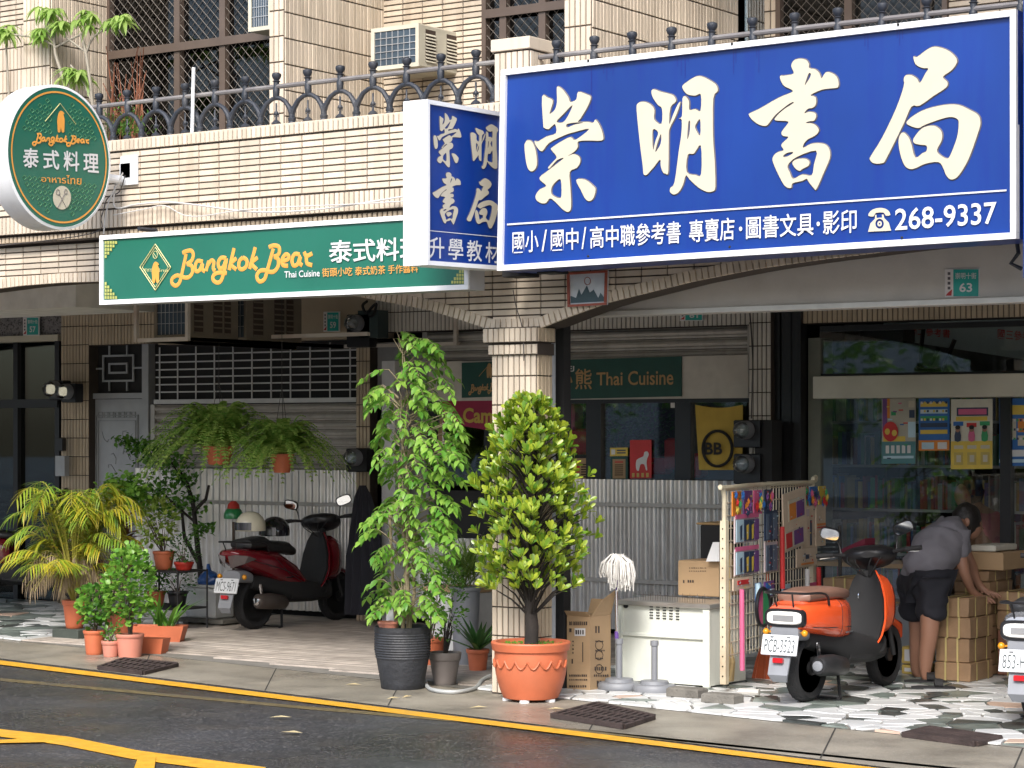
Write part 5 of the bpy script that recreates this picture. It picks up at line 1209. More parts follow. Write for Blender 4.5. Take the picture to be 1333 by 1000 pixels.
def scooter(loc, rz, label, body, seat, plate, num, steer=0, s=1.0, style=0, group='scooters parked under the arcade'):
    t=thing('scooter',loc,label,'scooter',group,rz,True); t.scale=(s,s,s*.95)
    for x,nm in ((0,'rear_wheel'),(1.18,'front_wheel')):
        R_=.235; w_=.052 if x==0 else .045; mb=MB(); prof=[(R_-.065,-w_*.6),(R_-.03,-w_),(R_-.008,-w_*.75),(R_,-w_*.3),(R_,w_*.3),(R_-.008,w_*.75),(R_-.03,w_),(R_-.065,w_*.6),(R_-.065,-w_*.6)]
        mb.lathe(prof,36,(x,0,R_),'y'); 
        for k in range(28):
            a=k*2*PI/28; 
            for sg in (1,-1): mb.tube([(x+math.cos(a)*(R_+.001),sg*.006,R_+math.sin(a)*(R_+.001)),(x+math.cos(a+.12)*(R_-.006),sg*w_*.72,R_+math.sin(a+.12)*(R_-.006))],.004,4)
        wh=mb.build('tyre',RUBBER,t,True); mb=MB(); mb.lathe([(.17,-.03),(.155,-.025),(.155,.025),(.17,.03),(.17,-.03)],32,(x,0,R_),'y'); mb.lathe([(.05,-.05),(.05,.05)],16,(x,0,R_),'y')
        for k in range(5): a=k*2*PI/5; mb.tube([(x,0,R_),(x+.155*math.cos(a),0,R_+.155*math.sin(a))],.016,6)
        mb.build('rim',mat('dark_rim',(.03,.03,.032),.4,metal=.5),wh,True)
    # engine, exhaust (right side = -y)
    mb=MB(); loft(mb,[(-.06,.09,.25,.04,.07),(.1,.09,.26,.06,.09),(.3,.08,.28,.07,.09),(.42,.05,.3,.08,.07)]); loft(mb,[(.0,-.04,.25,.05,.06),(.3,-.04,.27,.06,.08)]); mb.build('engine',BLACKM,t,True)
    mb=MB(); loft(mb,[(-.16,-.17,.27,.045,.055,2),(-.14,-.17,.27,.062,.07,2),(.05,-.165,.26,.068,.075,2.4),(.22,-.15,.24,.06,.065,2.4),(.30,-.13,.23,.03,.03,2)],20); ex=mb.build('exhaust',mat('black_exhaust',(.035,.035,.037),.4,metal=.4) if style==0 else mat('heat_shield',(.12,.10,.09),.4,metal=.6),t,True)
    mb=MB(); mb.lathe([(.02,-.175),(.035,-.17),(.035,-.158)],16,(0,-.17,.27),'x'); mb.build('exhaust_tip',CHROME if style else GREYP,ex,True)
    mb=MB(); mb.tube([(-.02,-.09,.42),(.03,-.09,.24)],.018,8); mb.tube([(-.02,.1,.42),(.03,.1,.24)],.018,8); mb.build('shock_absorber',CHROME,t,True)
    # body rear shell
    z=.0; bm=MB()
    if style==0: loft(bm,[(-.30,0,.60,.09,.05),(-.29,0,.60,.125,.085),(-.22,0,.605,.15,.105),(.0,0,.59,.165,.125),(.2,0,.57,.165,.145),(.38,0,.55,.14,.15),(.44,0,.54,.10,.12)],24,3.6)
    else: loft(bm,[(-.36,0,.72,.05,.02),(-.33,0,.70,.11,.05),(-.22,0,.67,.15,.09),(.0,0,.62,.165,.12),(.2,0,.57,.17,.15),(.45,0,.48,.15,.12),(.62,0,.36,.13,.07),(.85,0,.30,.12,.05)],24,2.8)
    bd=bm.build('body',body,t,True)
    mb=MB()
    if style==0:
        loft(mb,[(.205,0,.57,.1665,.1465),(.209,0,.57,.1665,.1465)],24,3.6)
        for sg in (1,-1): mb.tube([(-.2,sg*.155,.535),(.0,sg*.168,.52),(.38,sg*.145,.50)],.003,4)
    else:
        for sg in (1,-1): mb.tube([(-.25,sg*.145,.66),(.0,sg*.168,.60),(.2,sg*.172,.55),(.45,sg*.155,.47)],.0035,4); mb.tube([(.1,sg*.17,.66),(.3,sg*.17,.5),(.55,sg*.14,.4)],.0035,4)
    mb.build('panel_seam',BLACKM,bd,kind='stuff')
    mb=MB()
    for sg in (1,-1): mb.box((.26,sg*.158,.465),(.36,sg*.163,.475))
    mb.build('badge',CHROME,bd,kind='stuff')
    mb=MB()
    for k in range(4): mb.tube(smoothpoly([(.93,(-.12,-.06,.06,.12)[k],.99),(.87-.02*k,(-.1,-.05,.05,.1)[k],.93),(.90,(-.04,-.02,.02,.04)[k],.84),(.94,0,.80)],4,False),.004,5)
    mb.build('control_cables',BLACKM,t,True,kind='stuff')
    mb=MB(); loft(mb,[(-.1,0,.44,.09,.06),(.2,0,.40,.12,.1),(.42,0,.35,.15,.13),(.75,0,.31,.165,.10),(.98,0,.30,.12,.08)]); mb.build('underbody',BLACKM,t,True)
    # seat
    mb=MB()
    if style==0: loft(mb,[(-.20,0,.725,.07,.02),(-.17,0,.735,.12,.042),(.0,0,.745,.135,.05),(.25,0,.74,.13,.048),(.44,0,.725,.10,.04),(.48,0,.72,.06,.02)],20,3)
    else: loft(mb,[(-.20,0,.78,.06,.02),(-.17,0,.79,.12,.05),(.05,0,.80,.13,.06),(.12,0,.76,.13,.06),(.38,0,.74,.12,.06),(.5,0,.70,.08,.04)],20,2.6)
    mb.build('seat',seat,t,True)
    # grab rail
    zr_=.755 if style==0 else .80
    mb=MB(); mb.tube(smoothpoly([(.02,-.16,zr_-.08),(-.05,-.165,zr_),(-.3,-.14,zr_+.015),(-.36,0,zr_+.02),(-.3,.14,zr_+.015),(-.05,.165,zr_),(.02,.16,zr_-.08)],4,False),.009,6); mb.tube([(-.33,.07,zr_+.02),(-.29,.06,zr_-.08),(-.22,.05,zr_-.06)],.006,5); mb.tube([(-.33,-.07,zr_+.02),(-.29,-.06,zr_-.08),(-.22,-.05,zr_-.06)],.006,5)
    mb.build('grab_rail',BLACK,t,True)
    # tail light, plate, mudguard
    if style==0:
        mb=MB(); loft(mb,[(-.318,0,.60,.118,.038),(-.31,0,.60,.125,.045),(-.27,0,.60,.13,.048)],20,4); tl=mb.build('tail_light',TAILW,t,True)
        mb=MB(); loft(mb,[(-.305,0,.60,.142,.062),(-.28,0,.60,.15,.07)],20,4); mb.build('tail_bezel',BLACK,t,True)
        mb=MB(); mb.box((-.322,-.075,.58),(-.3185,.075,.62)); mb.build('reflector_grid',mat('silver_lens',(.5,.5,.5),.2,metal=.6),tl)
    else:
        for sg in (1,-1):
            mb=MB(); mb.add([(-.365,sg*.015,.69),(-.36,sg*.10,.705),(-.27,sg*.168,.69),(-.16,sg*.172,.66),(-.29,sg*.14,.62),(-.345,sg*.03,.58)],[(0,1,5),(1,2,4),(2,3,4),(1,4,5)] if sg>0 else [(5,1,0),(4,2,1),(4,3,2),(5,4,1)]); mb.build('tail_light',mat('smoky_lens',(.11,.09,.09),.12,coat=1),t)
    for sg in (1,-1): mb=MB(); mb.ball((-.29,sg*.14,.50),(.022,.022,.024),10,8); mb.tube([(-.25,sg*.08,.50),(-.28,sg*.13,.50)],.008,5); mb.build('indicator',AMB,t,True)
    mb=MB(); loft(mb,[(-.30,0,.50,.10,.055),(-.2,0,.50,.10,.06),(-.1,0,.48,.08,.05)],16,3.5); mb.build('tail_undertray',MUD,t,True)
    mb=MB(); mb.add([(-.33,-.075,.44),(-.33,.075,.44),(-.40,.07,.22),(-.40,-.07,.22),(-.37,-.05,.17),(-.37,.05,.17),(-.315,-.075,.44),(-.315,.075,.44),(-.385,.07,.22),(-.385,-.07,.22),(-.355,-.05,.17),(-.355,.05,.17)],[(0,3,2,1),(3,4,5,2),(6,7,8,9),(9,8,11,10),(0,6,9,3),(3,9,10,4),(1,2,8,7),(2,5,11,8),(4,10,11,5),(0,1,7,6)]); mf=mb.build('mudguard',MUD,t)
    mb=MB(); mb.box((-.400,-.035,.30),(-.378,.035,.335),.004); mb.build('reflector',REDL,mf)
    # plate tilted
    tl_=math.radians(14); Mx=Matrix.Translation((-.365,0,.42)) @ Matrix.Rotation(tl_,4,'Y')
    mb=MB(); mb.m=Mx; mb.box((-.004,-.128,-.07),(.004,.128,.07),.004); pl=mb.build('number_plate',PLATEW,t)
    fn=lambda x,y:(Mx @ Vector((-.006,-x,y)))
    vs,fs=textmesh(num or '-',-.005); mb=MB(); mb.add(onquad(vs,[(-.108,.038),(.108,.038),(.108,-.05),(-.108,-.05)],fn),fs); mb.build('plate_number',mat('plate_ink',(.05,.06,.06),.5),pl)
    mb=MB()
    for sg in (1,-1): mb.m=Mx; mb.box((-.007,sg*.06-.012,.050),(-.0045,sg*.06+.012,.057))
    mb.build('plate_bolt',BLACKM,pl,kind='stuff')
    # floor, leg shield
    mb=MB(); loft(mb,[(.38,0,.30,.14,.05),(.6,0,.27,.16,.03),(.85,0,.28,.16,.035),(.95,0,.33,.13,.08)],16,4); mb.build('floorboard',BLACKM,t,True)
    mb=MB()   # inner leg shield: a curved sheet
    rows=[(.70,.32,.14),(.80,.40,.15),(.86,.52,.15),(.885,.66,.135),(.90,.78,.10),(.91,.86,.055)]; vs=[]
    for x,z_,hw in rows:
        for j in range(9): u=-1+j/4; vs.append((x+.035*(u*u)*-1+.02,u*hw,z_))
    for x,z_,hw in rows:
        for j in range(9): u=-1+j/4; vs.append((x+.035*(u*u)*-1+.09*(1-u*u*.8)+.03,u*hw*1.01,z_))
    n=len(rows)*9; fs=[]
    for i in range(len(rows)-1):
        for j in range(8): a=i*9+j; fs+=[(a,a+1,a+10,a+9),(n+a,n+a+9,n+a+10,n+a+1)]
        fs+=[(i*9,i*9+9,n+i*9+9,n+i*9),(i*9+8,n+i*9+8,n+i*9+17,i*9+17)]
    mb.add(vs,fs); mb.build('leg_shield',BLACKM,t,True)
    mb=MB()
    for sg in (1,-1): mb.tube(smoothpoly([(x+.02,sg*hw*1.02,z_) for x,z_,hw in rows],3,False),.008,6)
    mb.build('shield_trim',body,t,True)
    mb=MB(); loft(mb,[(.975,0,.60,.13,.19),(1.05,0,.61,.14,.22),(1.12,0,.60,.12,.2),(1.18,0,.57,.06,.12)],16,2.5); mb.build('front_cover',body,t,True)
    mb=MB(); mb.ball((.955,-.06,.76),(.01,.022,.016),10,6); mb.build('lock_cover',CHROME,t,True)
    if style==0:
        mb=MB(); mb.tube(smoothpoly([(.955,.05,.70),(.90,.05,.705),(.885,.05,.67),(.91,.05,.64),(.955,.05,.65)],4,False),.006,6); mb.build('bag_hook',CHROME,t,True)
        mb=MB(); mb.box((.948,-.03,.56),(.955,.04,.60)); mb.build('sticker',PLATEW,t)
    else:
        mb=MB(); mb.tube(smoothpoly([(.95,.08,.72),(.93,.09,.6),(.95,.05,.48),(.94,.0,.5),(.95,-.02,.6)],4,False),.014,6); mb.build('hanging_strap',REDL,t,True)
    mb=MB(); loft(mb,[(.95,0,.36,.03,.05),(1.05,0,.46,.065,.045),(1.2,0,.49,.07,.03),(1.36,0,.43,.06,.04),(1.42,0,.36,.03,.03)],16,2.5); mb.build('front_fender',body,t,True)
    mb=MB(); 
    for sg in (1,-1): mb.tube([(1.18,sg*.075,.235),(1.08,sg*.07,.55)],.018,7)
    mb.tube([(1.04,0,.6),(.96,0,.98)],.03,8); mb.build('fork',BLACKM,t,True)
    # handlebar group, steered
    St=Matrix.Translation((.97,0,.9)) @ Matrix.Rotation(steer,4,'Z') @ Matrix.Rotation(-.10 if steer>.3 else 0,4,'X') @ Matrix.Translation((-.97,0,-.9))
    mb=MB(); mb.m=St; loft(mb,[(.84,0,.985,.06,.025),(.87,0,.985,.13,.05),(.95,0,.97,.19,.075),(1.03,0,.95,.17,.085),(1.09,0,.93,.11,.06),(1.12,0,.92,.05,.03)],20,2.3); hb=mb.build('handlebar_cowl',BLACK,t,True)
    mb=MB(); mb.m=St; loft(mb,[(.868,0,1.005,.05,.008),(.90,0,1.022,.085,.012),(.94,0,1.036,.07,.006)],14,2.2); mb.build('instrument_panel',mat('panel_silver',(.5,.52,.55),.2,metal=.6),hb,True)
    for sg in (1,-1):
        mb=MB(); mb.m=St; mb.tube([(.93,sg*.16,.985),(.90,sg*.24,.995),(.88,sg*.26,.997)],.014,8); mb.tube([(.88,sg*.25,.997),(.86,sg*.36,1.0)],.018,10); mb.build('grip',RUBBER,t,True)
        mb=MB(); mb.m=St; mb.tube([(.93,sg*.2,.985),(.90,sg*.34,.975)],.005,5); mb.build('brake_lever',CHROME,t,True)
        mb=MB(); mb.m=St; mb.tube(smoothpoly([(.92,sg*.19,1.0),(.93,sg*.20,1.07),(.91,sg*.22,1.13)],4,False),.006,6); ms_=mb.build('mirror_stem',BLACK,t,True)
        mb=MB(); Mm=St @ Matrix.Translation((.91,sg*.25,1.15)) @ Matrix.Rotation(-sg*.25,4,'Z') @ Matrix.Rotation(-.12,4,'Y') @ Matrix.Rotation(sg*.3,4,'X'); mb.m=Mm; loft(mb,[(-.008,0,0,.070,.044),(.004,0,0,.074,.048),(.02,0,0,.055,.034)],18,3.2); mb.build('mirror_housing',BLACK,ms_,True)
        mb=MB(); mb.m=Mm; pts=[(-.0095,.064*math.copysign(abs(math.cos(a*PI/9))**.62,math.cos(a*PI/9)),.039*math.copysign(abs(math.sin(a*PI/9))**.62,math.sin(a*PI/9))) for a in range(18)]; mb.add(pts,[tuple(reversed(range(18)))]); mb.build('mirror_glass',MIRR,ms_)
    mb=MB(); mb.tube([(.28,-.09,.2),(.22,-.14,.0+.01),(.17,-.15,.012)],.012,6); mb.tube([(.28,.09,.2),(.22,.14,.01),(.17,.15,.012)],.012,6); mb.tube([(.22,-.14,.012),(.22,.14,.012)],.009,6); mb.build('centre_stand',BLACKM,t,True)
    return t
ORANGE=mat('orange_scooter_paint',(.80,.10,.025),.22,coat=.6,var=.04); MAROON=mat('maroon_scooter_paint',(.15,.006,.012),.2,coat=.8,var=.04); SILV=mat('grey_scooter_paint',(.30,.31,.33),.25,coat=.5,metal=.4,var=.04); REDS=mat('red_scooter_paint',(.40,.012,.012),.2,coat=.8,var=.04)
BLKSEAT=mat('black_vinyl',(.02,.02,.021),.45)
g=G(1053,918); scooter((g.x-.03,g.y+.02,.016),PI/2+.0,'bright orange scooter with brown seat and white plate outside the bookshop',ORANGE,SEATB,PLATEW,'PCB-3523',.42,.9)
g=G(330,822); scooter((g.x,g.y,.02),PI/2+.02,'maroon sport scooter with helmets on its seat before the corrugated fence',MAROON,BLKSEAT,PLATEW,'MCS-9671',.40,.92,1)
g=G(1352,945); scooter((g.x,g.y,.016),PI/2+.1,'grey scooter with white plate cut off by the right edge',SILV,BLKSEAT,PLATEW,'853-HKA',0,.92,0)
g=G(562,800); scooter((g.x-.35,g.y-.1,.02),.15+PI,'red scooter parked sideways, half hidden behind the tall potted tree',REDS,BLKSEAT,PLATEW,'',-.2,.95,1)
g=G(-40,790); scooter((g.x,g.y,.012),PI*.15,'dark red scooter at the far left edge before the tinted shop window',MAROON,BLKSEAT,PLATEW,'',.1,.95,0)
# helmets
def helmet(c, r, m, label, vis=True):
    t=thing('helmet',c,label,'helmet'); mb=MB(); pts=[]; mb.lathe([(r*.98,-.25*r),(r,0),(r*.96,.3*r),(r*.82,.6*r),(r*.55,.86*r),(r*.25,.98*r),(1e-7,r)],20,c); mb.lathe([(r*.98,-.25*r),(r*.9,-.27*r),(r*.88,0)],20,c); mb.build('shell',m,t,True)
    if vis:
        mb=MB(); mb.add([(c[0]+r*1.03*math.cos(a),c[1]+r*1.03*math.sin(a),c[2]+z_) for z_ in (-.2*r,.3*r) for a in [(-2.4+.2*i) for i in range(9)]],[(i,i+1,10+i,9+i) for i in range(8)]); mb.build('visor',mat('smoke_visor',(.05,.05,.06),.1,coat=1),t,True)
g=G(330,822)
helmet((g.x+.02,g.y-.06,.85),.125,mat('ivory_helmet',(.58,.54,.42),.25,coat=.5),'ivory open helmet on the tail of the maroon scooter')
helmet((g.x+.02,g.y+.24,.80),.125,mat('black_helmet',(.01,.01,.015),.15,coat=.8),'glossy black helmet on the seat of the maroon scooter')
c=P(304,672,YC-.3); helmet(tuple(c),.085,mat('green_helmet',(.02,.20,.06),.3,coat=.4),'green helmet upside down beside the scooter, hung on a stick',False)
mb=MB(); mb.lathe([(.06,0),(.05,.07),(.02,.1),(1e-7,.1)],16,(c.x,c.y,c.z+.03)); single(mb,'red_hat',mat('red_cloth',(.45,.03,.02),.7),'red hat resting in the upturned green helmet','hat',smooth=True)
mb=MB(); mb.tube([(c.x,c.y,0.01),(c.x,c.y,c.z-.05)],.012,6); mb.lathe([(.12,0),(.12,.02),(1e-7,.02)],16,(c.x,c.y,.012)); single(mb,'wooden_pole',BARK,'thin pole standing before the corrugated fence carrying the green helmet','pole')
# black cloth cover
mb=MB(); vs=[]; n=24; y0=15.0
for j in range(12):
    v=j/11
    for i in range(n+1):
        u=i/n; hw=(6+34*v**.55) if v<.5 else (30+4*v); cx=472+2*v; p=P(cx+(2*u-1)*hw*.75,632+168*v,y0); vs.append(p+Vector((0,-.05*math.sin(u*PI)*(.4+v)+.025*math.sin(u*26+v*3)*min(1,v*3),0)))
mb.add(vs,[(j*(n+1)+i,(j+1)*(n+1)+i,(j+1)*(n+1)+i+1,j*(n+1)+i+1) for j in range(11) for i in range(n)]); single(mb,'cloth_cover',mat('black_cloth',(.012,.012,.018),.9),'black cloth cover draped from a hook beside the maroon scooter','cover',smooth=True)
# ---------------- people ----------------
def skin(name, V, E_, m, parent, sub=2, lab=None, wr=0):
    me=bpy.data.meshes.new(name); me.from_pydata([v[0] for v in V],E_,[]); o=bpy.data.objects.new(name,me); col.objects.link(o)
    md=o.modifiers.new('s','SKIN'); md.use_smooth_shade=True; 
    for i,v in enumerate(V): 
        r_=v[1]; me.skin_vertices[0].data[i].radius=(r_ if isinstance(r_,tuple) else (r_,r_)); me.skin_vertices[0].data[i].use_root=(i==0)
    s2=o.modifiers.new('u','SUBSURF'); s2.levels=sub; s2.render_levels=sub
    dg=bpy.context.evaluated_depsgraph_get(); me2=bpy.data.meshes.new_from_object(o.evaluated_get(dg)); me2.name=name
    bpy.data.objects.remove(o); me2.materials.clear(); me2.materials.append(m); me2.transform(Matrix.Translation(-wof(parent)))
    for p in me2.polygons: p.use_smooth=True
    if wr:
        nn=[v.normal.copy() for v in me2.vertices]
        for v,n_ in zip(me2.vertices,nn):
            w3=v.co; k=abs(noise.noise(Vector((w3.x*7+w3.z*9,w3.y*5,w3.z*6-w3.x*5))))*1.6+noise.noise(w3*26)*.25; v.co=v.co+n_*(wr*(.5-k))
    return tag(linkmesh(name,me2,parent),lab)
def chainskin(spec, name, m, parent, wr=0):   # spec: dict of named joints -> (pos, r); edges list
    J,Ed=spec; ks=list(J); V=[J[k] for k in ks]; return skin(name,V,[(ks.index(a),ks.index(b)) for a,b in Ed],m,parent,3 if wr else 2,None,wr)
gf=G(1206,891); base=(gf.x,gf.y,0)
pr1=thing('person',base,'person in grey t-shirt and black shorts bending over the wrapped parcels','person')
YP=gf.y
K=lambda px,py,d=0: P(px,py,YP+d)
J={'pelvis':(K(1203,738,.05),(.135,.12)),
 'hipR':(K(1212,752,-.03),.085),'kneeR':(K(1210,826,-.05),.062),'calfR':(K(1206,848,-.04),.056),'ankR':(K(1204,883,-.02),.036),'toeR':(K(1226,893,.02),.03),
 'hipL':(K(1192,750,.14),.085),'kneeL':(K(1196,824,.17),.062),'calfL':(K(1194,846,.18),.056),'ankL':(K(1192,877,.2),.036),'toeL':(K(1212,885,.28),.03),
 'belly':(K(1214,714,.18),.10),'chest':(K(1232,692,.34),(.14,.13)),'neck':(K(1249,682,.46),.055),'head0':(K(1256,683,.50),.06),
 'shR':(K(1244,702,.26),.065),'elR':(K(1254,742,.24),.042),'wrR':(K(1264,768,.32),.028),'palmR':(K(1272,775,.36),.026),
 'shL':(K(1236,688,.52),.06),'elL':(K(1262,728,.58),.042),'wrL':(K(1272,758,.5),.028),'palmL':(K(1280,768,.48),.026)}
Ed=[('pelvis','hipR'),('hipR','kneeR'),('kneeR','calfR'),('calfR','ankR'),('ankR','toeR'),('pelvis','hipL'),('hipL','kneeL'),('kneeL','calfL'),('calfL','ankL'),('ankL','toeL'),('pelvis','belly'),('belly','chest'),('chest','neck'),('neck','head0'),('chest','shR'),('shR','elR'),('elR','wrR'),('wrR','palmR'),('chest','shL'),('shL','elL'),('elL','wrL'),('wrL','palmL')]
for sd_ in 'RL':
    w_=J['palm'+sd_][0]; 
    for i in range(5):
        o_=Vector((-.028+.014*i,.01*i-.02,0)); a=w_+o_*.7+Vector((.02,.01,-.012)); b=w_+o_*1.3+Vector((.05 if i else .01,.02,-.03)); c_=b+Vector((.018,.008,-.024))
        J['f%s%da'%(sd_,i)]=(a,.010); J['f%s%db'%(sd_,i)]=(b,.009); J['f%s%dc'%(sd_,i)]=(c_,.007); Ed+=[('palm'+sd_,'f%s%da'%(sd_,i)),('f%s%da'%(sd_,i),'f%s%db'%(sd_,i)),('f%s%db'%(sd_,i),'f%s%dc'%(sd_,i))]
chainskin((J,Ed),'body',SKIN,pr1)
hc=K(1257,677,.52)
mb=MB(); mb.ball(hc+Vector((.02,.055,-.035)),(.068,.075,.09),16,12); hd_=mb.build('head',SKIN,pr1,True)
mb=MB(); mb.ball(hc+Vector((.075,.09,-.06)),.014,8,6); mb.build('nose',SKIN,hd_,True)
mb=MB(); mb.ball(hc+Vector((.045,-.085,-.01)),(.02,.01,.028),8,6); mb.build('ear',SKIN,hd_,True)
mb=MB(); 
v0=len(mb.v); mb.ball(hc+Vector((.0,.015,.005)),(.094,.105,.108),24,16)
mb.v=[v+Vector((noise.noise(v*30)*.012,noise.noise(v*31+Vector((5,0,0)))*.012,noise.noise(v*29)*.012)) for v in mb.v]; mb.build('hair',HAIR,pr1,True)
SHIRT=mat('charcoal_tshirt',(.16,.155,.175),.9,var=.1,bump=.6,bs=9)
r3=lambda k,s_=1.18: (J[k][0], tuple(x*s_ for x in J[k][1]) if isinstance(J[k][1],tuple) else J[k][1]*s_)
JS={'hem':(K(1198,764,.02),(.172,.158)),'pelvis':(K(1205,736,.06),(.165,.155)),'belly':(K(1218,719,.17),(.18,.165)),'b2':(K(1226,706,.25),(.175,.165)),'chest':(K(1231,695,.32),(.165,.155)),'neck':(K(1244,683,.42),.075),
 'shR':(K(1243,703,.25),.085),'slR':(K(1252,730,.23),.068),'shL':(K(1236,688,.52),.08),'slL':(K(1252,712,.56),.066)}
chainskin((JS,[('hem','pelvis'),('pelvis','belly'),('belly','b2'),('b2','chest'),('chest','neck'),('chest','shR'),('shR','slR'),('chest','shL'),('shL','slL')]),'tshirt',SHIRT,pr1,.022)
SH=mat('black_shorts',(.012,.013,.02),.85,bump=.5,bs=12)
JB={'w':(K(1203,745,.05),(.15,.135)),'hR':(K(1212,762,-.02),.115),'lR':(K(1213,812,-.03),.10),'hL':(K(1190,762,.13),.115),'lL':(K(1190,810,.15),.10)}
chainskin((JB,[('w','hR'),('hR','lR'),('w','hL'),('hL','lL')]),'shorts',SH,pr1,.018)
for px,py,d in ((1212,896,0),(1202,888,.22)):
    c_=G(px,py,.02); mb=MB(); mb.m=Matrix.Translation(c_) @ Matrix.Rotation(.5,4,'Z'); loft(mb,[(-.12,0,0,.03,.012),(-.08,0,0,.045,.016),(.05,0,0,.05,.016),(.13,0,0,.045,.014),(.15,0,0,.02,.01)],14,2.5); loft(mb,[(.02,0,.035,.055,.03),(.07,0,.03,.055,.028)],14,2.2); mb.build('slipper',BLACKM,pr1,True)
# seated person inside the shop
c=P(1262,650,15.85); pr2=thing('person',(c.x,c.y,0),'seated person in dusty pink shirt inside the bookshop behind the glass','person')
K2=lambda px,py,d=0:P(px,py,15.85+d)
J={'pelvis':(K2(1280,745),.14),'belly':(K2(1279,715),.13),'chest':(K2(1275,685),(.16,.12)),'neck':(K2(1266,657,-.02),.05),'head':(K2(1262,645,-.04),.07),'shR':(K2(1262,678,-.14),.07),'elR':(K2(1258,712,-.18),.05),'haR':(K2(1243,728,-.3),.035),'shL':(K2(1292,676,.12),.07),'elL':(K2(1298,710,.05),.05),'haL':(K2(1262,730,-.3),.035),'knR':(K2(1252,752,-.35),.08),'ftR':(K2(1256,815,-.3),.05),'knL':(K2(1270,752,-.35),.08),'ftL':(K2(1272,815,-.3),.05)}
chainskin((J,[('pelvis','belly'),('belly','chest'),('chest','neck'),('neck','head'),('chest','shR'),('shR','elR'),('elR','haR'),('chest','shL'),('shL','elL'),('elL','haL'),('pelvis','knR'),('knR','ftR'),('pelvis','knL'),('knL','ftL')]),'body',SKIN,pr2)
JS={k:(J[k][0],(tuple(x*1.15 for x in J[k][1]) if isinstance(J[k][1],tuple) else J[k][1]*1.2)) for k in ('pelvis','belly','chest','shR','shL')}; JS['eR']=(K2(1260,695,-.16),.075); JS['eL']=(K2(1295,693,.09),.075)
chainskin((JS,[('pelvis','belly'),('belly','chest'),('chest','shR'),('shR','eR'),('chest','shL'),('shL','eL')]),'shirt',mat('dusty_pink_shirt',(.5,.15,.18),.9),pr2)
mb=MB(); h=K2(1262,640,-.02); mb.ball(h,(.10,.11,.12),20,14); mb.v=[v+Vector((noise.noise(v*30)*.012,)*3) for v in mb.v]; mb.build('hair',HAIR,pr2,True)
mb=MB(); h=K2(1255,645,-.08); mb.ball(h,(.07,.075,.095),16,12); mb.build('face',SKIN,pr2,True)
mb=MB(); st=K2(1279,748); mb.box((st.x-.2,st.y-.2,0),(st.x+.2,st.y+.2,st.z-.08)); single(mb,'stool',BLACKM,'black stool under the seated person inside the bookshop','stool')
# ---------------- parcels, boxes ----------------
def boxobj(name, px0, px1, py0, py1, Y, depth, m, label, cat, group=None, straps=0, strapm=STRAP, bev=.006, pxs=None):
    """front face between two pixel columns at plane Y; bottom at py1, top at py0"""
    pm=px0 if pxs is None else pxs
    x0,x1=XA(px0,Y),XA(px1,Y); zb,zt=max(.02,ZA(pm,py1,Y)),ZA(pm,py0,Y)
    t=thing(name,((x0+x1)/2,Y+depth/2,zb),label,cat,group); mb=MB(); mb.box((x0,Y,zb+.002),(x1,Y+depth,zt-.001),bev)
    if m is KRAFT: mb.v=[v+Vector((noise.noise(v*9)*.008,noise.noise(v*8+Vector((3,0,0)))*.008,0)) for v in mb.v]
    mb.build('wrapping' if m is KRAFT else 'carton',m,t)
    e=.009 if m is KRAFT else .004
    for i in range(straps):
        u=(i+.5)/straps if straps>1 else .5; x=x0+(x1-x0)*(.15+.7*u); w_=.006
        mb=MB(); mb.slab([(x-w_,Y-e,zb),(x+w_,Y-e,zb),(x+w_,Y-e,zt+.003),(x-w_,Y-e,zt+.003)],(0,.002,0)); mb.box((x-w_,Y-e,zt+.002),(x+w_,Y+depth+e,zt+.005)); mb.build('strap',strapm,t)
    for i in range(max(0,straps)):
        u=.25+.5*i; y=Y+depth*u; mb=MB(); mb.box((x1+e-.002,y-.006,zb),(x1+e,y+.006,zt)); mb.build('strap',strapm,t)
    return t,(x0,x1,zb,zt)
KG='paper wrapped book parcels stacked by the shop door'
lv=[893,864,832,805,779]; nm=['bottom','second','third','top']
for i in range(4): boxobj('wrapped_parcel',1216+i*2,1263-(i%2)*2,lv[i+1],lv[i],13.72+.01*(i%2),.36,KRAFT,'brown paper parcel with yellow straps, %s of the front stack'%(nm[i] if i in(0,3) else nm[i]+' from below'),'parcel',KG,2,pxs=1262)
lv=[884,867,850,833,816,800,787,773,758,744]
od=['bottom','second from the ground','third from the ground','fourth from the ground','fifth from the ground','sixth from the ground','seventh from the ground','eighth from the ground','topmost paper parcel']
for i in range(9): boxobj('wrapped_parcel',1243 if i>4 else 1250,1291-(i%3)*2,lv[i+1],lv[i],14.18+.012*(i%2),.38,KRAFT,'brown parcel in the taller rear stack, '+od[i],'parcel',KG,2,pxs=1290)
boxobj('cardboard_box',1262,1306,719,743,14.2,.4,CARD,'plain brown carton lying on top of the tall parcel stack','box',pxs=1290)
boxobj('flat_box',1264,1296,710,718.5,14.2,.36,mat('pale_card',(.62,.60,.52),.6),'flat white box on top of the brown carton','box',pxs=1290)
lv=[888,866,843,820,795,770]
RK=mat('reddish_wrap',(.25,.11,.07),.55,var=.15,bump=.5,bs=25)
for i in range(5): boxobj('wrapped_parcel',1299,1340,lv[i+1],lv[i],14.25,.4,RK if i<3 else KRAFT,('reddish' if i<3 else 'brown')+' parcel in the rightmost stack, '+['bottom','second up','third up','fourth up','topmost'][i],'parcel',KG,2,pxs=1299)
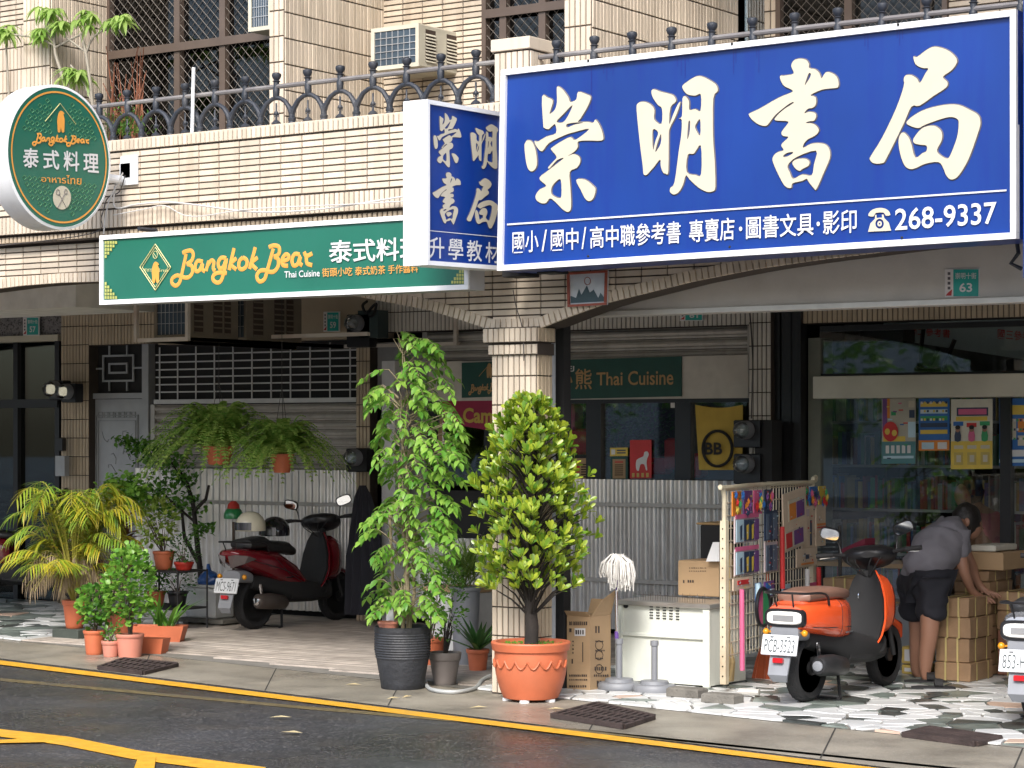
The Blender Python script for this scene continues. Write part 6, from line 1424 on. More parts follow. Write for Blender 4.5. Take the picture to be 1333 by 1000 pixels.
for i,(a,b) in enumerate(((866,890),(842,865))):
    t_,(x0,x1,zb,zt)=boxobj('taped_box',1174,1197,a,b,13.95,.25,mat('yellow_tape_box',(.55,.40,.10),.4),'yellow taped box with white label, %s of two between scooter and legs'%('lower','upper')[i],'box','yellow taped boxes',0,pxs=1190)
    mb=MB(); mb.box((x0+.02,13.945,zb+.02),(x1-.05,13.949,zt-.02)); mb.build('label_sheet',WHITE,t_)
# stock behind the scooter: low table
ty=14.95; x0,x1=XA(1062,ty),XA(1205,ty); zt=ZA(1120,733,ty)
t_=thing('low_table',((x0+x1)/2,ty+.3,0),'low table of book stock behind the orange scooter','table'); mb=MB(); mb.box((x0,ty,zt-.03),(x1,ty+.5,zt)); mb.build('tabletop',mat('wood_top',(.35,.25,.15),.5),t_)
for a in (x0+.03,x1-.03):
    for b in (ty+.03,ty+.47): mb=MB(); mb.box((a-.02,b-.02,0.01),(a+.02,b+.02,zt-.031)); mb.build('leg',BLACKM,t_)
for i,(a,b,c_,d_) in enumerate(((1072,1114,776,752),(1074,1112,800,777),(1070,1112,826,801))): boxobj('wrapped_parcel',a,b,d_,c_,14.4,.35,KRAFT,'paper parcel behind the scooter seat, %s of three'%('topmost','middle','lowest')[i],'parcel',KG,2,strapm=STRAP)
mb=MB(); mb.box((XA(1074,14.4),14.4,0.012),(XA(1110,14.4),14.72,ZA(1072,826,14.4))); single(mb,'crate',BLACKM,'black crate carrying the parcels behind the scooter','crate')
q=[P(1093,716,14.9),P(1126,701,14.9),P(1126,722,14.9),P(1105,727,14.9)]; mb=MB(); mb.slab(q[::-1],(.02,.12,0)); single(mb,'ring_binder',mat('maroon_card',(.25,.02,.05),.5),'maroon folder leaning on the low table behind the scooter','folder')
ch=thing('chair',(XA(1068,14.6),14.6,0),'black slatted folding chair beside the goods rack','chair'); mb=MB(); K=lambda x,y:P(x,y,14.6)
for i in range(6): m_=MB(); m_.slab([K(1056,690+i*6+4),K(1092,689+i*6+4),K(1092,689+i*6),K(1056,690+i*6)],(0,.015,0)); m_.build('slat',BLACK,ch)
for px in (1056,1093): m_=MB(); m_.tube([K(px,684),(K(px,0).x,14.62,.01)],.012,6); m_.build('leg',BLACK,ch)
m_=MB(); m_.box((K(1056,0).x,14.2,.40),(K(1093,0).x,14.6,.43)); m_.build('seat',BLACK,ch)
for px in (1056,1093): m_=MB(); m_.tube([(K(px,0).x,14.22,.4),(K(px,0).x,14.22,.01)],.012,6); m_.build('leg',BLACK,ch)
# ---------------- enamel cabinet with things on it ----------------
Yc=12.5; X0,X1=XA(801,Yc),XA(923,Yc); zt=ZA(923,787,Yc); dp=.47
cb=thing('steel_cabinet',((X0+X1)/2,Yc+.2,0),'off-white steel counter cabinet with vent slots in the arcade','cabinet')
mb=MB(); mb.box((X0,Yc+.02,.03),(X1,Yc+dp,zt-.03)); mb.build('body',CABW,cb)
mb=MB(); mb.box((X0,Yc,.05),(X0+.045,Yc+.019,zt-.03),.003); mb.box((X1-.045,Yc,.02),(X1+.003,Yc+.019,zt-.03),.003); mb.build('edge_panel',CABW,cb,kind=None)
mb=MB(); zr=ZA(860,828,Yc); mb.box((X0+.046,Yc+.002,zr-.012),(X1-.046,Yc+.019,zr+.012),.004); mb.build('rib',CABW,cb)
mb=MB(); mb.box((X0-.01,Yc-.012,zt-.028),(X1+.012,Yc+dp+.02,zt),.004); mb.build('steel_top',mat('steel_top_sheet',(.5,.48,.45),.3,metal=.7,dirt=.4,dirtc=(.2,.1,.05)),cb)
for i in range(5):
    for j in range(5):
        x=XA(844+i*8.5,Yc); z=ZA(860,791+j*3.6,Yc); mb=MB(); mb.box((x,Yc+.014,z-.003),(x+.024,Yc+.0195,z+.003)); mb.build('slot',BLACKM,cb)
mb=MB(); mb.lathe([(.015,Yc+.008),(.015,Yc+.0195),(1e-7,Yc+.008)],16,(X0+.07,0,ZA(815,789,Yc)),'y'); mb.build('cable_hole',BLACKM,cb)
mb=MB(); 
for i in range(30): x=X0+.1+i*.018; mb.tube([(x,Yc+.06,zt),(x,Yc+.06,zt+.035+.012*(i%3))],.0016,3)
mb.tube([(X0+.1,Yc+.06,zt+.04),(X1-.02,Yc+.06,zt+.03)],.0025,4); single(mb,'wire_tray',CHROME,'low wire tray on the steel cabinet top','tray')
def cartonmarks(fn, parent, seed, rows):
    rr=random.Random(seed); mb=MB()
    for (x0,y0,x1,y1,kind) in rows:
        n=max(1,int((x1-x0)/2.6)); 
        for i in range(n):
            a=x0+(x1-x0)*i/n; w_=(x1-x0)/n*rr.uniform(.45,.8); mb.add([fn(a,y1),fn(a+w_,y1),fn(a+w_,y0+rr.random()*.6),fn(a,y0)],[(0,1,2,3)])
    mb.build('printing',mat('carton_ink',(.05,.035,.03),.7),parent,kind='stuff')
t_,(x0,x1,zb,zz)=boxobj('cardboard_box',883,936,731,778,12.95,.3,CARD,'brown carton with printed marks standing on the steel cabinet','box',pxs=936)
cartonmarks(lambda x,y:P(x,y,12.947),t_,1,[(889,755,893,759,0),(895,755,904,758.5,0),(897,739,920,740,0),(897,743,920,744,0)])
zt2=zz
boxobj('storage_box',912,938,683,729,13.3,.3,BLACKM,'black plastic container standing behind the carton','box')
mb=MB(); q=[P(919,731,12.9),P(936,731,12.9),P(936,706,12.9),P(928,706,12.9)]; mb.slab([q[0],q[1],q[2],q[3]],(0,.03,0)); single(mb,'paper_stack',WHITEP,'white paper sheets leaning behind the brown carton','paper')
boxobj('plank_shelf',906,940,680,683.5,13.3,.32,mat('ply_board',(.42,.28,.13),.6),'short plywood board lying on the black container','board')
# tall open carton by pillar
g=G(768,903); Yb=g.y; X0,X1=XA(738,Yb),XA(768,Yb); zt=ZA(768,803,Yb); tb=thing('cardboard_box',((X0+X1)/2,Yb+.1,0),'tall open carton with printed symbols next to the tiled pillar','box')
mb=MB(); mb.box((X0,Yb,.012),(X1,Yb+.24,zt),.002); mb.build('carton',CARD,tb)
mb=MB(); mb.slab([(X0,Yb,zt),(X1,Yb,zt),(X1,Yb-.03,zt+.03),(X0,Yb-.03,zt+.03)],(0,.004,.002)); mb.build('flap',CARD,tb)
mb=MB(); mb.slab([(X1,Yb+.02,zt),(X1,Yb+.23,zt),(X1+.05,Yb+.23,zt+.16),(X1+.05,Yb+.06,zt+.10)],(-.004,0,0)); mb.build('flap',CARD,tb)
mb=MB(); mb.slab([(X0,Yb+.24,zt),(X1,Yb+.24,zt),(X1,Yb+.28,zt+.09),(X0,Yb+.28,zt+.09)],(0,.004,0)); mb.build('flap',CARD,tb)
ff1=lambda x,y:P(x,y,Yb-.002)
cartonmarks(ff1,tb,2,[(741,809,765,814,0),(741,818,746,823,0),(744,858,748,864,0),(745,834,748,836,0),(745,839,748,841,0),(745,844,748,846,0),(745,849,748,851,0),(758,836,760,862,0),(741,878,765,881,0),(741,884,765,886,0),(741,892,764,895,0)])
polyon([rectq(748,818,762,828)],lambda x,y:P(x,y,Yb-.003),WHITE,tb,'label_sheet')
cartonmarks(lambda x,y:P(x,y,Yb-.005),tb,6,[(749,820,761,826,0)])
ff2=lambda x,y:PX(x,y,X1+.002)
cartonmarks(ff2,tb,3,[(775,815,782,824,0),(775,834,786,836,0),(775,846,788,848,0),(775,856,786,858,0),(774,868,790,873,0),(773,878,793,881,0),(777,886,784,894,0)])
for cy in (840,853,871): mb=MB(); mb.tube([ff2(780+5*math.cos(a*PI/6),cy+6*math.sin(a*PI/6)) for a in range(12)],.0022,4,closed=True); mb.build('printed_symbol',MC['carton_ink'],tb)
# parasol bases and mop
def pbase(px,py,label,th=.24):
    g=G(px,py); t=thing('parasol_base',(g.x,g.y,0),label,'parasol base','grey parasol bases'); mb=MB(); mb.lathe([(.13,.012),(.135,.02),(.135,.05),(.125,.062),(.09,.066),(.085,.085),(.03,.09),(1e-7,.09)],36,(g.x,g.y,0)); mb.build('base',GREYP,t,True)
    mb=MB(); mb.tube([(g.x,g.y,.08),(g.x,g.y,.08+th)],.02,14); mb.lathe([(.026,.06+th),(.026,.09+th),(1e-7,.092+th)],14,(g.x,g.y,0)); mb.build('tube',GREYP,t,True); return g
g=pbase(806,901,'round grey parasol base holding the upturned mop')
pbase(852,904,'round grey parasol base with an empty tube')
t_=thing('mop',(g.x,g.y,.3),'upturned string mop with purple grips leaning on the cabinet','mop'); K=lambda px,py:P(px,py,g.y+.02)
mb=MB(); mb.tube([K(804,862),K(802,760)],.009,10); mb.build('handle',CHROME,t_,True)
for a,b in ((750,768),(822,835)): mb=MB(); mb.tube([K(802.5,a),K(803,b)],.013,10); mb.build('grip',mat('purple_plastic',(.14,.07,.30),.45),t_,True)
mb=MB(); rr=random.Random(9); top=K(803,738)
for i in range(230):
    a=rr.uniform(0,6.28); r_=rr.uniform(.05,.10); h_=rr.uniform(.02,.08); l=rr.uniform(.05,.15) if math.cos(a)>-.2 else rr.uniform(.02,.07); c_,s_=math.cos(a),math.sin(a)
    mb.tube([top+Vector((c_*.01,s_*.01,.0)),top+Vector((c_*r_*.5,s_*r_*.5,h_)),top+Vector((c_*r_,s_*r_,h_*.5)),top+Vector((c_*r_*1.15,s_*r_*1.15,-l*.5)),top+Vector((c_*r_*1.1+rr.uniform(-.01,.01),s_*r_*1.1,-l))],.0045,4)
mb.build('mop_strings',mat('mop_string',(.72,.70,.66),.9,rnd=.3),t_,kind='stuff')
# concrete paving blocks
for px,py,lab in ((893,912,'rough grey concrete block, left of the two at the rack foot'),(939,920,'rough grey concrete block under the rack post')):
    g=G(px,py); mb=MB(); mb.box((g.x-.12,g.y-.03,.012),(g.x+.10,g.y+.09,.075),.01); single(mb,'concrete_block',CONCB,lab,'concrete block')
g=G(970,912); mb=MB(); mb.tube([(g.x-.05,g.y+.02,.05),(g.x+.08,g.y+.03,.05)],.02,8); single(mb,'rack_wheel_bar',mat('white_pipe',(.5,.48,.44),.5),'short white pipe foot lying beside the concrete block','pipe')
# ---------------- goods rack ----------------
A=G(943,905); A=Vector((A.x,12.35,0)); A.x=XA(943,12.35); B=Vector((XA(1057,14.0),14.0,0)); U=(B-A); RL_=U.length; U.normalize(); N_=Vector((U.y,-U.x,0)); 
rk=thing('display_rack',((A+B)/2),'rusty white wire display rack hung with toys and stationery','display rack')
CRM=mat('rusty_cream_paint',(.58,.52,.38),.5,dirt=.6,dirtc=(.28,.12,.04))
R_=lambda u,z,o=0: A+U*u+N_*o+Vector((0,0,z)); ZT=1.27
mb=MB(); mb.tube(smoothpoly([R_(0,.6),R_(0,ZT-.06),R_(.05,ZT),R_(RL_-.05,ZT),R_(RL_,ZT-.06),R_(RL_,.12)],4,False),.015,8); mb.build('frame',CRM,rk,True)
mb=MB(); p=R_(0,0); mb.box((p.x-.02,p.y-.02,.07),(p.x+.02,p.y+.02,ZT-.2)); po=mb.build('post',CRM,rk)
mb=MB()
for i in range(16): mb.lathe([(.005,p.y-.0225),(1e-7,p.y-.0225)],8,(p.x,0,.12+i*.06),'y')
mb.build('post_holes',BLACKM,po,kind='stuff')
mb=MB(); p=R_(RL_,0); mb.box((p.x-.018,p.y-.018,.012),(p.x+.018,p.y+.018,.9)); mb.build('post',CRM,rk)
mb=MB(); n=int(RL_/.055)
for i in range(1,n): mb.tube([R_(i*RL_/n,.22),R_(i*RL_/n,ZT)],.0036,4)
for i in range(14): mb.tube([R_(0,.24+i*.078,.003),R_(RL_,.24+i*.078,.003)],.0036,4)
mb.build('wire_grid',mat('rusty_wire',(.6,.54,.42),.5,metal=.3,dirt=.4,dirtc=(.25,.1,.04)),rk,kind='stuff')
RED_=mat('print_red',(.55,.03,.03),.5); ORN=mat('print_orange',(.65,.22,.03),.5); BLU_=mat('print_blue',(.03,.14,.42),.5); SKY_=mat('print_sky',(.45,.62,.72),.3); PRP=mat('print_purple',(.16,.06,.22),.5); NAV=mat('print_navy',(.03,.05,.10),.4); YEL_=mat('print_yellow',(.68,.5,.08),.5); PNK=mat('print_pink',(.6,.12,.25),.5); GRN_=mat('print_green',(.04,.32,.12),.5); CLR=mat('clear_bag',(.6,.5,.5),.15,coat=1); CRD=mat('pack_card',(.6,.48,.36),.7)
PL=[RED_,ORN,BLU_,PRP,YEL_,PNK,GRN_,NAV,SKY_]
DULL=mat('print_dull_blue',(.10,.14,.20),.4)
def hang(name,u,z,w_,h_,o,back,label,cat,bits=(),tilt=0,seed=0,group=None):
    rr=random.Random(seed+int(u*100)); t=thing(name,R_(u,z,o),label,cat,group); c_,s_=math.cos(tilt),math.sin(tilt)
    f=lambda a,b,e=0:R_(u+a*c_-b*s_,z+a*s_+b*c_,o+e)
    mb=MB(); mb.slab([f(-w_/2,-h_),f(w_/2,-h_),f(w_/2,0),f(-w_/2,0)],-N_*.008); mb.build('card',back,t)
    for i,(a0,b0,a1,b1,m_) in enumerate(bits):
        mb=MB(); e=.004+.001*i; mb.slab([f(a0*w_,b0*h_,e),f(a1*w_,b0*h_,e),f(a1*w_,b1*h_,e),f(a0*w_,b1*h_,e)],-N_*.003); mb.build('pack',m_,t)
    for i in range(10):      # small print on the pack
        m_=(NAV,WHITE,YEL_,RED_,SKY_)[rr.randrange(5)]; a=rr.uniform(-.42,.3)*w_; b=rr.uniform(-.93,-.1)*h_; mb=MB(); e=.0105+.0003*i; c2=rr.uniform(.01,.03); d2=rr.uniform(.004,.012)
        mb.add([f(a,b,e),f(a+c2,b,e),f(a+c2,b+d2,e),f(a,b+d2,e)],[(0,1,2,3)]); mb.build('print',m_,t)
    return t,f
rr=random.Random(12)
def star(t,f,cx,cy,r_,m_,e):
    pts=[f(cx+(r_ if i%2 else r_*.55)*math.cos(i*PI/6),cy+(r_ if i%2 else r_*.55)*math.sin(i*PI/6),e) for i in range(12)]; mb=MB(); mb.add(pts+[f(cx,cy,e+.012)],[(i,(i+1)%12,12) for i in range(12)]); mb.build('toy',m_,t)
names=['red and orange','purple and red','orange and navy','blue and pink','red and blue','orange and purple','pink and blue']
for i,u in enumerate((.14,.34,.52,.72,1.42,1.62,1.80)):
    t_,f=hang('toy_pack',u,1.245,.15,.15,.03,PL[(i*2+1)%9],'small clear pack of %s toy stars, %s along the rack top'%(names[i],['first','second','third','fourth','fifth','sixth','last'][i]),'toy pack',seed=i,group='toy packs along the rack top')
    for j in range(6): star(t_,f,rr.uniform(-.06,.06),-rr.uniform(.02,.13),rr.uniform(.025,.042),PL[(i+j*2)%8],.006+j*.003)
for r0 in range(2):
    zz=(1.09,.89)[r0]; lab=('upper','lower')[r0]
    t_,f=hang('card_pack',.30,zz,.42,.165,.035,CLR,'clear hanging strip of blue and white card packs, %s row of the rack'%lab,'card pack',[(-.48,-.08,-.5+1,.0+.08,PNK),(-.46,-.95,-.16,-.12,SKY_),(-.14,-.93,.06,-.14,NAV),(.08,-.93,.28,-.14,NAV),(.30,-.93,.48,-.14,PRP)])
    for a in (-.31,-.04,.18): mb=MB(); mb.add([f(a*.42-.02,-.06,.012),f(a*.42+.02,-.05,.012),f(a*.42+.015,-.14,.012),f(a*.42-.015,-.15,.012)],[(0,1,2,3)]); mb.build('print',(NAV,YEL_,ORN)[int((a+.31)*4)%3],t_)
    t_,f=hang('pen_pack',.74,zz+.02,.24,.19,.04,(NAV,CLR)[r0],'dark bagged pencil pack, %s one left of the big card'%lab,'stationery pack',[(-.42,-.95,-.2,-.1,DULL),(-.15,-.95,.05,-.1,NAV),(.1,-.95,.4,-.1,DULL)])
t_,f=hang('toy_card',1.13,1.23,.46,.38,.06,CRD,'large tilted display card with two orange and red toy packs','toy pack',[(-.30,-.50,.42,-.14,CREAM),(-.26,-.48,.02,-.2,ORN),(.04,-.48,.38,-.2,PRP),(-.48,-.96,.30,-.66,CREAM),(-.46,-.94,-.2,-.68,RED_),(-.12,-.93,.28,-.68,PRP)],.10)
t_,f=hang('toy_card',1.48,1.12,.26,.28,.04,CRD,'brown card with one long dark pen hung right of the tilted card','stationery pack',[(.1,-.95,.22,-.35,NAV),(-.3,-.25,0,-.08,CLR)])
t_,f=hang('toy_card',1.74,1.12,.2,.28,.04,CRD,'narrow brown card with orange stripe at the rack end','stationery pack',[(-.45,-.5,.45,-.45,ORN),(-.45,-.56,.45,-.53,RED_)])
t_,f=hang('toy_card',1.42,.84,.42,.12,.05,CRD,'plain brown box card with a small print hung low on the rack','stationery pack',[(-.08,-.6,.08,-.35,NAV),(-.3,-.9,.3,-.8,ORN)])
t_,f=hang('toy_card',.22,.71,.34,.07,.04,CRD,'small brown pack with red label at the lower left of the rack','stationery pack',[(-.3,-.6,.3,-.2,RED_)])
for u,zz,h_,m_,lb in ((.17,.64,.5,PNK,'long pink stick toy hung low at the rack left'),(.46,.66,.22,SKY_,'pale blue stick toy hung mid rack'),(.92,1.0,.4,RED_,'long red stick toy in the middle of the rack'),(1.42,.70,.25,WHITE,'white stick toy under the plain card'),(1.66,.70,.2,RED_,'red stick toy near the rack end')):
    mb=MB(); mb.tube([R_(u,zz,.05),R_(u+.01,zz-h_,.05)],.016,8); single(mb,'toy_stick',m_,lb,'toy')
for i,(u,zz,w_,h_,lb) in enumerate(((.52,.66,.1,.14,'dark small toy bag beside the pink stick'),(.72,.66,.18,.10,'bag of orange and purple toys in the middle of the rack'),(1.05,.62,.16,.28,'tall green and red toy pack in mid rack'),(1.1,.35,.1,.3,'dark teal toy bag below the green pack'),(1.6,.6,.22,.2,'navy blue pack of small toys at the rack end'),(1.3,.3,.1,.2,'teal and white toy bag by the scooter seat'))):
    hang('toy_bag',u,zz,w_,h_,.035,PL[(i*3+2)%9] if i!=1 else PRP,lb,'toy bag',[(-.4,-.45,.1,-.1,PL[(i+1)%9]),(.0,-.9,.45,-.5,PL[(i*2+6)%9])])
# round paddle toy
c=R_(.36,.52,.12); t_=thing('paddle_toy',c,'round pink and green catch paddle with black rim','toy')
for k,m_ in ((0,PNK),(1,GRN_)):
    pts=[c+U*(.115*math.cos(a))+Vector((0,0,.115*math.sin(a))) for a in [PI/2+PI*k*1.0*1+i*PI/14*(1) for i in range(15)]] if k==0 else [c+U*(.115*math.cos(a))+Vector((0,0,.115*math.sin(a))) for a in [-PI/2+i*PI/14 for i in range(15)]]
    mb=MB(); mb.add(pts,[tuple(range(15))]); mb.build('half',m_,t_)
mb=MB(); mb.tube([c+U*(.118*math.cos(a*PI/14))+Vector((0,0,.118*math.sin(a*PI/14))) for a in range(28)],.012,6,closed=True); mb.build('rim',BLACK,t_,True)
# brooms
def broom(px,py,Y,m,label,s_=1,ang=0.):
    t=thing('broom',P(px,py,Y),label,'broom'); mb=MB(); c=P(px,py,Y); mb.tube([c+Vector((0,0,.12*s_)),c+Vector((.02,0,.75*s_))],.01,7); mb.build('handle',m,t)
    mb=MB(); rr=random.Random(1)
    for i in range(150): a=rr.uniform(-1,1); b=rr.uniform(-.35,.35); mb.tube([c+Vector((a*.02,b*.02,.13*s_)),c+Vector((a*.07+ang*.4,b*.05,.0)),c+Vector((a*.10+ang,b*.07,-.12*s_))],.0022,3)
    mb.build('bristles',m,t,kind='stuff')
broom(948,862,12.75,mat('straw',(.45,.33,.16),.9,rnd=.4),'straw broom with pale bristles behind the rack post',1,-.07)
broom(997,862,13.2,mat('orange_bristle',(.55,.13,.05),.7,rnd=.3),'orange broom hung behind the rack',1.1,0)
# white bin, bag
g=G(262,816); t_=thing('storage_bin',(g.x,g.y,0),'white plastic bin on a low plank beside the maroon scooter','bin'); x0,x1=XA(238,g.y),XA(281,g.y); z0,z1=.07,ZA(262,765,g.y)
mb=MB(); mb.prism([(x0+.02,g.y+.02),(x1-.02,g.y+.02),(x1-.02,g.y+.24),(x0+.02,g.y+.24)],z0,z1,.01); mb.build('bin',mat('white_plastic',(.55,.56,.55),.5),t_); mb=MB(); mb.box((x0,g.y,z1),(x1,g.y+.26,z1+.02),.004); mb.build('lid',MC['white_plastic'],t_)
mb=MB(); mb.box((x0-.05,g.y-.03,.035),(x1+.1,g.y+.3,.068)); mb.box((x0,g.y,.012),(x0+.06,g.y+.25,.034)); mb.box((x1-.02,g.y,.012),(x1+.04,g.y+.25,.034)); single(mb,'pallet_board',CONCB,'low grey plank platform under the white bin','platform')
mb=MB(); mb.ball(((x0+x1)/2,g.y+.12,z1+.06),(.10,.09,.07),14,10); mb.v=[v+Vector((noise.noise(v*25)*.02,noise.noise(v*22)*.02,noise.noise(v*24)*.02)) for v in mb.v]; mb.tube([((x0+x1)/2,g.y+.12,z1+.1),((x0+x1)/2-.01,g.y+.12,z1+.19)],[.03,.012],8); single(mb,'plastic_bag',mat('blue_bag',(.02,.08,.28),.3),'blue plastic bag on the white bin','bag')
# panel and red letter box behind the tall tree
mb=MB(); Yp=13.2; mb.box((XA(556,Yp),Yp,.02),(XA(614,Yp),Yp+.3,ZA(590,772,Yp)),.004); t_=single(mb,'white_cabinet',mat('white_cabinet_paint',(.6,.6,.58),.5,dirt=.2),'low white cabinet behind the taupe pot shrub','cabinet')
mb=MB(); mb.box((XA(553,Yp),Yp-.02,ZA(590,771,Yp)),(XA(618,Yp),Yp+.32,ZA(590,765,Yp))); single(mb,'wooden_board',CARD,'thin brown board lying on the low white cabinet','board')
g=P(602,806,12.9); t_=thing('letter_box',(g.x,g.y,0),'small red letter box on a rusty post','letter box'); mb=MB(); mb.box((XA(593,12.9),12.9,ZA(600,803,12.9)),(XA(612,12.9),12.98,ZA(600,784,12.9)),.006); mb.build('box',RED_,t_); mb=MB(); mb.tube([(XA(607,13.0),13.0,.01),(XA(607,13.0),13.0,ZA(600,790,12.9))],.012,6); mb.build('post',WOOD,t_); mb=MB(); mb.lathe([(.018,12.893),(1e-7,12.893)],10,(XA(600,12.9),0,ZA(600,793,12.9)),'y'); mb.build('emblem',WHITE,t_)
# ---------------- meters ----------------
def meter(px,py,Y,r,label,box=None):
    c=P(px,py,Y); t=thing('electric_meter',c,label,'electric meter','round glass electricity meters'); bx_=box or (r*1.2,r*1.5)
    mb=MB(); mb.box((c.x-bx_[0],Y,c.z-bx_[1]),(c.x+bx_[0],Y+.1,c.z+r*1.1),.008); mb.build('case',BLACK,t)
    mb=MB(); mb.lathe([(r,Y+.0),(r,Y-.05),(r*.93,Y-.08),(r*.9,Y-.06)],24,(c.x,0,c.z),'y'); mb.build('ring',GREYP,t,True)
    mb=MB(); mb.lathe([(r*.9,Y-.05),(1e-7,Y-.05)],24,(c.x,0,c.z),'y'); mb.box((c.x-r*.6,Y-.054,c.z-.01),(c.x+r*.6,Y-.051,c.z+r*.45)); mb.build('dial',mat('dial_face',(.65,.64,.60),.4),t)
    mb=MB(); mb.box((c.x-r*.45,Y-.057,c.z+.005),(c.x+r*.45,Y-.0545,c.z+r*.25)); mb.build('counter',BLACK,t)
    mb=MB(); mb.lathe([(r*.92,Y-.07),(r*.85,Y-.11),(r*.5,Y-.135),(1e-7,Y-.14)],24,(c.x,0,c.z),'y'); mb.build('glass_dome',GLASS,t,True)
meter(972,560,YB-.62,.068,'upper round meter on the dark box beside the yellow flag',(.11,.13)); meter(972,604,YB-.62,.068,'lower round meter below the other beside the yellow flag',(.11,.15))
mb=MB(); mb.box((XA(981,YB-.6),YB-.58,ZA(980,627,YB-.6)),(XA(1003,YB-.6),YB-.42,ZA(980,547,YB-.6)),.006); single(mb,'meter_box',BLACKM,'black metal cabinet to the right of the two meters','meter box')
meter(466,421,YB-.5,.07,'round meter with looped black cables above the shutter',(.12,.2)); meter(464,596,YB-.4,.07,'round meter half hidden behind the tall tree',(.11,.12))
mb=MB(); mb.box((XA(478,YB-.5)-.1,YB-.5,ZA(478,440,YB-.5)),(XA(492,YB-.5),YB-.36,ZA(478,404,YB-.5))); single(mb,'meter_box',mat('dark_teal_box',(.03,.05,.05),.5),'dark teal junction box beside the upper meter','meter box')
meter(73,507,YB-.4,.075,'round meter on the brown tile pier, left of two',(.09,.1)); meter(89,510,YB-.42,.07,'round meter on the brown tile pier, right of two',(.09,.1))
c=P(82,583,YB-.32); mb=MB(); mb.box((c.x-.06,c.y-.03,c.z-.03),(c.x+.02,c.y+.02,c.z+.09),.004); single(mb,'door_bell',BLACK,'black door entry bell on the brown tile pier','door bell')
c=P(83,606,YB-.32); mb=MB(); mb.box((c.x-.07,c.y-.04,c.z-.1),(c.x+.05,c.y+.02,c.z+.09),.004); single(mb,'letter_box',DOORM,'grey steel letter box under the door bell','letter box')
# ---------------- cables ----------------
def cable(pts,Y,m,label,r=.006,kk=5,name='cable'):
    mb=MB(); mb.tube(smoothpoly([P(x,y,Y) if len(q)==0 else P(x,y,q[0]) for x,y,*q in pts],kk,False),r,5,False); single(mb,name,m,label,name,smooth=True)
WW=mat('white_cable',(.55,.53,.5),.5)
cable([(150,240),(150,270),(180,266),(230,264),(330,276),(420,272),(525,256)],11.44,WW,'white cable looping along the parapet above the green sign')
cable([(148,280),(190,272),(215,268),(250,282),(330,272),(460,266),(528,262)],11.43,WW,'thin white cable hanging in low loops above the green sign',.004)
cable([(160,225),(150,245),(142,262),(137,285),(135,305)],11.42,WW,'tangle of white cable dropping from the round sign bracket',.005)
cable([(163,228),(155,250),(140,258),(132,282),(120,304),(0,320)],11.45,mat('dark_cable',(.06,.05,.045),.6),'dark cable running left under the round sign',.004)
cable([(478,392),(472,398),(477,408),(484,400),(490,396),(486,410),(480,412)],YB-.55,BLACK,'looped thick black cables on top of the meter',.012)
cable([(976,405),(980,470),(978,545)],YB-.45,BLACK,'thin black cable down the pale tile pillar',.006)
cable([(668,378),(672,400),(680,428),(682,470)],11.56,MC['dark_cable'],'thin cable hanging down the tiled pillar front',.003)
cable([(320,100),(0,0)],11.8,WW,'taut thin wire crossing the balcony at left',.001) if 0 else None
for a,b,lb in (((660,352),(690,349),'left'),((705,347),(728,345),'middle'),((1265,308),(1296,313),'right')):
    p0,p1=P(*a,11.35),P(*b,11.35); mb=MB(); mb.box((p0.x,11.3,p0.z-.045),(p1.x,11.45,p0.z-.005),.004); single(mb,'spot_lamp',BLACKM,'small black lamp box hanging under the blue sign, %s of three'%lb,'lamp')
t_=thing('bracket_arm',P(1325,330,11.4),'rusty folded steel bracket under the right end of the blue sign','bracket'); mb=MB(); mb.tube([P(1324,315,11.4),P(1326,330,11.4),P(1316,343,11.4),P(1330,350,11.4)],.012,5); mb.build('bracket_bar',IRON,t_)
# ---------------- railings ----------------
def railing(x0,x1,y,label,first=0):
    t=thing('balcony_railing',((x0+x1)/2,y,3.616),label,'railing','iron balcony railings'); zr=3.885; sp=.2685
    mb=MB(); mb.tube([(x0,y,zr),(x1,y,zr)],.016,8); mb.build('top_rail',WEATH,t,True)
    finm=MB(); finm.lathe([(.016,-.08),(.022,-.06),(.024,-.02),(.018,.0),(.02,.03),(.028,.035),(.016,.042),(.026,.055),(.032,.07),(.030,.085),(.016,.092),(1e-7,.094)],12); fm=finm.mesh('finial',IRON,True)
    dr=MB(); dr.lathe([(1e-7,0),(.018,.0),(.03,.012),(.032,.03),(.02,.042),(.008,.05),(.006,.075),(.014,.085),(.014,.1),(.006,.11),(.006,.16)],10)
    for s_ in (1,-1): dr.tube([(0,0,.08),(s_*.016,0,.07),(s_*.02,0,.09),(s_*.010,0,.1)],.004,4)
    dm=dr.mesh('baluster',IRON,True)
    fo=MB(); fo.lathe([(1e-7,0),(.026,0),(.03,.014),(.022,.03),(.026,.036),(.026,.05),(.02,.055)],12)
    fo.tube([(0,0,.05),(0,0,.11)],.02,8); fm2=fo.mesh('foot',IRON,True)
    ar=MB()
    for s_ in (1,-1):
        ar.tube([(0,0,.08),(s_*.02,0,.12),(s_*.055,0,.165),(s_*.10,0,.19),(s_*sp/2,0,.195)],[.02,.018,.016,.015,.015],8)
    am=ar.mesh('scroll_arm',IRON,True)
    x=x0+.13
    while x<x1:
        linkmesh('finial',fm,t,Matrix.Translation((x,y,zr)) @ Matrix.Rotation(random.uniform(-.05,.05),4,'Y')); linkmesh('baluster',dm,t,Matrix.Translation((x,y,3.616)))
        if x+sp/2<x1: linkmesh('foot',fm2,t,Matrix.Translation((x+sp/2,y,3.616))); linkmesh('scroll_arm',am,t,Matrix.Translation((x+sp/2,y,3.616)))
        x+=sp
railing(XA(112,11.6)-1.9,-8.04,11.62,'weathered iron balcony railing with ball finials above the green sign')
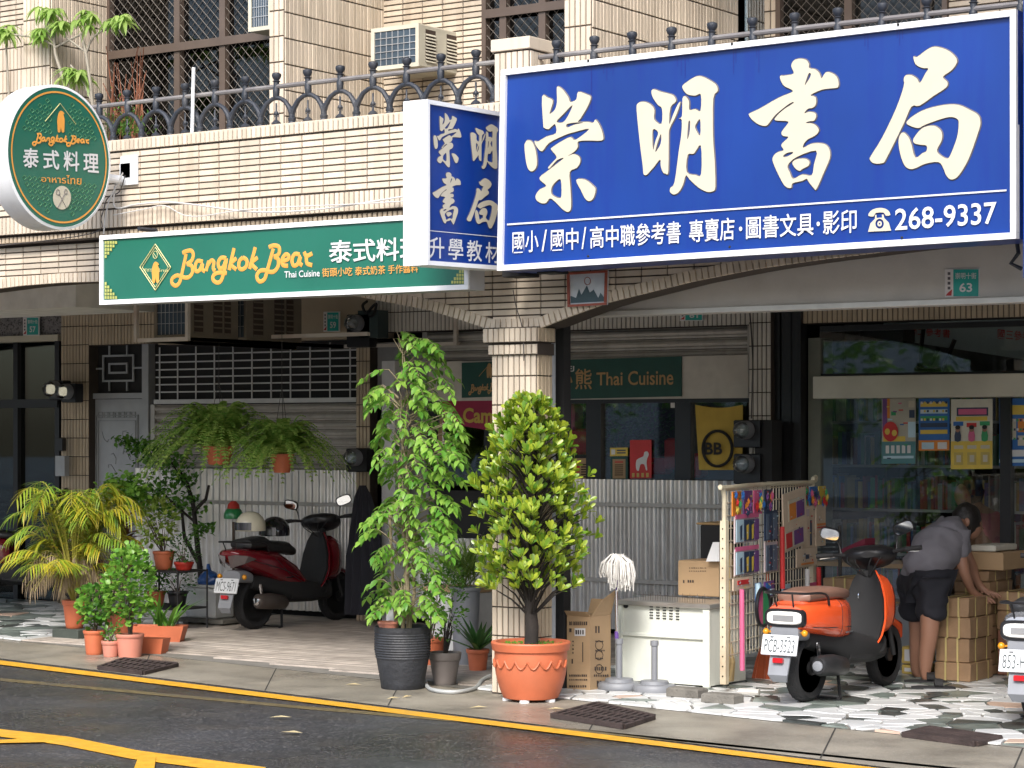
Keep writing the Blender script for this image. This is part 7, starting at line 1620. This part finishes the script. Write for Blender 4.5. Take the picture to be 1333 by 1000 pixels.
railing(-7.79,XR-.1,11.62,'weathered iron balcony railing partly hidden behind the big blue sign')
mb=MB(); p=P(250,170,11.6); mb.tube([P(250,175,11.58),P(252,88,11.58)],.012,6); single(mb,'pvc_pipe',WHITEP,'thin white pipe stub tied to the balcony railing','pipe')
# ---------------- air conditioners ----------------
BEIGE=mat('ac_beige',(.55,.52,.42),.5,dirt=.3,dirtc=(.35,.27,.15)); FIN=mat('condenser_fins',(.07,.10,.13),.5,metal=.5)
OLDAC=mat('old_ac_case',(.20,.17,.13),.7,dirt=.5,dirtc=(.08,.06,.04))
def ac(x0,x1,y0,y1,z0,z1,label,group='window air conditioners',BEIGE=BEIGE):
    t=thing('air_conditioner',((x0+x1)/2,(y0+y1)/2,z0),label,'air conditioner',group); w_=x1-x0; h_=z1-z0
    mb=MB(); mb.box((x0,y0+.02,z0),(x1,y1,z1),.006); mb.build('case',BEIGE,t)
    mb=MB(); ringrect(mb,(x0+x1)/2,(z0+z1)/2,w_/2,h_/2,y0+.019,.028,y0); mb.build('rear_frame',BEIGE,t)
    mb=MB(); mb.box((x0+.03,y0+.008,z0+.03),(x1-.03,y0+.0185,z1-.03)); fi=mb.build('condenser',FIN,t)
    mb=MB(); n=6
    for i in range(1,n+1): x=x0+.03+(w_-.06)*i/(n+1); mb.box((x-.002,y0+.003,z0+.03),(x+.002,y0+.0075,z1-.03))
    for i in range(1,5): z=z0+.03+(h_-.06)*i/5; mb.box((x0+.03,y0+.0005,z-.002),(x1-.03,y0+.0028,z+.002))
    mb.build('guard_wires',GALV,t,kind='stuff')
    for k,(a,b) in enumerate(((.12,.3),(.5,.68),(.72,.85))):
        ya,yb=y0+(y1-y0)*a,y0+(y1-y0)*b; mb=MB(); mb.box((x1-.01,ya,z0+.04),(x1+.001,yb,z1-.03)); lv_=mb.build('louvre_opening',mat('louvre_dark',(.06,.04,.03),.7),t)
        for i in range(9):
            z=z0+.05+(h_-.09)*i/9; mb=MB(); mb.slab([(x1+.001,ya,z),(x1+.001,yb,z),(x1+.008,yb,z-.012),(x1+.008,ya,z-.012)],(.001,0,.002)); mb.build('louvre',BEIGE,lv_)
    return t
ac(XA(483,12.65),XA(545,12.65),12.65,13.3,ZA(545,86,12.65),ZA(545,30,12.65),'beige window air conditioner with blue fins sticking out of the balcony wall')
c0=P(352,38,12.3); ac(XA(323,12.3),XA(353,12.3),12.3,12.62,c0.z,c0.z+.4,'air conditioner cut by the top edge left of the middle party wall')
bx0=P(240,445,13.5); 
ac(-12.78,-12.42,13.55,14.15,2.36,2.86,'weathered brownish air conditioner in the rusty cage, front one',BEIGE=OLDAC); ac(-12.78,-12.42,14.25,14.95,2.36,2.86,'weathered brownish air conditioner in the rusty cage, rear one',BEIGE=OLDAC); 

cg=thing('ac_cage',(-12.6,14.2,2.3),'rusty perforated angle steel cage carrying air conditioners below the green sign','cage')
RST=mat('rusty_white_angle',(.55,.5,.44),.6,dirt=.7,dirtc=(.32,.14,.05))
for nm_,a,b in (('bar',(-12.85,13.45,2.33),(-12.85,15.4,2.36)),('bar',(-12.33,13.45,2.33),(-12.33,15.4,2.36)),('bar',(-12.85,13.43,2.33),(-12.33,13.48,2.36)),('post',(-12.88,13.42,2.33),(-12.85,13.45,2.94)),('post',(-12.33,13.42,2.33),(-12.30,13.45,2.94)),('bar',(-12.3,15.37,2.33),(-11.1,15.4,2.36)),('post',(-11.12,15.33,2.33),(-11.09,15.36,2.94)),('bar',(-12.3,14.42,2.38),(-11.3,14.45,2.41))):
    mb=MB(); mb.box(a,b); mb.build(nm_,RST,cg)
# ---------------- window contents ----------------
YPZ=YB-.172; fp=lambda o:(lambda x,y:P(x,y,YPZ)+Vector((0,-o,0)))
def poster(x0,y0,x1,y1,bg,label,bits=(),Yq=None,cat='poster',sl=-.02):
    Yq=Yq or YPZ; t=thing('poster',P((x0+x1)/2,y1,Yq),label,cat); fn=lambda o:(lambda x,y:P(x,y+sl*(x-x0)*.6,Yq)+Vector((0,-o,0)))
    q=[fn(0)(x0,y1),fn(0)(x1,y1),fn(0)(x1,y0),fn(0)(x0,y0)]; mb=MB(); mb.slab(q,(0,.002,0)); mb.build('sheet',bg,t)
    for i,(a,b,c_,d_,m_) in enumerate(bits):
        if m_=='face':
            continue
        X=lambda u:x0+(x1-x0)*u; Z=lambda v:y0+(y1-y0)*v; mb=MB(); o=.002+.0004*i; mb.add([fn(o)(X(a),Z(d_)),fn(o)(X(c_),Z(d_)),fn(o)(X(c_),Z(b)),fn(o)(X(a),Z(b))],[(0,1,2,3)]); mb.build('print',m_,t)
    return t,fn
GOLDF=mat('dull_yellow_print',(.5,.38,.1),.5)
t_,fn=poster(820,573,848,623,RED_,'red poster with a white horse in the restaurant window',[(.1,.86,.22,.97,GOLDF),(.32,.86,.44,.97,GOLDF),(.54,.86,.66,.97,GOLDF),(.76,.86,.88,.97,GOLDF)])
polyon([smoothpoly([(828,606),(829,599),(834,596),(838,594),(839,589),(843,588),(845,592),(843,597),(842,603),(843,612),(841,612),(839,605),(834,605),(832,613),(829,612)],2)],fn(.004),WHITE,t_,'horse_print')
poster(794,583,817,594,YEL_,'yellow notice card above the green menu in the window',[(.08,.2,.3,.8,WHITE),(.4,.25,.9,.4,NAV),(.4,.55,.9,.7,NAV)])
poster(795,595,817,624,DKGREEN,'green framed menu card in the restaurant window',[(.12,.1,.88,.97,CARD),(.25,.2,.75,.26,RED_)]+[(.25,.34+i*.09,.75,.38+i*.09,SOIL) for i in range(6)])
poster(745,593,771,625,CARD,'brown menu sheet low at the left of the restaurant window',[(.0,.0,1,.12,BLACKM),(.0,.25,.38,.7,RED_)]+[(.45,.35+i*.1,.9,.4+i*.1,SOIL) for i in range(6)])
poster(873,518,891,531,PINKW,'blank pale pink note taped at the window top')
poster(556,536,578,578,PINKW,'pale framed notice half hidden behind the tall tree',[(.1,.05,.9,.95,CARD),(.25,.15,.75,.4,GREYL)])
# interior of restaurant: red bags, counter, plants
for px0,px1,py0,py1,Yq,m_,nm_,lb in ((742,771,558,592,YB+.15,RED_,'tote_bag','red printed bag hanging inside the restaurant window'),(738,748,525,560,YB+.12,PNK,'tote_bag','pink bag hanging inside the window near the pillar'),(865,892,570,612,YB+.3,RED_,'red_box','red box stacked inside the restaurant window'),(840,866,596,618,YB+.35,REDL,'red_box','low dark red box inside the restaurant window'),(895,912,590,622,YB+.3,REDL,'red_box','red box behind the yellow flag')):
    boxobj(nm_,px0,px1,py0,py1,Yq,.12,m_,lb,'bag' if 'bag' in nm_ else 'box',bev=.02)
for i,(px,py,h_) in enumerate(((760,545,.3),(810,560,.5),(850,560,.5))):
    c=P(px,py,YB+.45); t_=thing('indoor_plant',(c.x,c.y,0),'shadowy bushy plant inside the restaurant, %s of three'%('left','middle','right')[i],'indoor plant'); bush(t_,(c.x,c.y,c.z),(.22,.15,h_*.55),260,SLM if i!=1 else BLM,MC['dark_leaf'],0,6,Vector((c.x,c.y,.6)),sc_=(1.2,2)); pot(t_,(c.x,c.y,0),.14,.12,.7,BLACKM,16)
# bookshop posters
F0=YB-.236
t_,fn=poster(1148,519,1192,604,mat('pale_collage',(.42,.40,.33),.5),'tall pale poster with a red round figure and blue lower part on the bookshop glass',[(.0,.66,1,1,mat('print_teal',(.08,.22,.24),.5)),(.02,.0,.16,.5,PRP),(.16,.0,.24,.3,ORN),(.28,.2,.42,.26,GRN_),(.78,.36,1,.6,SKY_),(.05,.58,.7,.66,YEL_)]+[(.12+.16*i,.72,.22+.16*i,.84,WHITE) for i in range(5)]+[(.05,.88,.95,.92,SKY_),(.8,.04,.98,.14,CREAM),(.82,.18,.98,.3,NAV)],F0)
for i in range(10): 
    x,y=1150+random.random()*40,523+random.random()*76; m_=PL[i%9]
    polyon([rectq(x,y,x+3+3*random.random(),y+1.6)],fn(.006+.0004*i),m_,t_,'print')
polyon([circ(1160,562,10,13)],fn(.011),RED_,t_,'figure_print'); polyon([circ(1156,562,3.4,4.2,10)],fn(.0115),YEL_,t_,'figure_print'); polyon([circ(1165,564,3.4,4.2,10)],fn(.0115),YEL_,t_,'figure_print')
t_,fn=poster(1196,519,1236,587,BLU_,'blue poster with yellow and green bands on the bookshop glass',[(.0,.8,1,1,ORN),(.1,.84,.5,.97,SKY_),(.62,.84,.92,.97,WHITE)]+[(.06,.08+.13*i,.94,.16+.13*i,(YEL_,SKY_,GRN_,NAV,YEL_)[i]) for i in range(5)],F0)
for i in range(26): polyon([rectq(*(lambda a,b:(a,b,a+2.6,b+3))(1199+(i%9)*4,523+(i//9)*11))],fn(.006),(WHITE,YEL_,NAV)[i%3],t_,'print')
t_,fn=poster(1238,520,1292,611,mat('poster_cream',(.62,.60,.50),.5),'yellow and white exam poster with three small figures on the glass',[(0,.6,1,1,YEL_),(.14,.12,.9,.24,NAV),(.18,.14,.86,.22,PNK),(.12,.25,.88,.31,YEL_),(.06,.32,.3,.38,BLU_),(.38,.34,.62,.4,RED_),(.7,.32,.94,.38,GRN_)]+[(.08+.32*i,.66,.3+.32*i,.71,CREAM) for i in range(3)]+[(.08+.32*i,.76,.3+.32*i,.94,GOLDF) for i in range(3)]+[(.14+.32*i,.80,.25+.32*i,.9,CREAM) for i in range(3)],F0)
for cx,m_ in ((1247.5,NAV),(1265.5,PNK),(1282.5,GRN_)):
    polyon([smoothpoly([(cx-4,574),(cx-3,561),(cx+3,561),(cx+4,574)],2)],fn(.010),m_,t_,'figure_print'); polyon([circ(cx,559,3.2,4,12)],fn(.0104),SKIN,t_,'figure_print'); polyon([circ(cx,556.6,3.4,2.8,12)],fn(.0108),HAIR,t_,'figure_print')
t_,fn=poster(1301,519,1345,607,BLU_,'blue and green poster at the right edge of the bookshop glass',[(.05,.1,.95,.24,YEL_),(.1,.3,.5,.6,CREAM),(.55,.3,.95,.5,ORN),(.55,.55,.95,.7,CREAM),(.05,.76,.95,.86,WHITE),(.0,.9,1,.95,SKY_)],F0)
for i in range(24): polyon([rectq(*(lambda a,b:(a,b,a+2.6,b+3))(1304+(i%8)*4,546+(i//8)*12))],fn(.007),(NAV,WHITE,GRN_)[i%3],t_,'print')
# bookshelves
bk=[mat('spine_%s'%n_,c_,.6,rnd=.6) for n_,c_ in (('white',(.42,.42,.40)),('blue',(.06,.12,.28)),('red',(.28,.04,.04)),('green',(.05,.18,.1)),('yellow',(.4,.3,.08)),('grey',(.15,.15,.16)))]
def bookshelf(px0,px1,Yq,levels,label):
    x0,x1=XA(px0,Yq),XA(px1,Yq); t=thing('bookshelf',((x0+x1)/2,Yq+.1,0),label,'bookshelf'); mb=MB()
    for z in levels: m_=MB(); m_.box((x0,Yq,z-.02),(x1,Yq+.25,z)); m_.build('shelf',DOORM,t)
    for x in (x0,(x0*2+x1)/3,(x0+2*x1)/3,x1): m_=MB(); m_.box((x-.01,Yq+.02,0),(x+.01,Yq+.25,levels[-1]+.3)); m_.build('side',BLACKM,t)
    m_=MB(); m_.box((x0,Yq+.25,0),(x1,Yq+.26,levels[-1]+.3)); m_.build('back',DARKI,t)
    for li,z in enumerate(levels):
        mbs=[MB() for _ in bk]; x=x0+.015
        while x<x1-.04:
            w_=random.uniform(.012,.042); h_=random.uniform(.19,.27); k=random.randrange(len(bk)); mbs[k].box((x,Yq+random.uniform(.01,.04),z+.001),(x+w_-.002,Yq+.2,z+h_)); x+=w_
        for m2,mm in zip(mbs,bk):
            if m2.v: m2.build('book_spines',mm,t,kind='stuff')
bookshelf(1060,1345,YB+.75,[.35,.68,1.02,1.36,1.70],'full bookshelf wall seen through the bookshop glass')
# whiteboard above with red lettering, monitor arm
t_=thing('hanging_banner',P(1200,420,YB+.5),'white banner with red lettering hanging inside the transom window','banner'); Yn=YB+.4
mb=MB(); mb.slab([P(1150,440,Yn),P(1345,470,Yn),P(1345,408,Yn),P(1150,408,Yn)],(0,.01,0)); mb.build('sheet',mat('pale_grey_sheet',(.42,.46,.46),.3),t_)
fb=lambda x,y:P(x,y,Yn)+Vector((0,-.004,0))
text('國二參考書',[(1184,426),(1237,429),(1237,440),(1184,436)],fb,RED_,t_,.01); text('國三參考書',[(1299,428),(1352,433),(1352,446),(1299,441)],fb,RED_,t_,.01)
t_=thing('monitor_arm',P(1205,480,YB+.2),'black metal monitor bracket hanging in the transom window','bracket'); K=lambda x,y:P(x,y,YB+.2)
for L in ([(1202,428),(1196,478)],[(1194,478),(1226,483)],[(1226,483),(1243,442)],[(1210,476),(1222,452)]): mb=MB(); a,b=K(*L[0]),K(*L[1]); mb.tube([a,b],.018,4); mb.build('arm',BLACK,t_)
mb=MB(); mb.box((XA(1120,YB+.2),YB+.2,ZA(1120,447,YB+.2)),(XA(1176,YB+.2),YB+.45,ZA(1120,428,YB+.2)),.01); single(mb,'wall_monitor',BLACK,'black box monitor mounted inside the transom window','monitor')
# ---------------- across the street (seen only as reflections) ----------------
OB_=mat('opposite_wall',(.6,.58,.54),.8,var=.3,ns=.4)
ob=thing('opposite_building',(-18,-23,0),'plain pale apartment row across the street','building'); mb=MB(); mb.box((-50,-26,0),(12,-22,7)); mb.build('wall',OB_,ob)
for i in range(14):
    for j in range(2): mb=MB(); mb.box((-43+i*3.8,-22.02,1.0+j*3.3),(-41+i*3.8,-21.98,2.8+j*3.3)); mb.build('window',BLACK,ob)
TLf=leafmat('street_leaf',(.04,.12,.02),(.14,.28,.05),.3); TLM=leafm('leaf',OV,.22,.13,.2,TLf)
for i,(x,y) in enumerate(((-31,-6.5),(-25,-6),(-20,-7),(-14.5,-6))):
    t_=thing('street_tree',(x,y,0),'leafy street tree across the road, %s in the row'%['first','second','third','fourth'][i],'tree'); mb=MB(); mb.tube([(x,y,0),(x+.1,y,1.5),(x,y+.1,3.2)],[.16,.12,.07],8); mb.build('trunk',BARK,t_,True); bush(t_,(x,y,3.1),(2.3,1.8,1.9),1700,TLM,TLf,0,12,Vector((x,y,1.6)))
